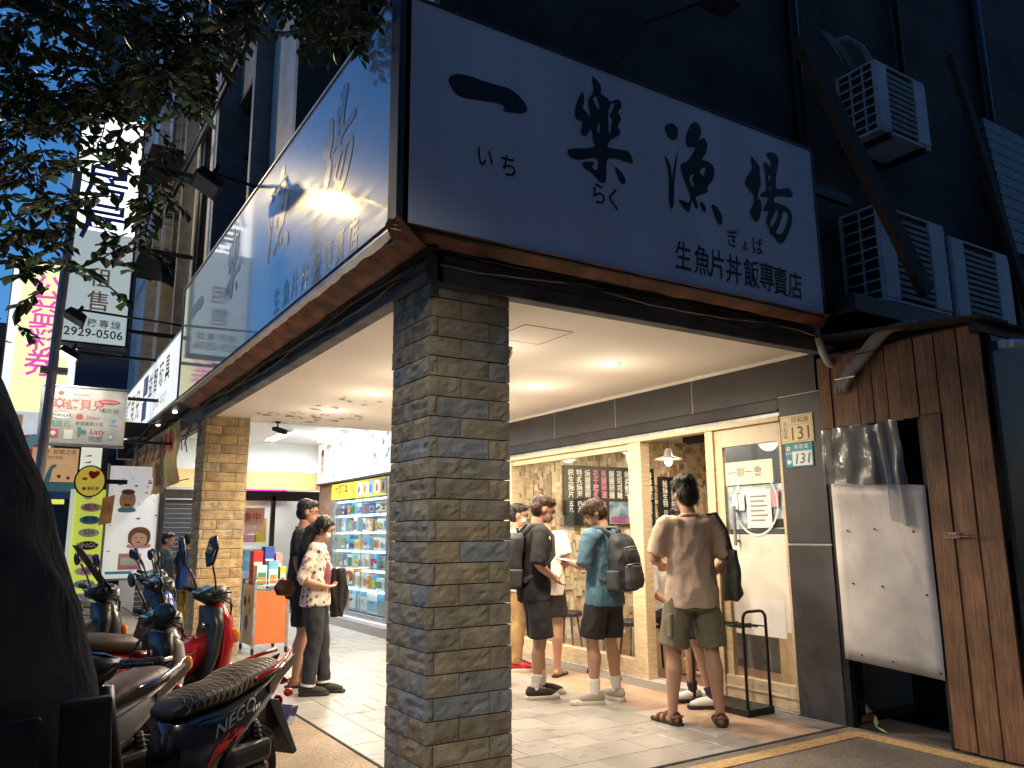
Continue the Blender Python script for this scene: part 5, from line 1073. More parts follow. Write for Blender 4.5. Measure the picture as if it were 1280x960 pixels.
# baby picture board
bp_ = thing('picture_board', 'white toy picture board with children faces on the shop corner', 'sign', (1.45, 12.9, .8)); Tz = TY(12.9)
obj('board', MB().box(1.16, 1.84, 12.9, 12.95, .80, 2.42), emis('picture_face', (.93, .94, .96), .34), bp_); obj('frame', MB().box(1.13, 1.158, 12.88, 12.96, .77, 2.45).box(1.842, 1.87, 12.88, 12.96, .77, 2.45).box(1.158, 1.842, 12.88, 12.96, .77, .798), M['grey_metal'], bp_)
disc(Tz, 1.42, 1.92, .11, M['peach'], bp_, 'print', .003, .14); disc(Tz, 1.42, 2.04, .09, M['brown'], bp_, 'print', .004, .04); disc(Tz, 1.42, 1.85, .05, M['red'], bp_, 'print', .005, .02); [disc(Tz, 1.42+q*.04, 1.945, .016, M['brown'], bp_, 'print', .005, .007) for q in (-1, 1)]; poly_mark([(1.28, 1.74), (1.56, 1.74), (1.52, 1.82), (1.42, 1.80), (1.32, 1.82)], [], Tz, M['skyblue'], bp_, 'print', .0045)
disc(Tz, 1.62, 1.38, .15, M['brown'], bp_, 'print', .003, .15); disc(Tz, 1.62, 1.36, .11, M['peach'], bp_, 'print', .004, .12); disc(Tz, 1.62, 1.50, .10, M['pink'], bp_, 'print', .005, .03); [disc(Tz, 1.61+q*.04, 1.375, .018, M['brown'], bp_, 'print', .006, .007) for q in (-1, 1)]; disc(Tz, 1.61, 1.31, .028, M['red'], bp_, 'print', .006, .010); poly_mark([(1.44, 1.22), (1.80, 1.22), (1.76, 1.30), (1.70, 1.25), (1.52, 1.25), (1.47, 1.30)], [], Tz, M['pink'], bp_, 'print', .0062); poly_mark([(1.47, 1.3), (1.46, 1.45), (1.55, 1.53), (1.68, 1.53), (1.77, 1.46), (1.76, 1.3), (1.73, 1.3), (1.72, 1.42), (1.62, 1.46), (1.53, 1.43), (1.50, 1.3)], [], Tz, M['brown'], bp_, 'print', .0065)
rect(Tz, 1.36, 1.66, .92, 1.15, M['pink'], bp_, 'print', .003); rect(Tz, 1.39, 1.63, .98, 1.09, M['white'], bp_, 'print', .005); rect(Tz, 1.2, 1.55, .86, .90, M['skyblue'], bp_, 'print', .003)
rnd = random.Random(2)
for i in range(26):
    u, v = rnd.uniform(1.2, 1.82), rnd.uniform(1.15, 2.38)
    if (abs(u-1.42) < .15 and abs(v-1.92) < .2) or (abs(u-1.62) < .18 and abs(v-1.38) < .2): continue
    s_ = rnd.uniform(.015, .045); poly_mark([(u-s_, v), (u, v-.3*s_), (u+s_, v), (u+.2*s_, v+.5*s_)], [], Tz, M[rnd.choice(['ink', 'grey', 'skyblue', 'red', 'brown', 'ink'])], bp_, 'print', .003, sub=rnd.random() < .5)
# corner post and clutter
tag(obj('corner_post', MB().box(1.86, 1.93, 12.86, 12.99, 0, 2.8).box(1.02, 1.10, 12.7, 12.8, 0, 3.0), mat('dark_post', (.035, .035, .04), .5, var=.2), bevel=.004), 'dark posts framing the white toy picture board', 'post')
tag(obj('utility_boxes', MB().box(1.15, 1.35, 12.0, 12.2, 2.45, 2.7).box(1.2, 1.5, 11.9, 12.2, 2.75, 2.95).tube([(1.25, 11.8, 2.5), (1.5, 11.6, 2.9), (1.8, 11.4, 2.95)], .02, 6), M['dark_metal'], bevel=.006), 'grey meter boxes and cables under the lit toy sign end', 'boxes')
# gold banner
bn = thing('cloth_banner', 'sagging gold cloth banner with dark red characters under the lit toy sign', 'banner', (1.75, 13.5, 2.05))
gold = mat('gold_cloth', (.46, .32, .13), .75, var=.2, vscale=4); maroon = mat('maroon_print', (.28, .04, .03), .7, var=.1)
def bpt(u, v):   # u 0..1 far->near, v 0..1 up
    y = 16.6-5.75*u; top = 2.90-.02*math.sin(u*9); bot = 2.04+.05*math.sin(u*7)+.02*u
    return Vector((1.75-.03*math.sin(u*31+v*2)*(1-v)-.02*math.sin(v*9+u*5), y, bot+(top-bot)*v))
rr = [[bpt(i/60, k/8) for i in range(61)] for k in range(9)]
obj('cloth', MB().rings(rr, cap=False, closed=False), gold, bn, smooth=True, fixn=False)
for row, (v0, chs) in enumerate(((.72, '童裝玩具出清大拍賣限時'), (.28, '全館特價買一送一歡迎'))):
    for i, ch in enumerate(chs):
        u0 = .045+.083*i; text(ch, .36, lambda u, v, w=0, u0=u0, v0=v0: bpt(u0+u/5.75, v0+v/.86)+Vector((-.012, 0, 0)), 0, 0, maroon if i < 9 else [M['red'], M['ink']][row], bn, bold=.008, lift=0)
obj('rope', MB().tube([bpt(1, 1), (1.80, 10.55, 2.82)], .006, 5).tube([bpt(1, 0), (1.83, 10.5, 2.1)], .006, 5), M['black'], bn)
hb = tag(obj('twig_bundle', MB().tube([(1.84, 10.6, 2.8), (1.8, 10.75, 2.6), (1.82, 10.7, 2.45)], .008, 5).tube([(1.84, 10.6, 2.8), (1.78, 10.9, 2.62), (1.80, 11.0, 2.5)], .007, 5).tube([(1.8, 10.75, 2.6), (1.76, 10.6, 2.52)], .006, 5), M['black']), 'dangling dark wires between the farther pillar and the gold banner', 'wires')
# floodlights on arms over the street
def flood(x, y, z, xw, label, lit=False):
    t = thing('floodlight', label, 'floodlight', (x, y, z), group='floodlights on arms over the signs')
    obj('arm', MB().tube([(xw, y, z+.02), (x+.05, y, z+.06), (x, y, z+.05)], .015, 8), M['black'], t, smooth=True)
    mx_ = Matrix.Translation((x, y, z-.03)) @ Matrix.Rotation(R(28), 4, 'Y')
    obj('body', MB().rings([[mx_ @ Vector((sx*a, sy*b_, zz_)) for sx, sy in ((-1, -1), (1, -1), (1, 1), (-1, 1))] for a, b_, zz_ in ((.05, .06, .07), (.10, .13, .04), (.12, .16, -.03), (.125, .165, -.045))]), M['black'], t, bevel=.004)
    obj('lens', MB().box(-.10, .10, -.14, .14, -.052, -.047, mx_), emis('lit_flood_lens', (1, .97, .9), 5) if lit else mat('flood_lens', (.25, .26, .28), .15, var=.05), t)
    if lit:
        sl = bpy.data.lights.new('flood_lamp', 'SPOT'); sl.energy = 16; sl.color = (1, .95, .86); sl.spot_size = R(110); sl.spot_blend = .6; sl.shadow_soft_size = .06
        so = bpy.data.objects.new('flood_lamp', sl); COL.objects.link(so); so.location = (x, y-.05, z-.12); so.rotation_euler = (R(38), 0, R(-15)); adopt(so, t)
    obj('yoke', MB().box(-.015, .015, -.175, -.165, -.03, .10, mx_).box(-.015, .015, .165, .175, -.03, .10, mx_).box(-.015, .015, -.175, .175, .10, .108, mx_), M['dark_metal'], t)
flood(1.16, 6.72, 4.42, 1.60, 'unlit black floodlight on an arm over the glossy side sign')
flood(.42, 10.3, 3.98, 1.60, 'unlit black floodlight in front of the phone number lightbox')
flood(.42, 10.95, 3.66, 1.0, 'small lit floodlight above the brand board', True)
# far street buildings
fb = thing('dark_tower', 'dark high building with a cyan lit sign behind the tree', 'building', (1.2, 24, 0)); Tf = TY(22.0)
obj('wall', MB().box(.95, 3.6, 22.0, 30, 0, 16), mat('navy_panel', (.03, .045, .085), .5, var=.2), fb)
rect(Tf, 1.05, 2.2, 10.6, 12.6, emis('cyan_sign', (.10, .55, .65), .8), fb, 'cyan_sign', .02, .1); text('便利', .7, Tf, 1.6, 11.9, M['white'], fb, bold=.02, lift=.15); text('中', .7, Tf, 1.6, 11.0, M['yellow'], fb, lift=.15)
text('京站商旅', .5, Tf, 1.5, 9.2, M['grey'], fb, vert=True, lift=.02)
for k in range(9): obj('window', MB().box(2.4, 3.4, 21.985, 21.999, 1.2+1.6*k, 2.1+1.6*k), M['ink'], fb)
gb = thing('grey_building', 'plain grey low building at the far left edge', 'building', (-2, 26, 0))
obj('wall', MB().box(-9, .2, 26, 34, 0, 7.4), mat('grey_wall', (.10, .105, .115), .8, var=.15), gb); text('C', .6, TY(26), .05, 6.2, M['ink'], gb, lift=.01)
for k in range(3):
    for j in range(5): obj('window', MB().box(-8+1.6*j, -7.1+1.6*j, 25.985, 25.999, 1.2+2.1*k, 2.5+2.1*k), M['ink'], gb)
wb = thing('white_tower', 'pale bluish apartment block glimpsed high behind the tree', 'building', (0, 60, 0)); obj('wall', MB().box(-1.0, 3.0, 58, 66, 0, 17), mat('pale_block', (.4, .45, .5), .8, var=.1), wb)
for k in range(6): obj('window', MB().box(.0, 1.2, 57.98, 57.999, 3+2.2*k, 4.3+2.2*k), M['ink'], wb)
# side balconies with cages on the street facade further on
for i, (yy, zz_) in enumerate(((13.0, 7.6), (13.2, 5.9))):
    cg = thing('window_cage', ['upper', 'lower'][i]+' barred window cage on the wall above the lit toy sign', 'window cage', (1.6, yy, zz_), group='barred window cages')
    obj('tray', MB().box(1.35, 1.98, yy, yy+1.6, zz_, zz_+.04), M['dark_metal'], cg)
    for k in range(12): obj('bar', MB().tube([(1.37, yy+.02+.14*k, zz_+.04), (1.37, yy+.02+.14*k, zz_+1.1)], .012, 5), M['grey_metal'], cg)
    for k in range(5): obj('bar', MB().tube([(1.37+.14*k, yy+.01, zz_+.04), (1.37+.14*k, yy+.01, zz_+1.1)], .012, 5), M['grey_metal'], cg)
    for z2 in (.5, 1.1): obj('rail', MB().tube([(1.97, yy+.01, zz_+z2), (1.37, yy+.01, zz_+z2), (1.37, yy+1.58, zz_+z2)], .014, 5), M['grey_metal'], cg)
# drain pipes
for i, yy in enumerate((11.0, 11.25)): tag(obj('drain_pipe', MB().tube([(1.86, yy, 3.9), (1.86, yy, 9.5)], .05, 10), M['dark_metal'], smooth=True), ['nearer', 'farther'][i]+' vertical drain pipe beside the tall lightbox', 'pipe', 'drain pipes')
# the unseen block across the street, added to hold back skylight, comes further down
# ================================================================== people
skin_m = bpy.data.materials.new('skin'); skin_m.use_nodes = True; nt = skin_m.node_tree; N = nt.nodes; L = nt.links; b = N['Principled BSDF']
tc = N.new('ShaderNodeTexCoord'); nz = N.new('ShaderNodeTexNoise'); nz.inputs['Scale'].default_value = 12; L.new(tc.outputs['Object'], nz.inputs['Vector'])
rp = N.new('ShaderNodeValToRGB'); rp.color_ramp.elements[0].color = (.40, .215, .135, 1); rp.color_ramp.elements[1].color = (.50, .29, .19, 1); L.new(nz.outputs['Fac'], rp.inputs[0]); L.new(rp.outputs[0], b.inputs['Base Color'])
b.inputs['Roughness'].default_value = .5; b.inputs['Subsurface Weight'].default_value = .08; b.inputs['Subsurface Radius'].default_value = (.02, .008, .004)
MATS['skin'] = skin_m
hair_m = mat('hair', (.012, .010, .009), .42, var=.3, vscale=30, bump=.5, bscale=90, stretch=(1, 1, .25))
hair_br = mat('brown_hair', (.045, .022, .014), .42, var=.3, vscale=30, bump=.5, bscale=90, stretch=(1, 1, .25))
def cloth(name, col, **k): return mat(name, col, k.pop('rough', .85), var=k.pop('var', .12), vscale=k.pop('vscale', 8), bump=k.pop('bump', .35), bscale=k.pop('bscale', 24), **k)
def floral():
    m = cloth('floral_cloth', (.72, .64, .54)); nt = m.node_tree; N = nt.nodes; L = nt.links; b = N['Principled BSDF']
    tc = N.new('ShaderNodeTexCoord'); vo = N.new('ShaderNodeTexVoronoi'); vo.inputs['Scale'].default_value = 21; L.new(tc.outputs['Object'], vo.inputs['Vector'])
    mr = N.new('ShaderNodeMapRange'); mr.inputs['From Min'].default_value = .33; mr.inputs['From Max'].default_value = .38; mr.inputs['To Min'].default_value = 1; mr.inputs['To Max'].default_value = 0; L.new(vo.outputs['Distance'], mr.inputs['Value'])
    sp = N.new('ShaderNodeSeparateColor'); L.new(vo.outputs['Color'], sp.inputs[0]); rp = N.new('ShaderNodeValToRGB'); rp.color_ramp.interpolation = 'CONSTANT'
    e = rp.color_ramp.elements; e[0].color = (.5, .13, .08, 1); e[1].position = .75; e[1].color = (.08, .09, .22, 1); q = e.new(.3); q.color = (.6, .32, .16, 1); q = e.new(.5); q.color = (.30, .20, .16, 1); L.new(sp.outputs[1], rp.inputs[0])
    src = b.inputs['Base Color'].links[0].from_socket; mx = N.new('ShaderNodeMix'); mx.data_type = 'RGBA'; L.new(mr.outputs[0], mx.inputs[0]); L.new(src, mx.inputs[6]); L.new(rp.outputs[0], mx.inputs[7]); L.new(mx.outputs[2], b.inputs['Base Color'])
    return m
def lerp(a, b, t): return a+(b-a)*t
class P: pass
def person(label, loc, face, H=1.72, legs=((.10, 0), (-.10, 0)), toe=(0, 0), arms=None, bow=0.0, turn=0.0, hair='short', hairmat=None,
           top=('tshirt', None), bottom=('shorts', None, .50), shoes=None, socks=None, mask=False, glasses=False, seated=False, lean=0.0, feet='shoe', bulk=1.0, seed=1, collar=None, sleeve=.62):
    """local frame: x right hand side, y forward, z up; H scales the whole figure"""
    k = H/1.72; Z = lambda z: z*k
    V = lambda x, y, z: Vector((x*k, y*k, z*k))
    def up_(x, y, z):     # upper body, leaning forward about the hips
        zz_ = z-.92; return V(x, y*1.0+zz_*math.sin(lean), .92+zz_*math.cos(lean))
    hipz = .92
    # ---- legs
    hips = [V(.092, 0, .90), V(-.092, 0, .90)]; knees = []; ankles = []; fdir = []
    for i in (0, 1):
        fx, fy = legs[i][0], legs[i][1]; fz = legs[i][2] if len(legs[i]) > 2 else 0.0
        a = V(fx, fy-.02, .075+fz); h = hips[i]; m_ = (a+h)/2
        gap = (h-a).length; bend = max(0, (.83*k)**2-gap*gap)**.5*.5
        kn = m_+Vector((.006*(1 if i == 0 else -1), max(.025*k, bend), .02*k))
        if len(legs[i]) > 3: kn = V(*legs[i][3])
        knees.append(kn); ankles.append(a); fdir.append(toe[i])
    body = MB()
    for i in (0, 1):
        h, kn, a = hips[i], knees[i], ankles[i]
        body.tube([h, lerp(h, kn, .45), kn-(kn-h)*.06, kn, lerp(kn, a, .12), lerp(kn, a, .32)+Vector((0, -.014*k, 0)), lerp(kn, a, .65), lerp(kn, a, .92), a-Vector((0, 0, .02*k))],
                  [x*k*bulk for x in (.086, .076, .056, .054, .052, .060, .044, .034, .036)], 14)
        d = Vector((math.sin(-fdir[i]), math.cos(fdir[i]), 0)); s_ = Vector((d.y, -d.x, 0))
        # foot
        b0 = a-Vector((0, 0, .04*k)); body.tube([b0-d*.035*k, b0+d*.05*k-Vector((0, 0, .008*k)), b0+d*.13*k-Vector((0, 0, .014*k)), b0+d*.175*k-Vector((0, 0, .018*k))], [.030*k, .034*k, .028*k, .018*k], 10, True)
        if feet in ('sandal', 'flip'):
            for j, (tx, tl, tr_) in enumerate(((.030, .205, .013), (.014, .200, .010), (.0, .194, .009), (-.013, .186, .009), (-.026, .176, .008))):
                sgn = -1 if i == 0 else 1; q = b0+s_*tx*sgn*k-Vector((0, 0, .022*k)); body.tube([q+d*.13*k, q+d*tl*k], [tr_*k, tr_*.85*k], 8, True)
    # ---- torso, neck, head
    tw = bulk
    body.loft([(up_(0, .0, .82), .13*k*tw, .085*k), (up_(0, -.005, .90), .14*k*tw, .09*k), (up_(0, .0, 1.02), .125*k*tw, .085*k), (up_(0, .005, 1.15), .13*k*tw, .09*k), (up_(0, .005, 1.30), .145*k*tw, .09*k), (up_(0, -.005, 1.37), .135*k*tw, .07*k), (up_(0, -.01, 1.42), .085*k, .055*k)], 18)
    neck = up_(0, -.01, 1.43); hb = up_(0, .012, 1.52); body.tube([neck, hb], [.058*k, .052*k], 14)
    HR = Matrix.Rotation(turn, 3, 'Z') @ Matrix.Rotation(-bow, 3, 'X')
    hp = up_(0, .012, 1.50)
    hd = lambda x, y, z: hp+HR @ V(x, y, z-1.50)
    hrk = 1.0
    body.ell(hd(0, .0, 1.628), (.074*k, .092*k, .092*k), HR, 16, 12); body.ell(hd(0, .035, 1.56), (.055*k, .060*k, .068*k), HR, 14, 10); body.tube([hd(0, .06, 1.525), hd(0, .085, 1.53)], [.028*k, .016*k], 10, True)
    body.tube([hd(0, .088, 1.615), hd(0, .108, 1.582)], [.009*k, .014*k], 8, True); body.tube([hd(-.032, .083, 1.632), hd(.032, .083, 1.632)], [.013*k, .013*k], 8, True)
    body.tube([hd(-.02, .090, 1.548), hd(.02, .090, 1.548)], [.010*k, .010*k], 8, True)
    for s_ in (-1, 1): body.ell(hd(.075*s_, -.005, 1.597), (.012*k, .022*k, .032*k), HR, 10, 8)
    # ---- arms and hands
    shl = [up_(.178*tw, -.005, 1.395), up_(-.178*tw, -.005, 1.395)]
    arms = arms or [((.235, -.03, 1.13), (.23, .07, .90)), ((-.235, -.03, 1.13), (-.23, .07, .90))]
    elb = []; wri = []
    for i in (0, 1):
        s = shl[i]; e = up_(*arms[i][0]); w = up_(*arms[i][1]); elb.append(e); wri.append(w)
        body.tube([s, lerp(s, e, .3), lerp(s, e, .8), e, lerp(e, w, .25), lerp(e, w, .75), w], [x*k*bulk for x in (.044, .046, .041, .037, .041, .031, .025)], 12, True)
        fd = (w-e).normalized()
        if len(arms[i]) > 2: fd = Vector(arms[i][2]).normalized()
        side = Vector((1 if i == 0 else -1, 0, 0)); pn = fd.cross(side)
        if pn.length < .2: pn = fd.cross(Vector((0, 0, 1)))
        pn.normalize(); sd = pn.cross(fd).normalized()
        pc = w+fd*.045*k; body.ell(pc, (.038*k, .05*k, .016*k), Matrix((sd, fd, pn)).transposed(), 12, 8)
        curl = .55 if len(arms[i]) < 4 else arms[i][3]
        for j, (o_, l_) in enumerate(((-.028, .068), (-.010, .078), (.009, .072), (.027, .058))):
            q = pc+sd*o_*k+fd*.038*k; d1 = (fd*math.cos(curl*.5)-pn*math.sin(curl*.5)); d2 = (fd*math.cos(curl*1.5)-pn*math.sin(curl*1.5)); d3 = (fd*math.cos(curl*2.4)-pn*math.sin(curl*2.4))
            body.tube([q, q+d1*l_*.45*k, q+d1*l_*.45*k+d2*l_*.32*k, q+d1*l_*.45*k+d2*l_*.32*k+d3*l_*.25*k], [.0098*k, .0088*k, .0082*k, .007*k], 8, True)
        tq = w+fd*.02*k-sd*.026*k; body.tube([tq, tq+(fd*.6-sd*.7-pn*.2)*.035*k, tq+(fd*.85-sd*.75-pn*.5)*.06*k], [.012*k, .0105*k, .008*k], 8, True)
    me = remesh(body, .0085, 3); me.name = 'person'
    me.materials.append(skin_m)
    o = bpy.data.objects.new('person', me); COL.objects.link(o); o.location = loc; o.rotation_euler = (0, 0, face)
    tag(o, label, 'person')
    def child(name, me_, m, **kk):
        me_.materials.clear(); me_.materials.append(m); c = bpy.data.objects.new(name, me_); COL.objects.link(c); c.parent = o; return c
    # eyes
    for s_ in (-1, 1):
        child('eye', MB().ell(hd(.031*s_, .086, 1.617), (.012*k, .006*k, .005*k), HR, 8, 6).mesh('eye'), M['ink']); child('eyebrow', MB().tube([hd(.015*s_, .096, 1.640), hd(.048*s_, .084, 1.640)], [.004*k, .003*k], 6).mesh('eyebrow'), hair_m)
    child('mouth', MB().tube([hd(-.020, .0985, 1.547), hd(.020, .0985, 1.547)], [.004*k, .004*k], 6).mesh('mouth'), mat('lips', (.35, .13, .10), .5, var=0))
    # ---- hair
    hm = hairmat or hair_m; hb_ = MB()
    hb_.ell(hd(0, -.016, 1.655), (.083*k, .098*k, .080*k), HR, 16, 10); hb_.ell(hd(0, -.045, 1.61), (.078*k, .066*k, .085*k), HR, 16, 10)
    if hair == 'short': hb_.ell(hd(0, .045, 1.69), (.066*k, .052*k, .035*k), HR, 14, 8)
    elif hair == 'bowl':
        hb_.ell(hd(0, .0, 1.668), (.092*k, .108*k, .070*k), HR, 18, 10); hb_.ell(hd(0, .055, 1.66), (.075*k, .05*k, .042*k), HR, 14, 8)
        for s_ in (-1, 1): hb_.ell(hd(.07*s_, .01, 1.635), (.022*k, .06*k, .045*k), HR, 12, 8)
    elif hair == 'fluffy':
        hb_.ell(hd(0, -.01, 1.67), (.098*k, .108*k, .085*k), HR, 18, 12); hb_.ell(hd(0, -.05, 1.60), (.088*k, .070*k, .095*k), HR, 16, 10)
        rn = random.Random(seed)
        for q in range(26):
            a = rn.uniform(0, 6.28); c_ = rn.uniform(.1, 1.2); hb_.ell(hd(.09*math.cos(a)*math.sin(c_), -.02+.10*math.sin(a)*math.sin(c_), 1.66+.085*math.cos(c_)), (.026*k, .028*k, .022*k), HR, 8, 6)
    elif hair in ('long', 'ponytail'):
        for s_ in (-1, 1): hb_.ell(hd(.066*s_, .0, 1.63), (.024*k, .06*k, .06*k), HR, 12, 8)
        a0 = hd(0, -.095, 1.62); 
        if hair == 'long': hb_.tube([hd(0, -.05, 1.60), hd(0, -.105, 1.53), up_(.02, -.135, 1.40), up_(.03, -.15, 1.25), up_(.02, -.15, 1.10)], [.075*k, .065*k, .055*k, .045*k, .018*k], 14, True)
        else: hb_.tube([a0, hd(0, -.15, 1.55), up_(0, -.16, 1.36)], [.03*k, .035*k, .015*k], 10, True)
    hme = remesh(hb_, .009, 2, .0045, (40, 40, 12), seed); hc_ = child('hair', hme, hm)
    rn = random.Random(seed+90); sd_ = MB(); hc = hd(0, -.01, 1.64); nv = len(hme.vertices)
    for q in range(900):
        v = hme.vertices[rn.randrange(nv)]; nrm = v.normal; dn = (HR @ Vector((rn.uniform(-.5, .5), rn.uniform(-.5, .5)-.2, -1.0))); tg = (dn-nrm*dn.dot(nrm))
        if tg.length < .05: tg = Vector((rn.uniform(-1, 1), rn.uniform(-1, 1), 0))
        tg.normalize(); l_ = rn.uniform(.018, .04)*k; p0 = v.co-nrm*.003; sdv = tg.cross(nrm).normalized()*.0017*k; n0 = len(sd_.v)
        m_ = p0+tg*l_*.55+nrm*rn.uniform(.004, .009)*k; e_ = p0+tg*l_+nrm*rn.uniform(.0, .012)*k
        sd_.v += [p0-sdv, p0+sdv, m_-sdv, m_+sdv, e_]; sd_.face((n0, n0+1, n0+3, n0+2)); sd_.face((n0+2, n0+3, n0+4))
    hs_ = link('hair_strands', sd_.mesh('hair_strands'), hm, None, fixn=False); hs_.parent = hc_; hs_['kind'] = 'stuff'
    if mask:
        mk = MB().ell(hd(0, .052, 1.562), (.055*k, .048*k, .043*k), HR, 16, 10); child('face_mask', remesh(mk, .007, 2), mat('mask_cloth', (.62, .68, .74), .8, var=.05))
        for s_ in (-1, 1): child('mask_loop', MB().tube([hd(.055*s_, .07, 1.58), hd(.078*s_, .0, 1.605)], .002*k, 5).mesh('mask_loop'), M['white'])
    if glasses:
        for s_ in (-1, 1):
            child('spectacle_lens', MB().tube([hd(.034*s_+.022*math.cos(a), .104, 1.615+.017*math.sin(a)) for a in [j*.524 for j in range(13)]], .0022*k, 5).mesh('rim'), M['dark_metal']); child('temple', MB().tube([hd(.056*s_, .10, 1.62), hd(.078*s_, .0, 1.612)], .002*k, 5).mesh('temple'), M['dark_metal'])
    # ---- top garment
    kind, tm_ = top; sh_ = MB(); g = 1.0+.10
    hem = {'tshirt': .80, 'shirt': .80, 'blouse': .84}.get(kind, .80)
    wv = .012
    sh_.loft([(up_(0, -.005, hem), .190*k*tw, .148*k), (up_(0, -.005, .90), .190*k*tw, .146*k), (up_(0, .0, 1.02), .176*k*tw, .130*k), (up_(0, .005, 1.15), .174*k*tw, .126*k), (up_(0, .005, 1.30), .185*k*tw, .122*k), (up_(0, -.005, 1.385), .175*k*tw, .100*k), (up_(0, -.012, 1.425), .105*k, .078*k), (up_(0, -.008, 1.445), .070*k, .066*k)], 20)
    for i in (0, 1):
        s, e, w = shl[i], elb[i], wri[i]
        sh_.ell(s+Vector((-.018*k*(1 if i == 0 else -1), 0, -.012*k)), (.078*k*tw, .078*k, .072*k), None, 14, 10); sh_.ell(s*.55+up_(0, -.01, 1.40)*.45, (.085*k, .085*k, .055*k), None, 14, 10)
        if sleeve <= 1: pts = [s+Vector((-.03*k*(1 if i == 0 else -1), 0, .005*k)), lerp(s, e, .25), lerp(s, e, sleeve*.7), lerp(s, e, sleeve+.1)]; rad = [.066, .070, .069, .070]
        else: pts = [s+Vector((-.03*k*(1 if i == 0 else -1), 0, .005*k)), lerp(s, e, .3), e, lerp(e, w, min(1, sleeve-1))]; rad = [.066, .068, .062, .060]
        sh_.tube(pts, [x*k*bulk for x in rad], 14)
    child('shirt', remesh(sh_, .0115, 4, .010, (8, 8, 5), seed), tm_)
    if collar:
        child('collar', MB().tube([up_(.068*math.cos(a), -.008+.064*math.sin(a), 1.447+.012*math.cos(a-1.57)*-1) for a in [j*.3927 for j in range(17)]], .011*k, 8).mesh('collar'), collar)
    # ---- bottom garment
    bk, bmat, bz = bottom; pt = MB()
    pt.loft([(up_(0, -.005, .78), .155*k*tw, .115*k), (up_(0, -.008, .84), .165*k*tw, .120*k), (up_(0, -.002, .96), .150*k*tw, .105*k)], 20)
    for i in (0, 1):
        h, kn, a = hips[i], knees[i], ankles[i]; o2 = Vector((.006*k*(1 if i == 0 else -1), 0, 0))
        if bk == 'shorts':
            t_ = bz; end = lerp(h, kn, min(t_, 1.15)); pt.tube([h+Vector((0, -.0*k, -.02*k)), lerp(h, kn, .4)+o2, lerp(h, kn, t_*.85)+o2, end+o2], [x*k*bulk for x in (.092, .100, .104, .106)], 16)
        else:
            pt.tube([h+Vector((0, 0, -.02*k)), lerp(h, kn, .4), lerp(h, kn, .9), kn, lerp(kn, a, .3)+Vector((0, -.012*k, 0)), lerp(kn, a, .7), lerp(kn, a, bz)], [x*k*bulk for x in (.092, .092, .078, .074, .076, .068, .064)], 16)
    child('trousers' if bk != 'shorts' else 'shorts', remesh(pt, .0115, 3, .008, (9, 9, 6), seed+5), bmat)
    if bk == 'trousers' and bz < .97:
        for i in (0, 1):
            q = lerp(knees[i], ankles[i], bz-.03); child('turn_up', MB().tube([q, lerp(knees[i], ankles[i], bz+.02)], .067*k, 14).mesh('turn_up'), M['paper'])
    # ---- socks and footwear
    for i in (0, 1):
        a = ankles[i]; kn = knees[i]; d = Vector((math.sin(-fdir[i]), math.cos(fdir[i]), 0)); s_ = Vector((d.y, -d.x, 0)); zf = a.z-.075*k
        if socks:
            child('sock', remesh(MB().tube([a+Vector((0, 0, -.03*k)), a+Vector((0, 0, .03*k)), lerp(kn, a, 1-(.30 if socks[1] else .24))], [.042*k, .041*k, .050*k], 14), .009, 2, .003, (20, 20, 30), seed), socks[0])
        q = Vector((a.x, a.y, zf))
        W = lambda u, v, z: q+s_*u*k+d*v*k+Vector((0, 0, z*k))
        out = [(-.030, -.075), (0, -.085), (.030, -.075), (.040, -.03), (.040, .05), (.050, .12), (.044, .175), (.020, .205), (-.010, .208), (-.038, .18), (-.046, .12), (-.038, .04), (-.038, -.03)]
        if i == 1: out = [(-u, v) for u, v in reversed(out)]
        if feet == 'shoe' and shoes:
            um, sm_ = shoes
            rr = [[W(u*s2, v*s2+.003, z) for u, v in out] for s2, z in ((.98, .001), (1.03, .012), (1.02, .028), (.97, .032))]
            child('sole', MB().rings(rr).mesh('sole'), sm_)
            up2 = MB(); up2.tube([W(0, -.045, .062), W(0, .0, .064), W(0, .06, .055), W(.0, .12, .045), W(0, .165, .038)], [.042*k, .046*k, .043*k, .040*k, .030*k], 14, True); up2.tube([W(0, -.03, .06), W(0, -.028, .105)], [.040*k, .041*k], 14)
            c = child('upper', remesh(up2, .008, 3), um)
            if sm_.name == 'cream_sole': child('toe_cap', MB().ell(W(0, .158, .030), (.040*k, .048*k, .026*k), None, 12, 8).mesh('toe_cap'), sm_)
            for j in range(4): child('lace', MB().tube([W(-.022, .05+.022*j, .094-.008*j), W(0, .055+.022*j, .102-.009*j), W(.022, .05+.022*j, .094-.008*j)], .0035*k, 5).mesh('lace'), M['white'])
        else:
            sm_ = (shoes or (M['ink'], M['ink']))[1]; um = (shoes or (M['ink'], M['ink']))[0]
            rr = [[W(u*s2*1.02, v*s2*1.06, z) for u, v in out] for s2, z in ((.98, .0005), (1.02, .010), (1.0, .018))]
            child('sole', MB().rings(rr).mesh('sole'), sm_)
            if feet == 'sandal':
                for vv, rr_, zz_ in ((.125, .046, .022), (.055, .044, .045), (-.035, .046, .055)):
                    child('strap', MB().tube([W(rr_*math.cos(t_), vv+(.0 if vv > 0 else -.055*max(0, math.sin(t_)) if False else 0), .016+(zz_+.012)*math.sin(t_)) for t_ in [j*math.pi/10 for j in range(11)]], .009*k, 6, sx=1.4).mesh('strap'), um)
                child('heel_strap', MB().tube([W(.044*math.cos(t_), -.03-.052*math.sin(t_), .05+.012*math.sin(t_)) for t_ in [j*math.pi/10 for j in range(11)]], .009*k, 6).mesh('strap'), um)
            else:
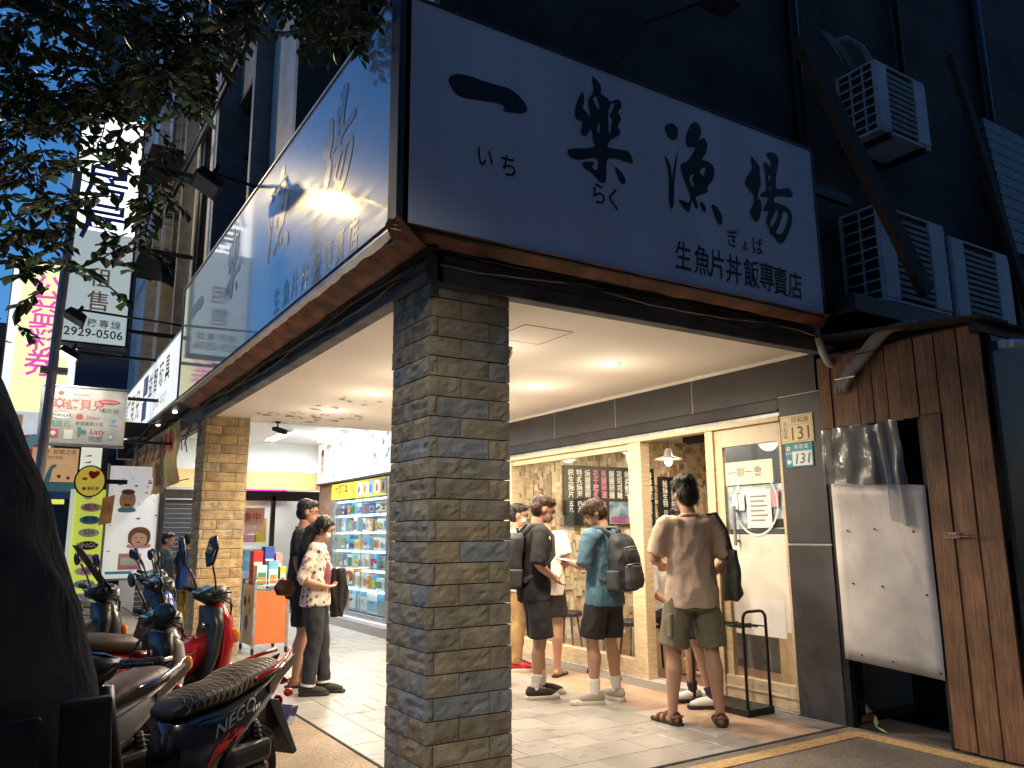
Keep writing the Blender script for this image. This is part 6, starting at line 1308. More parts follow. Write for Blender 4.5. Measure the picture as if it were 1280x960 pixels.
                child('strap', MB().tube([W(-.036, .05, .02), W(0, .12, .05), W(.0, .15, .02)], .007*k, 6).mesh('strap'), um); child('strap', MB().tube([W(.036, .05, .02), W(0, .12, .05)], .007*k, 6).mesh('strap'), um)
    p = P(); p.o = o; p.V = V; p.up = up_; p.k = k; p.shl = shl; p.elb = elb; p.wri = wri; p.hd = hd; p.face = face; p.loc = Vector(loc); p.child = child
    p.world = lambda q: p.loc+Matrix.Rotation(face, 3, 'Z') @ q
    return p
def worn(name, label, cat, p):
    return thing(name, label, cat, p.loc, p.face, world=False)
def wpart(name, me, m, t, smooth=True):
    me.materials.clear(); return link(name, me, m, t, smooth=smooth)
def backpack(p, label, m1, m2, dz=0.0, sc=1.0):
    t = worn('backpack', label, 'backpack', p); U = p.up; k = p.k
    bk = MB(); bk.loft([(U(0, -.22, .93+dz), .135*k*sc, .085*k), (U(0, -.235, 1.0+dz), .155*k*sc, .105*k), (U(0, -.23, 1.2+dz), .15*k*sc, .10*k), (U(0, -.20, 1.36+dz), .125*k*sc, .075*k), (U(0, -.18, 1.41+dz), .08*k*sc, .045*k)], 24, 3.2)
    wpart('main_bag', remesh(bk, .011, 4, .007, (9, 9, 7), 3), m1, t)
    pk = MB(); pk.loft([(U(0, -.315, .955+dz), .105*k*sc, .045*k), (U(0, -.33, 1.02+dz), .12*k*sc, .05*k), (U(0, -.315, 1.14+dz), .11*k*sc, .04*k)], 20, 3.0); wpart('front_pocket', remesh(pk, .010, 3, .004, (12, 12, 12), 4), m2, t)
    pk = MB(); pk.loft([(U(0, -.30, 1.17+dz), .10*k*sc, .035*k), (U(0, -.29, 1.28+dz), .095*k*sc, .035*k)], 20, 3.0); wpart('upper_pocket', remesh(pk, .010, 3, .004, (12, 12, 12), 6), m2, t)
    for s_ in (-1, 1):
        wpart('shoulder_strap', MB().tube([U(.075*s_, -.16, 1.37+dz), U(.095*s_, -.08, 1.455), U(.105*s_, .02, 1.455), U(.115*s_, .115, 1.36), U(.13*s_, .125, 1.2), U(.16*s_, .02, 1.06), U(.14*s_, -.14, 1.0+dz)], [.022*k]*7, 8, sx=.45).mesh('strap'), m2, t)
        wpart('side_pocket', remesh(MB().loft([(U(.15*s_*sc, -.225, .95+dz), .03*k, .07*k), (U(.155*s_*sc, -.225, 1.10+dz), .035*k, .075*k)], 14), .010, 2), m2, t)
    wpart('grab_loop', MB().tube([U(-.03, -.17, 1.41+dz), U(-.02, -.18, 1.45+dz), U(.02, -.18, 1.45+dz), U(.03, -.17, 1.41+dz)], .008*k, 6).mesh('loop'), m2, t)
    for z_, w_ in ((1.15, .11), (1.29, .095)): wpart('zip', MB().tube([U(-w_*sc, -.34+.03*(z_ > 1.2), z_+dz), U(0, -.362+.04*(z_ > 1.2), z_+.012+dz), U(w_*sc, -.34+.03*(z_ > 1.2), z_+dz)], .004*k, 5).mesh('zip'), M['grey_metal'], t)
    wpart('badge', MB().box(-.02, .02, -.002, .002, -.008, .008, Matrix.Translation(U(0, -.362, 1.06+dz))).mesh('badge'), M['orange'], t)
    return t
def phone(p, q, d, label):
    t = worn('mobile_phone', label, 'phone', p); q = Vector(q); 
    Mx = Matrix.Translation(q) @ Vector(d).to_track_quat('Y', 'Z').to_matrix().to_4x4()
    link('body', MB().box(-.036, .036, -.075, .075, -.004, .004, Mx).mesh('b'), M['grey'], t, bevel=.003); link('screen', MB().quad(Mx @ Vector((-.032, -.07, .0045)), Mx @ Vector((.032, -.07, .0045)), Mx @ Vector((.032, .07, .0045)), Mx @ Vector((-.032, .07, .0045))).mesh('s'), emis('phone_screen', (.8, .9, 1), 1.2), t, fixn=False)
blk = cloth('black_cotton', (.022, .021, .022)); blk2 = cloth('black_shorts_cloth', (.026, .024, .025)); tan_c = cloth('tan_cotton', (.56, .42, .31)); olive = cloth('olive_cargo', (.17, .155, .105)); blue_c = cloth('teal_blue_cotton', (.085, .18, .25)); white_c = cloth('white_cotton', (.76, .73, .70)); khaki = cloth('khaki', (.42, .27, .12)); jean = cloth('dark_denim', (.035, .037, .045)); bjean = cloth('blue_denim', (.06, .10, .20)); navy = cloth('navy_tee', (.03, .045, .06)); royal = cloth('royal_blue_tee', (.03, .09, .28)); ochre = cloth('ochre_trousers', (.42, .26, .06))
wsock = cloth('white_sock', (.75, .73, .70), bscale=60); dsock = cloth('charcoal_sock', (.04, .04, .045), bscale=60)
canvas_b = mat('black_canvas', (.035, .033, .033), .8, var=.2); cream_s = mat('cream_sole', (.68, .62, .52), .7, var=.12); beige_l = mat('beige_suede', (.40, .35, .28), .85, var=.12); brn_l = mat('brown_leather', (.14, .06, .03), .5, var=.2); wht_l = mat('white_leather', (.72, .70, .66), .5, var=.06); dk_s = mat('dark_sole', (.03, .03, .03), .8, var=.2)
A = math.radians
# tan T-shirt man, back to the camera
pt_ = person('man in tan T-shirt and olive cargo shorts with a dark tote, back turned', (4.42, 4.47, .006), A(-26), 1.80, legs=((.15, -.02), (-.17, .06)), toe=(A(-14), A(24)), arms=[((.27, -.05, 1.12), (.21, .17, 1.02)), ((-.26, .02, 1.14), (-.16, .24, 1.10))], bow=A(14), turn=A(6), hair='fluffy', top=('tshirt', tan_c), bottom=('shorts', olive, .94), shoes=(brn_l, dk_s), feet='sandal', seed=3, bulk=1.03, sleeve=.78, collar=tan_c)
for s_ in (-1, 1): pt_.child('cargo_pocket', remesh(MB().loft([(pt_.V(.185*s_, -.01, .60), .022, .07), (pt_.V(.185*s_, -.01, .76), .024, .075)], 14, 3), .010, 2), olive)
tt = worn('tote_bag', 'dark green shoulder tote hanging at the tan shirt man\'s right side', 'bag', pt_); U = pt_.up
tg = MB(); tg.loft([(U(.27, -.05, .84), .03, .12), (U(.285, -.05, .90), .05, .16), (U(.28, -.05, 1.05), .045, .165), (U(.27, -.05, 1.20), .03, .15)], 20, 2.6); wpart('bag_body', remesh(tg, .011, 3, .012, (7, 7, 6), 5), mat('dark_green_nylon', (.028, .034, .026), .45, var=.2), tt)
for dy in (-.10, .04): wpart('strap', MB().tube([U(.27, dy-.02, 1.18), U(.245, dy, 1.34), U(.19, dy*.4-.01, 1.468), U(.15, dy*.3, 1.462), U(.2, dy+.03, 1.34), U(.255, dy, 1.2)], [.016]*6, 8, sx=.5).mesh('strap'), MATS['dark_green_nylon'], tt)
# the customer hidden behind him: white trainers and dark socks
ph_ = person('customer half hidden behind the tan shirt man, dark socks and white striped trainers', (4.90, 4.97, .006), A(35), 1.62, legs=((.09, .06), (-.12, -.14)), toe=(A(30), A(22)), arms=[((.19, -.02, 1.12), (.17, .05, .92)), ((-.19, -.02, 1.12), (-.17, .05, .92))], bow=A(15), top=('tshirt', blk), bottom=('shorts', blk2, .85), shoes=(wht_l, dk_s), socks=(dsock, 0), seed=11, bulk=.9)
for sd_ in ((.09, .06), (-.12, -.14)):
    for j in range(3): ph_.child('stripe', MB().tube([ph_.V(sd_[0]-.047, sd_[1]+.02+.022*j, .045), ph_.V(sd_[0]-.035, sd_[1]+.035+.022*j, .085)], .006, 5).mesh('stripe'), M['ink'])
# black shirt man with backpack
pb_ = person('man in black shirt and long black shorts with a black backpack, facing right', (3.98, 5.96, .006), A(-108), 1.73, legs=((.09, -.01), (-.09, .10)), toe=(A(0), A(-6)), arms=[((.245, -.05, 1.13), (.15, .13, 1.00)), ((-.245, -.02, 1.13), (-.10, .15, 1.04))], bow=A(24), hair='short', hairmat=hair_br, top=('shirt', blk), bottom=('shorts', blk2, 1.02), shoes=(canvas_b, cream_s), socks=(wsock, 1), seed=5, sleeve=.95, lean=A(3), collar=blk)
backpack(pb_, 'black backpack with grey straps on the black shirt man', mat('backpack_black', (.025, .024, .026), .7, var=.2), mat('backpack_grey', (.07, .07, .075), .7, var=.2), -.02, 1.05)
# blue shirt man with backpack, looking down at a phone
pu_ = person('man in teal blue shirt and black shorts with a dark backpack, head bowed over phone', (4.35, 5.44, .006), A(12), 1.69, legs=((.13, .02), (-.12, .05)), toe=(A(-4), A(52)), arms=[((.25, .0, 1.13), (.12, .20, 1.08)), ((-.25, .02, 1.14), (-.15, .26, 1.16))], bow=A(30), turn=A(38), hair='bowl', hairmat=hair_br, top=('shirt', blue_c), bottom=('shorts', blk2, .93), shoes=(beige_l, cream_s), socks=(wsock, 1), seed=6, sleeve=.9, bulk=1.04, collar=blue_c)
backpack(pu_, 'dark grey backpack with many pockets on the blue shirt man', mat('backpack_charcoal', (.035, .037, .043), .65, var=.25), mat('backpack_slate', (.075, .08, .09), .6, var=.25))
phone(pu_, pu_.up(-.13, .34, 1.18), (.2, 1, .1), 'phone held up by the blue shirt man')
# white T-shirt man with ochre sling bag
pw_ = person('man in white T-shirt and black shorts with an ochre sling bag, back turned', (4.66, 6.75, .006), A(-50), 1.68, legs=((.10, 0), (-.12, .04)), toe=(A(-8), A(12)), bow=A(18), arms=[((.23, -.02, 1.13), (.14, .2, 1.08)), ((-.24, .0, 1.13), (-.12, .22, 1.10))], hair='short', top=('tshirt', white_c), bottom=('shorts', blk2, .80), shoes=(M['ink'], dk_s), feet='flip', seed=8)
sb_ = worn('sling_bag', 'ochre sling bag across the white T-shirt man\'s back', 'bag', pw_); U = pw_.up
wpart('pouch', remesh(MB().tube([U(-.12, -.155, 1.08), U(0, -.185, 1.02), U(.12, -.165, .97)], [.05, .065, .05], 14, True), .010, 3, .006, (12, 12, 12), 2), mat('ochre_nylon', (.40, .27, .07), .6, var=.15), sb_); wpart('strap', MB().tube([U(-.15, -.12, 1.12), U(-.16, -.10, 1.30), U(-.10, -.03, 1.46), U(0, .08, 1.40), U(.12, .13, 1.2), U(.18, .05, 1.02), U(.15, -.13, .97)], [.018]*7, 8, sx=.4).mesh('s'), MATS['ochre_nylon'], sb_)
# masked man at the pillar edge
pm_ = person('masked man with glasses in white T-shirt and khaki trousers beside the corner pillar', (4.58, 7.22, .006), A(-118), 1.70, bow=A(10), hair='short', mask=True, glasses=True, top=('tshirt', white_c), bottom=('trousers', khaki, .98), shoes=(M['red'], M['white']), seed=9)
# seated customer inside the doorway
ps_ = person('seated customer in white shirt inside the restaurant doorway', (5.74, 6.34, -.30), A(-150), 1.66, legs=((.12, .40, .31, (.13, .42, .86)), (-.10, .36, .31, (-.12, .40, .88))), toe=(A(0), A(10)), arms=[((.25, .06, 1.14), (.18, .28, .98)), ((-.25, .05, 1.14), (-.05, .28, 1.05))], bow=A(22), hair='ponytail', top=('shirt', white_c), bottom=('trousers', blk, .8), shoes=(M['ink'], dk_s), feet='flip', seed=12, sleeve=1.1)
stl = thing('stool', 'black stool under the seated customer in the doorway', 'stool', (5.74, 6.34, 0), group='black stools in the restaurant')
obj('seat', MB().loft([((5.74, 6.34, .44), .17, .17), ((5.74, 6.34, .475), .175, .175), ((5.74, 6.34, .485), .16, .16)], 20), M['black'], stl)
for q in range(4): a = q*1.571+.5; obj('leg', MB().tube([(5.74+.12*math.cos(a), 6.34+.12*math.sin(a), .44), (5.74+.17*math.cos(a), 6.34+.17*math.sin(a), .012)], .012, 6), M['black'], stl)
# woman in floral blouse
pf_ = person('woman in floral blouse and black trousers with long hair and mask, looking at phone', (2.40, 7.17, .006), A(-116), 1.565, legs=((.07, -.02), (-.08, .12)), toe=(A(4), A(-4)), arms=[((.26, -.10, 1.10), (.15, .115, 1.03), (-.75, .6, 0), .5), ((-.2, .10, 1.12), (-.10, .33, 1.16))], bow=A(26), hair='long', mask=True, top=('blouse', floral()), bottom=('trousers', jean, .93), shoes=(canvas_b, dk_s), seed=14, sleeve=1.02, bulk=1.0)
phone(pf_, pf_.up(-.09, .43, 1.19), (.1, 1, .05), 'phone in the floral blouse woman\'s raised hand')
pf_.child('inner_top', remesh(MB().loft([(pf_.up(0, .07, .95), .10, .06), (pf_.up(0, .075, 1.15), .11, .065), (pf_.up(0, .06, 1.36), .07, .05)], 16), .011, 2), cloth('plum_top', (.20, .05, .07)))
jk = worn('draped_jacket', 'black jacket draped over the floral blouse woman\'s forearm', 'jacket', pf_); U = pf_.up
wpart('cloth', remesh(MB().loft([(U(-.13, .20, .72), .035, .06), (U(-.13, .22, .85), .05, .075), (U(-.13, .21, 1.0), .06, .085), (U(-.12, .20, 1.12), .055, .07), (U(-.11, .21, 1.19), .04, .06)], 18), .010, 3, .014, (14, 14, 4), 3), blk, jk)
# man behind her
pq_ = person('tall man with glasses in dark clothes standing behind the floral blouse woman', (2.42, 7.66, .006), A(-112), 1.73, legs=((.09, 0), (-.09, .06)), bow=A(10), hair='short', glasses=True, top=('tshirt', blk), bottom=('shorts', blk2, .9), shoes=(brn_l, dk_s), feet='sandal', seed=15, sleeve=.7, collar=cloth('red_collar', (.4, .05, .08)))
bg_ = worn('handbag', 'dark brown handbag hanging behind the floral blouse woman', 'bag', pf_); wpart('bag_body', remesh(MB().loft([(U(.10, -.28, .95), .05, .07), (U(.10, -.29, 1.02), .06, .10), (U(.10, -.27, 1.10), .04, .06)], 16), .010, 3, .01, (9, 9, 9), 1), mat('brown_bag', (.06, .022, .016), .5, var=.2), bg_)
# far pedestrians
pd_ = person('man in dark T-shirt and blue jeans before the roller shutter', (1.86, 12.05, -.02), A(-120), 1.46, bow=A(8), hair='short', top=('tshirt', navy), bottom=('trousers', bjean, .98), shoes=(canvas_b, dk_s), seed=17)
pe_ = person('person in royal blue T-shirt half hidden behind the farther pillar', (2.16, 12.05, -.0), A(-60), 1.44, bow=A(5), hair='short', top=('tshirt', royal), bottom=('trousers', ochre, .98), shoes=(canvas_b, dk_s), seed=18)
st_ = thing('plastic_stool', 'pale turquoise plastic stool behind the scooters', 'stool', (1.72, 11.3, 0)); tq_m = mat('turquoise_plastic', (.25, .62, .58), .4, var=.05)
obj('seat', MB().loft([((1.72, 11.3, .40), .15, .15), ((1.72, 11.3, .43), .155, .155), ((1.72, 11.3, .445), .14, .14)], 16, 4), tq_m, st_)
for s1 in (-1, 1):
    for s2 in (-1, 1): obj('leg', MB().tube([(1.72+.11*s1, 11.3+.11*s2, .40), (1.72+.15*s1, 11.3+.15*s2, -.003)], .022, 6), tq_m, st_)
# ================================================================== scooters
def loftx(mb, secs, n=18, e=2.6):
    rr = []
    for (x, yc, zc, hy, hz) in secs:
        ring = []
        for j in range(n):
            a = 2*math.pi*j/n; ca, sa = math.cos(a), math.sin(a)
            ring.append((x, yc+hy*math.copysign(abs(ca)**(2/e), ca), zc+hz*math.copysign(abs(sa)**(2/e), sa)))
        rr.append(ring)
    return mb.rings(rr)
def interp(secs, x):
    for a, b_ in zip(secs, secs[1:]):
        if a[0] >= x >= b_[0]:
            t = (a[0]-x)/(a[0]-b_[0]); return [a[i]+(b_[i]-a[i])*t for i in range(5)]
    return secs[-1] if x < secs[-1][0] else secs[0]
FAIR = [(.05, 0, .44, .10, .22), (-.08, 0, .47, .15, .23), (-.28, 0, .53, .165, .19), (-.50, 0, .635, .155, .125), (-.70, 0, .72, .12, .075), (-.86, 0, .785, .07, .038), (-.92, 0, .80, .03, .018)]
SEAT = [(.06, 0, .700, .085, .035), (.0, 0, .715, .115, .055), (-.15, 0, .735, .135, .06), (-.33, 0, .745, .145, .06), (-.42, 0, .775, .145, .068), (-.60, 0, .80, .135, .066), (-.74, 0, .812, .10, .05), (-.79, 0, .815, .06, .03)]
def gloss_paint(name, col): return mat(name, col, .22, .1, var=.12, vscale=3, coat=.7)
plast = mat('scooter_black_plastic', (.016, .016, .018), .38, var=.25, vscale=8); tyre_m = mat('tyre', (.014, .014, .014), .85, var=.2, bump=.4, bscale=60); mirror_m = mat('mirror_glass', (.75, .8, .85), .03, 1.0, var=0); amber = mat('amber_lens', (.65, .22, .02), .15, var=0, coat=.5); redlens = mat('red_lens', (.5, .015, .015), .12, var=0, coat=.6); alum = mat('engine_alloy', (.16, .16, .165), .45, .7, var=.25)
def scooter(label, O, rot, paint, accent, seat_m, rim_m, stitch=None, decals=False, screen=False, z=-.004, cowl=None, tall=False, tunnel=None, sc=1.0):
    t = thing('parked_scooter', label, 'scooter', (O[0], O[1], z), rot, group='scooters parked beside the arcade', world=False)
    t.scale = (sc, sc, sc)
    add = lambda name, mb, m, smooth=True, bevel=0, parent=None: link(name, mb.mesh(name), m, parent or t, smooth=smooth, bevel=bevel)
    ms = 2.1 if tall else 1.1
    MT = lambda s_: Matrix.Translation((.40, .30*s_, 1.30 if tall else 1.235)) @ Matrix.Rotation(R(55*s_ if tall else 0), 4, 'X') @ Matrix.Rotation(R(-97), 4, 'Y') @ Matrix.Rotation(R(90), 4, 'Z') @ Matrix.Diagonal((ms, ms*.8 if tall else ms*.95, 1.0, 1))
    # wheels
    for wx in (.64, -.60):
        w = add('wheel', MB().rings([[(wx+r_*math.cos(2*math.pi*i/32), y_, .235+r_*math.sin(2*math.pi*i/32)) for i in range(32)] for r_, y_ in ((.165, -.045), (.205, -.055), (.228, -.04), (.235, 0), (.228, .04), (.205, .055), (.165, .045))], cap=False), tyre_m)
        add('rim', MB().rings([[(wx+r_*math.cos(2*math.pi*i/32), y_, .235+r_*math.sin(2*math.pi*i/32)) for i in range(32)] for r_, y_ in ((.168, -.04), (.150, -.03), (.150, .03), (.168, .04))], cap=False), rim_m, parent=w)
        sp = MB()
        for q in range(5): a = q*1.2566; sp.tube([(wx+.03*math.cos(a), 0, .235+.03*math.sin(a)), (wx+.155*math.cos(a+.25), 0, .235+.155*math.sin(a+.25))], [.018, .012], 6)
        add('spokes', sp, rim_m, parent=w); add('hub', MB().tube([(wx, -.06, .235), (wx, .06, .235)], .035, 12), alum, parent=w)
    # body shells
    add('tail_fairing', loftx(MB(), FAIR, 26, 2.4), paint)
    st = add('seat', loftx(MB(), SEAT, 26, 2.5), seat_m)
    if stitch:
        sm_ = MB()
        for d_ in (-1, 1):
            for k_ in range(24):
                x0 = .14-.044*k_; pts = []
                for i in range(17):
                    a = -.35+i*(math.pi+.7)/16-0; 
                    x = x0-.16*(i/16 if d_ > 0 else 1-i/16); sct = interp(SEAT, x)
                    if x > .02 or x < -.76: continue
                    ca, sa = math.cos(a), math.sin(a); pts.append((x, (sct[3]+.0015)*math.copysign(abs(ca)**.8, ca), sct[2]+(sct[4]+.0015)*math.copysign(abs(sa)**.8, sa)))
                if len(pts) > 2: sm_.tube(pts, .0019, 4)
        add('stitching', sm_, stitch, parent=st)
    add('underbody', MB().box(-.5, .40, -.12, .12, .20, .30).box(-.1, .12, -.12, .12, .30, .42), plast, False, .02)
    add('floorboard', MB().box(.02, .42, -.16, .16, .285, .315), plast, False, .012)
    add('leg_shield', MB().loft([((.40, 0, .29), .03, .17), ((.45, 0, .45), .04, .195), ((.50, 0, .62), .05, .20), ((.53, 0, .80), .055, .175), ((.52, 0, .92), .06, .13)], 20, 2.8), plast)
    add('front_panel', MB().loft([((.53, 0, .40), .05, .10), ((.585, 0, .55), .065, .165), ((.60, 0, .70), .075, .17), ((.585, 0, .84), .07, .14), ((.54, 0, .95), .05, .10)], 20, 2.4), cowl or paint)
    add('front_fender', MB().rings([[(.64+r_*math.cos(a), y_, .24+r_*math.sin(a)) for y_, r_ in ((-.07, .245), (-.06, .275), (0, .29), (.06, .275), (.07, .245), (.055, .24), (-.055, .24))] for a in [-.15+j*.22 for j in range(12)]]), cowl or paint)
    for s_ in (-1, 1):
        add('fork_leg', MB().tube([(.535, .065*s_, .60), (.64, .075*s_, .24)], .022, 8), alum)
        add('indicator', MB().ell((.665, .115*s_, .72), (.03, .035, .05), n=12, m=8), amber)
    add('handlebar_cowl', loftx(MB(), [(.62, 0, 1.0, .05, .04), (.585, 0, .995, .10, .065), (.50, 0, .985, .13, .06), (.42, 0, 1.0, .09, .035)], 18), plast)
    add('headlight', MB().ell((.605, 0, .99), (.035, .085, .045), n=16, m=8), mat('headlight_glass', (.6, .63, .66), .08, var=0, coat=.8))
    add('dash', MB().box(-.06, .06, -.07, .07, -.004, .004, Matrix.Translation((.455, 0, 1.036)) @ Matrix.Rotation(R(-22), 4, 'Y')), mat('dash_glass', (.10, .28, .42), .08, var=.1), False, .003)
    add('handlebar', MB().tube([(.46, -.33, 1.03), (.49, -.16, 1.01), (.50, 0, 1.0), (.49, .16, 1.01), (.46, .33, 1.03)], .012, 8), M['dark_metal'])
    for s_ in (-1, 1):
        add('grip', MB().tube([(.473, .215*s_, 1.018), (.452, .36*s_, 1.034)], .019, 10), M['rubber']); add('brake_lever', MB().tube([(.50, .17*s_, 1.02), (.535, .22*s_, 1.02), (.515, .37*s_, 1.03)], .006, 6), M['dark_metal']); add('switch_block', MB().box(.455, .51, min(.16*s_, .21*s_), max(.16*s_, .21*s_), .995, 1.04), plast, False, .01)
        mr_ = add('mirror', MB().loft([((0, 0, -.012), .02, .012), ((0, 0, -.008), .055, .04), ((0, 0, .006), .062, .047), ((0, 0, .012), .058, .043)], 6 if tall else 20, 2.0).mesh_t(MT(s_)), plast); add('mirror_stem', MB().tube([(.48, .19*s_, 1.03), (.46, .22*s_, 1.11), (.42, .27*s_, 1.2)], .007, 6), plast, parent=mr_)
        add('mirror_face', MB().loft([((0, 0, .0125), .050, .036), ((0, 0, .0145), .049, .035)], 6 if tall else 20).mesh_t(MT(s_)), mirror_m, smooth=False, parent=mr_)
        add('grab_rail', MB().tube([(-.46, .150*s_, .79), (-.62, .155*s_, .82), (-.80, .105*s_, .865), (-.90, .05*s_, .885)], .013, 8), accent)
        add('tail_blade', MB().prism([(0, 0), (.30, .10), (.34, .17), (.24, .14), (0, .05)], .012, lambda u, v, w, s_=s_: Vector((-.60-u, (.135-.25*u)*s_+w*s_, .69+v))), plast, False, .003)
        add('shock_absorber', MB().tube([(-.50, .13*s_, .55), (-.58, .13*s_, .27)], .026, 10), M['black']); 
        sg = MB()
        for q in range(9): sg.tube([(-.505-.008*q+.03*math.cos(a), .13*s_+.03*math.sin(a), .53-.027*q) for a in [j*.7 for j in range(10)]], .005, 5)
        add('spring', sg, M['dark_metal'])
        add('side_stripe', MB().prism([(0, 0), (.30, .115), (.33, .15), (.02, .03)], .003, lambda u, v, w, s_=s_: Vector((-.30-u, (.168-.16*u)*s_+w*s_, .50+v))), accent, False)
        add('rear_indicator', MB().ell((-.80, .13*s_, .66), (.035, .03, .025), n=10, m=6), redlens)
    add('tail_light', MB().ell((-.865, 0, .715), (.05, .075, .03), n=14, m=8), redlens); add('reflector', MB().ell((-.83, .03, .60), (.02, .035, .035), n=12, m=6), redlens)
    add('mudguard', MB().prism([(0, 0), (.10, -.02), (.30, -.36), (.26, -.37), (.05, -.08)], .16, lambda u, v, w: Vector((-.68-u, w-.08, .64+v))), plast, False, .006)
    add('number_plate', MB().box(-.095, .095, -.003, .003, -.06, .06, Matrix.Translation((-.925, 0, .50)) @ Matrix.Rotation(R(90), 4, 'Z') @ Matrix.Rotation(R(-28), 4, 'X')), M['white'], False, .004)
    add('rear_fender', MB().rings([[(-.60+r_*math.cos(a), y_, .235+r_*math.sin(a)) for y_, r_ in ((-.065, .25), (-.05, .275), (0, .285), (.05, .275), (.065, .25), (.05, .245), (-.05, .245))] for a in [.7+j*.22 for j in range(9)]]), plast)
    add('engine', MB().box(-.62, -.10, .05, .16, .17, .33).box(-.45, -.15, -.14, .05, .20, .36), alum, False, .03); add('air_box', MB().box(-.60, -.25, .10, .19, .34, .46), plast, False, .03)
    add('exhaust', MB().tube([(-.15, -.15, .22), (-.35, -.18, .22), (-.45, -.185, .26), (-.85, -.19, .34)], [.02, .025, .055, .06], 12), alum); add('centre_stand', MB().tube([(-.18, .10, .2), (-.26, .14, .0)], .012, 6).tube([(-.18, -.10, .2), (-.26, -.14, .0)], .012, 6), M['dark_metal'])
    if tunnel:
        add('centre_tunnel', loftx(MB(), [(.50, 0, .66, .12, .10), (.36, 0, .58, .13, .13), (.18, 0, .52, .13, .14), (.0, 0, .52, .12, .14)], 18), tunnel)
        text('GT', .09, lambda u, v, w=0: Vector((.30+u, -.136, .60+v)), 0, 0, M['chrome'], t, bold=.003, shear=.3, name='badge_lettering')
    for s_ in (-1, 1):
        for q in range(2): add('cable', MB().tube([(.50, (.17-.03*q)*s_, 1.005), (.60+.02*q, (.15-.02*q)*s_, .97-.04*q), (.63, (.09-.02*q)*s_, .86-.05*q), (.585, (.06-.02*q)*s_, .74)], .006, 6), M['rubber'])
    add('key_lock', MB().ell((.455, -.06, .80), (.012, .02, .02), n=10, m=6), M['chrome']); add('bag_hook', MB().tube([(.44, 0, .66), (.40, 0, .65), (.395, 0, .68)], .006, 6), M['chrome'])
    add('panel_gap', MB().tube([(-.02, .118, .64), (-.28, .158, .655), (-.55, .128, .725)], .0035, 5).tube([(-.02, -.118, .64), (-.28, -.158, .655), (-.55, -.128, .725)], .0035, 5), M['ink'])
    if screen: add('windscreen', MB().rings([[(.56-.25*v+.03*math.cos(u*1.3), u*.17*(1-.25*v), 1.0+.34*v) for u in [-1+j*.25 for j in range(9)]] for v in [j/5 for j in range(6)]], cap=False, closed=False), mat('smoke_screen', (.02, .02, .022), .2, var=0))
    if decals:
        Ts = lambda u, v, w=0: Vector((-.10-u, .172-.05*abs(u-.2)+w*.0+.004, .545+v+.36*u-.02))
        def Tside(u, v, w=0):
            x = -.08-u; z_ = .545+v+.33*u; q = interp(FAIR, x); r_ = min(.98, abs(z_-q[2])/q[4]); return Vector((x, q[3]*(1-r_**2.4)**(1/2.4)+.004, z_))
        text('NEGO', .085, lambda u, v, w=0: Tside(u, v), .23, -.005, M['grey_metal'], t, bold=.002, sx=1.3, shear=.3, name='decal_lettering')
        fl = [(.02, -.10), (.10, -.05), (.16, -.055), (.20, -.02), (.26, -.03), (.30, .0), (.22, .0), (.25, .02), (.17, .005), (.18, .03), (.11, -.005), (.10, .01), (.05, -.04)]
        poly_mark([(a-.0, b_-.07) for a, b_ in fl], [], lambda u, v, w=0: Tside(u, v), M['red'], t, 'flame_decal', 0); 
        for q in range(3): poly_mark([(.36+.025*q, -.045), (.375+.025*q, -.045), (.42+.025*q, .03), (.405+.025*q, .03)], [], lambda u, v, w=0: Tside(u, v), M['white'], t, 'stripe_decal', 0, sub=False)
    return t
hd1 = math.atan2(-.59, -.81); hd2 = R(8)
quilt = mat('quilted_seat', (.035, .030, .028), .5, var=.2, bump=.1); brown_seat = mat('brown_vinyl_seat', (.075, .05, .04), .45, var=.2, bump=.15, bscale=25); gold_t = mat('gold_thread', (.42, .30, .16), .6, var=0)
red_acc = gloss_paint('red_gloss', (.38, .012, .016))
scooter('black scooter with a gold-stitched quilted seat, nearest, tail toward the arcade', (.70, 4.05), hd1, gloss_paint('black_gloss', (.014, .016, .022)), red_acc, quilt, red_acc, stitch=gold_t, decals=True, sc=.88)
scooter('grey scooter with a ribbed brown seat just beyond the nearest black one', (.20, 4.22), hd1, gloss_paint('silver_gloss', (.30, .29, .28)), M['chrome'], brown_seat, M['grey_metal'], sc=.86)
scooter('red scooter facing the arcade with tall black mirrors', (.72, 5.85), hd2, red_acc, M['black'], brown_seat, M['black'], tall=True, tunnel=red_acc)
scooter('scooter with a dark windscreen half hidden behind the tree trunk', (.10, 6.62), hd2, gloss_paint('dark_grey_gloss', (.05, .05, .055)), M['chrome'], quilt, M['grey_metal'], screen=True)
scooter('white and blue scooter in the middle of the parked row', (.60, 7.35), hd2, gloss_paint('white_gloss', (.62, .60, .56)), M['chrome'], quilt, M['grey_metal'], cowl=gloss_paint('blue_gloss', (.03, .07, .30)))
scooter('farthest black scooter in front of the picture board', (.66, 8.15), hd2, gloss_paint('black_gloss', (.014, .016, .022)), M['chrome'], quilt, M['grey_metal'])
scooter('pale grey scooter squeezed between the red one and the tree trunk', (.34, 5.16), hd2, gloss_paint('pale_grey_gloss', (.42, .41, .40)), M['chrome'], brown_seat, M['grey_metal'], sc=.92)
scooter('dark red scooter at the far end of the row near the farther pillar', (.80, 9.0), hd2, gloss_paint('dark_red_gloss', (.20, .012, .014)), M['black'], quilt, M['grey_metal'])
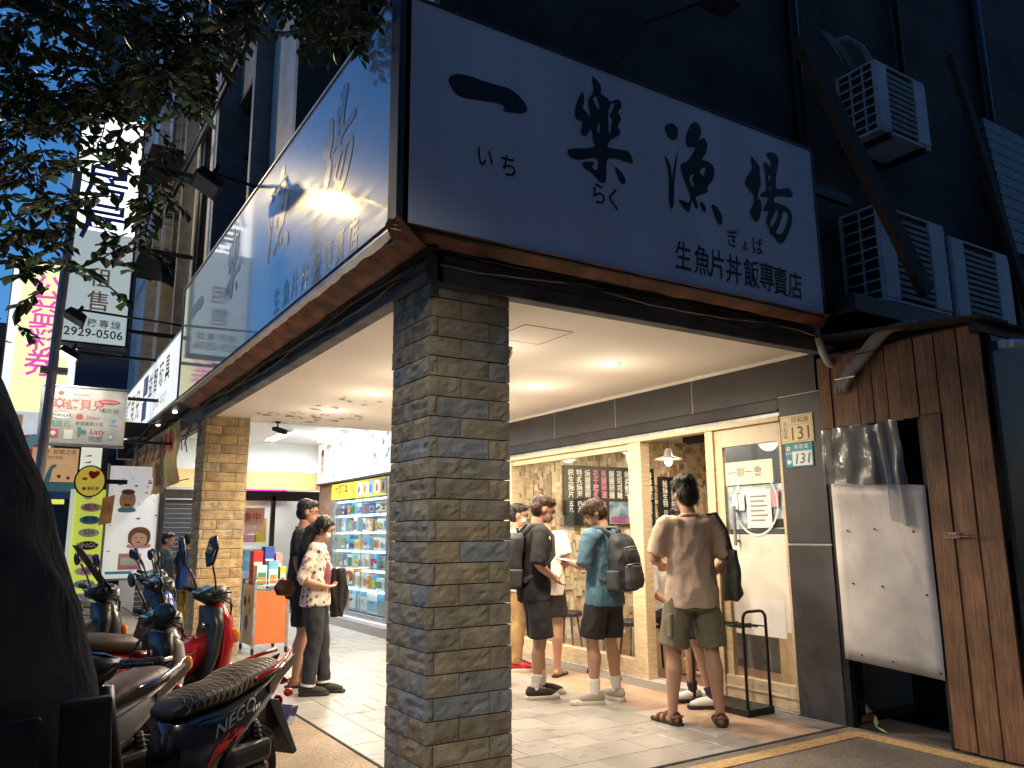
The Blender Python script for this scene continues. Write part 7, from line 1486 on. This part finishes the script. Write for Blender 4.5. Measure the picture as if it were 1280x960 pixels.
# unseen block behind the viewer, added to keep skylight off the front sign
ob_ = thing('added_sky_blocker', 'added unseen dark block across the street that holds back skylight', 'building', (0, -13, 0))
obj('wall', MB().box(-40, 50, -22, -12, -.12, 21), mat('dusk_wall', (.10, .095, .09), .8, var=.2), ob_)
for i in range(10):
    for k in range(6): obj('window', MB().box(-18+4*i, -16.4+4*i, -12.0, -11.985, 1.5+3.2*k, 3.1+3.2*k), M['ink'], ob_)
# ================================================================== street tree
bark = mat('bark', (0.034, 0.029, 0.024), 0.95, var=.5, vscale=9, bump=1.0, bscale=26, stretch=(1, 1, .35))
tr = thing('street_tree', 'dark leaning street tree in the left foreground with overhanging leafy branches', 'tree', (-.12, 2.55, 0))
def limb(pts, rad, name='branch', n=18, amp=.0):
    pts = [Vector(p) for p in pts]; mb = MB(); P = []; Rr = []
    for i in range(len(pts)-1):
        for k in range(5):
            t = k/5; P.append(pts[i].lerp(pts[i+1], t)); Rr.append(rad[i]+(rad[i+1]-rad[i])*t)
    P.append(pts[-1]); Rr.append(rad[-1]); mb.tube(P, Rr, n)
    if amp:
        for v in mb.v:
            q = noise.noise(v*7)+.5*noise.noise(v*19); c = min(P, key=lambda p: (p-v).length); v += (v-c).normalized()*amp*q
    return obj(name, mb, bark, tr, smooth=True)
limb([(.04, 2.55, -.1), (.02, 2.55, .45), (-.06, 2.55, .95), (-.20, 2.55, 1.4), (-.42, 2.58, 1.9), (-.65, 2.7, 2.6), (-.75, 2.9, 3.3)], [.42, .335, .315, .305, .29, .25, .19], 'trunk', 28, .03)
limb([(-.68, 2.75, 2.8), (-.4, 3.1, 3.4), (.0, 3.5, 4.0), (.5, 3.9, 4.35), (.95, 4.1, 4.5)], [.11, .08, .055, .03, .012])
limb([(-.75, 2.9, 3.2), (-.5, 3.6, 3.7), (-.1, 4.4, 4.1), (.35, 5.2, 4.4)], [.10, .07, .045, .015])
limb([(-.7, 2.8, 3.1), (-.6, 3.3, 4.2), (-.3, 3.8, 5.1), (.2, 4.3, 5.6), (.7, 4.6, 5.7)], [.10, .08, .055, .035, .012])
leaf_m = bpy.data.materials.new('leaf'); leaf_m.use_nodes = True; nt = leaf_m.node_tree; N = nt.nodes; L = nt.links; b = N['Principled BSDF']
tc = N.new('ShaderNodeTexCoord'); nz = N.new('ShaderNodeTexNoise'); nz.inputs['Scale'].default_value = 2.3; L.new(tc.outputs['Object'], nz.inputs['Vector'])
rp = N.new('ShaderNodeValToRGB'); rp.color_ramp.elements[0].color = (.020, .038, .014, 1); rp.color_ramp.elements[1].color = (.055, .10, .030, 1); L.new(nz.outputs['Fac'], rp.inputs[0]); L.new(rp.outputs[0], b.inputs['Base Color'])
b.inputs['Roughness'].default_value = .38; b.inputs['Transmission Weight'].default_value = 0.0
MATS['leaf'] = leaf_m
def leaf_geo(mb, M4, l=.06, w=.026):
    n = len(mb.v)
    for p in ((0, 0, 0), (-w*.6, l*.3, .004), (-w, l*.6, .006), (0, l*1.0, -.004), (w, l*.6, .006), (w*.6, l*.3, .004), (0, l*.5, -.005)): mb.v.append(M4 @ Vector(p))
    for f in ((0, 6, 1), (1, 6, 2), (2, 6, 3), (3, 6, 4), (4, 6, 5), (5, 6, 0)): mb.face(tuple(n+i for i in f))
leafmeshes = []
for l, w in ((.064, .018), (.056, .017), (.072, .019), (.05, .016)):
    mb = MB(); leaf_geo(mb, Matrix.Identity(4), l, w); me = mb.mesh('leaf'); me.materials.append(leaf_m); leafmeshes.append(me)
rnd = random.Random(31)
stuff = MB(); twigs = MB(); nleaf = 0; LEAF_OBJ = 280
def sprig(p, d, n, big):
    """a twig with alternating leaves"""
    global nleaf
    p = Vector(p); d = Vector(d).normalized(); L_ = n*.028; pts = []
    for i in range(n+1):
        d = (d+Vector((rnd.uniform(-.12, .12), rnd.uniform(-.12, .12), -.06))).normalized(); pts.append(p.copy())
        if i > 0:
            for s_ in ((-1, 1) if rnd.random() < .6 else (rnd.choice((-1, 1)),)):
                side = d.cross(Vector((0, 0, 1)))
                if side.length < .1: side = Vector((1, 0, 0))
                side.normalize(); ld = (d*.6+side*s_*rnd.uniform(.5, 1)+Vector((0, 0, rnd.uniform(-.5, .15)))).normalized()
                nrm = (Vector((rnd.uniform(-.5, .5), rnd.uniform(-.5, .5), 1))).normalized(); x_ = ld.cross(nrm).normalized(); z_ = x_.cross(ld)
                M4 = Matrix(((x_.x, ld.x, z_.x, p.x), (x_.y, ld.y, z_.y, p.y), (x_.z, ld.z, z_.z, p.z), (0, 0, 0, 1)))
                s2 = rnd.uniform(.8, 1.25)
                if big and nleaf < LEAF_OBJ:
                    o = bpy.data.objects.new('leaf', rnd.choice(leafmeshes)); COL.objects.link(o); o.parent = tr; o.matrix_parent_inverse = Matrix.Translation(tr.location).inverted(); o.matrix_basis = M4 @ Matrix.Scale(s2, 4); nleaf += 1
                else: leaf_geo(stuff, M4, .062*s2, .0175*s2)
        p = p+d*.028
    twigs.tube(pts, [.0035]*len(pts), 4)
CLUSTERS = [
 (0.17, 3.396, 2.691, 0.097, 2, 1),
 (0.007, 3.4, 2.656, 0.125, 5, 1),
 (0.266, 3.39, 2.572, 0.071, 3, 1),
 (0.101, 3.399, 2.847, 0.145, 3, 1),
 (0.239, 3.392, 2.922, 0.082, 2, 1),
 (0.15, 3.397, 2.936, 0.098, 2, 1),
 (0.363, 3.381, 2.86, 0.053, 3, 1),
 (0.353, 3.382, 2.786, 0.066, 2, 1),
 (-0.037, 3.4, 2.548, 0.123, 4, 1),
 (0.249, 3.391, 2.417, 0.058, 2, 1),
 (0.134, 3.397, 2.449, 0.047, 2, 1),
 (0.021, 3.4, 2.494, 0.093, 3, 1),
 (-0.048, 3.4, 2.384, 0.076, 2, 1),
 (0.228, 3.392, 3.062, 0.066, 3, 1),
 (0.39, 3.378, 3.364, 0.103, 5, 1),
 (0.457, 3.369, 3.305, 0.087, 4, 1),
 (0.526, 3.359, 3.477, 0.071, 4, 1),
 (0.68, 3.331, 3.695, 0.054, 3, 1),
 (1.245, 3.164, 3.826, 0.076, 4, 1),
 (1.195, 3.183, 3.755, 0.038, 2, 1),
 (1.001, 3.249, 3.807, 0.075, 4, 1),
 (-0.055, 4.2, 3.662, 0.277, 39, 0),
 (0.241, 4.193, 3.987, 0.334, 51, 0),
 (0.54, 4.165, 4.128, 0.261, 36, 0),
 (-0.195, 3.995, 3.709, 0.149, 12, 0),
 (0.132, 4.398, 3.692, 0.254, 30, 0),
 (0.451, 4.276, 3.92, 0.217, 27, 0),
 (-0.083, 4.199, 3.226, 0.193, 8, 0),
 (-0.007, 4.2, 3.121, 0.214, 10, 0),
 (-0.088, 3.999, 2.902, 0.163, 8, 0),
 (0.168, 4.197, 3.079, 0.179, 1, 0),
 (0.289, 4.39, 3.138, 0.168, 1, 0),
 (-0.14, 3.998, 3.122, 0.109, 4, 0),
 (0.085, 4.499, 3.449, 0.17, 1, 0),
 (0.594, 4.158, 3.903, 0.151, 15, 0),
 (0.374, 4.585, 4.425, 0.28, 33, 0),
 (0.754, 4.233, 4.3, 0.182, 18, 0),
 (0.835, 4.218, 4.373, 0.138, 12, 0),
 (1.321, 3.987, 4.426, 0.187, 18, 0),
 (1.203, 4.232, 4.567, 0.194, 15, 0),
 (1.494, 3.925, 4.443, 0.118, 12, 0),
 (1.018, 4.281, 4.698, 0.288, 21, 0),
 (-0.091, 3.999, 2.597, 0.125, 4, 0),
 (-0.152, 5.498, 2.686, 0.087, 2, 0),
 (-0.138, 5.498, 2.539, 0.072, 1, 0),
 (0.071, 4.799, 4.286, 0.28, 27, 0),
 (-0.04, 4.6, 3.647, 0.259, 21, 0),
 (-0.206, 4.295, 3.49, 0.118, 7, 0),
 (0.284, 4.491, 3.835, 0.177, 15, 0),
 (0.445, 4.277, 3.448, 0.106, 7, 0),
 (0.394, 4.483, 3.432, 0.11, 0, 0),
 (-0.674, 4.146, 3.387, 0.53, 50, 0),
 (-0.818, 4.323, 4.485, 0.764, 60, 0),
 (0.18, 4.396, 5.042, 0.678, 50, 0),
 (-0.925, 3.891, 2.668, 0.366, 30, 0)
]
for (x, y, z, r_, n, big) in CLUSTERS+[(-1.0, 1.0, 3.6, .55, 120, 0), (-.75, 1.45, 3.1, .4, 50, 0)]:  # last two clusters are added out of view to shade the trunk
    for k in range(n):
        v = Vector((rnd.gauss(0, .5), rnd.gauss(0, .5)*1.3, rnd.gauss(0, .5)))
        if v.length > 1.3: v *= 1.3/v.length
        a = rnd.uniform(0, 6.28); sprig(Vector((x, y, z))+v*r_, (math.cos(a), math.sin(a), rnd.uniform(-.7, .2)), rnd.randint(4, 8), big)
fo = obj('foliage', stuff, leaf_m, tr, fixn=False); fo['kind'] = 'stuff'
tw = obj('twigs', twigs, bark, tr, fixn=False); tw['kind'] = 'stuff'
# stakes beside the trunk
sk = thing('tree_guard', 'dark scuffed board standing against the foot of the street tree', 'tree guard', (.25, 2.4, 0))
obj('board', MB().box(.19, .30, 2.20, 2.24, -.003, 1.02, Matrix.Translation((.245, 2.22, 0)) @ Matrix.Rotation(R(-3), 4, 'Y') @ Matrix.Translation((-.245, -2.22, 0))), mat('scuffed_black', (.008, .008, .009), .55, var=.6, vscale=14, stretch=(1, 1, .2)), sk, bevel=.008)
obj('board', MB().box(-.03, .10, 2.14, 2.17, -.003, 1.0), MATS['scuffed_black'], sk, bevel=.008)
obj('rail', MB().box(-.2, .29, 2.175, 2.198, .35, .42), MATS['scuffed_black'], sk)

# ================================================================== sodium street lamp (outside the frame, mirrored in the glossy sign)
lp = thing('street_lamp', 'lit yellow street lamp mirrored in the glossy side sign', 'street lamp', (-2.2, 12.1, -.1))
obj('pole', MB().tube([(-2.2, 12.1, -.12), (-2.2, 12.1, 6.6), (-2.05, 12.1, 7.0), (-1.5, 12.1, 7.12)], [.09, .06, .05, .04], 12), M['grey_metal'], lp, smooth=True)
obj('head', MB().loft([((-1.05, 12.1, 7.03), .42, .14), ((-1.05, 12.1, 7.08), .46, .17), ((-1.08, 12.1, 7.16), .30, .10)], 16), M['grey_metal'], lp)
obj('lens', MB().loft([((-1.0, 12.1, 6.99), .15, .07), ((-1.0, 12.1, 7.025), .19, .09)], 16), emis('sodium_lens', (1.0, .72, .25), 34), lp)
ld = bpy.data.lights.new('street_lamp_light', 'POINT'); ld.energy = 75; ld.color = (1.0, .74, .36); ld.shadow_soft_size = .09
l_o = bpy.data.objects.new('street_lamp_light', ld); COL.objects.link(l_o); l_o.location = (-1.0, 12.1, 6.85); adopt(l_o, lp)

# unseen fill lamp added behind the viewer; its cone spares the front sign
lq = dup(lp); tag(lq, 'added unseen fill lamp on a street lamp pole behind the viewer'); lq['group'] = lp['group'] = 'street lamps'
lq.location = (-3.5, -.9, -.1)
for c in list(lq.children):
    if c.type == 'LIGHT': bpy.data.objects.remove(c)
ld = bpy.data.lights.new('street_lamp_light', 'SPOT'); ld.energy = 420; ld.color = (1.0, .88, .70); ld.shadow_soft_size = .15; ld.spot_size = R(119); ld.spot_blend = .25  # spot of the added fill lamp
l_o = bpy.data.objects.new('street_lamp_light', ld); COL.objects.link(l_o); l_o.location = (-2.3, -.9, 6.85); l_o.parent = lq; l_o.matrix_parent_inverse = Matrix.Translation(lq.location).inverted()
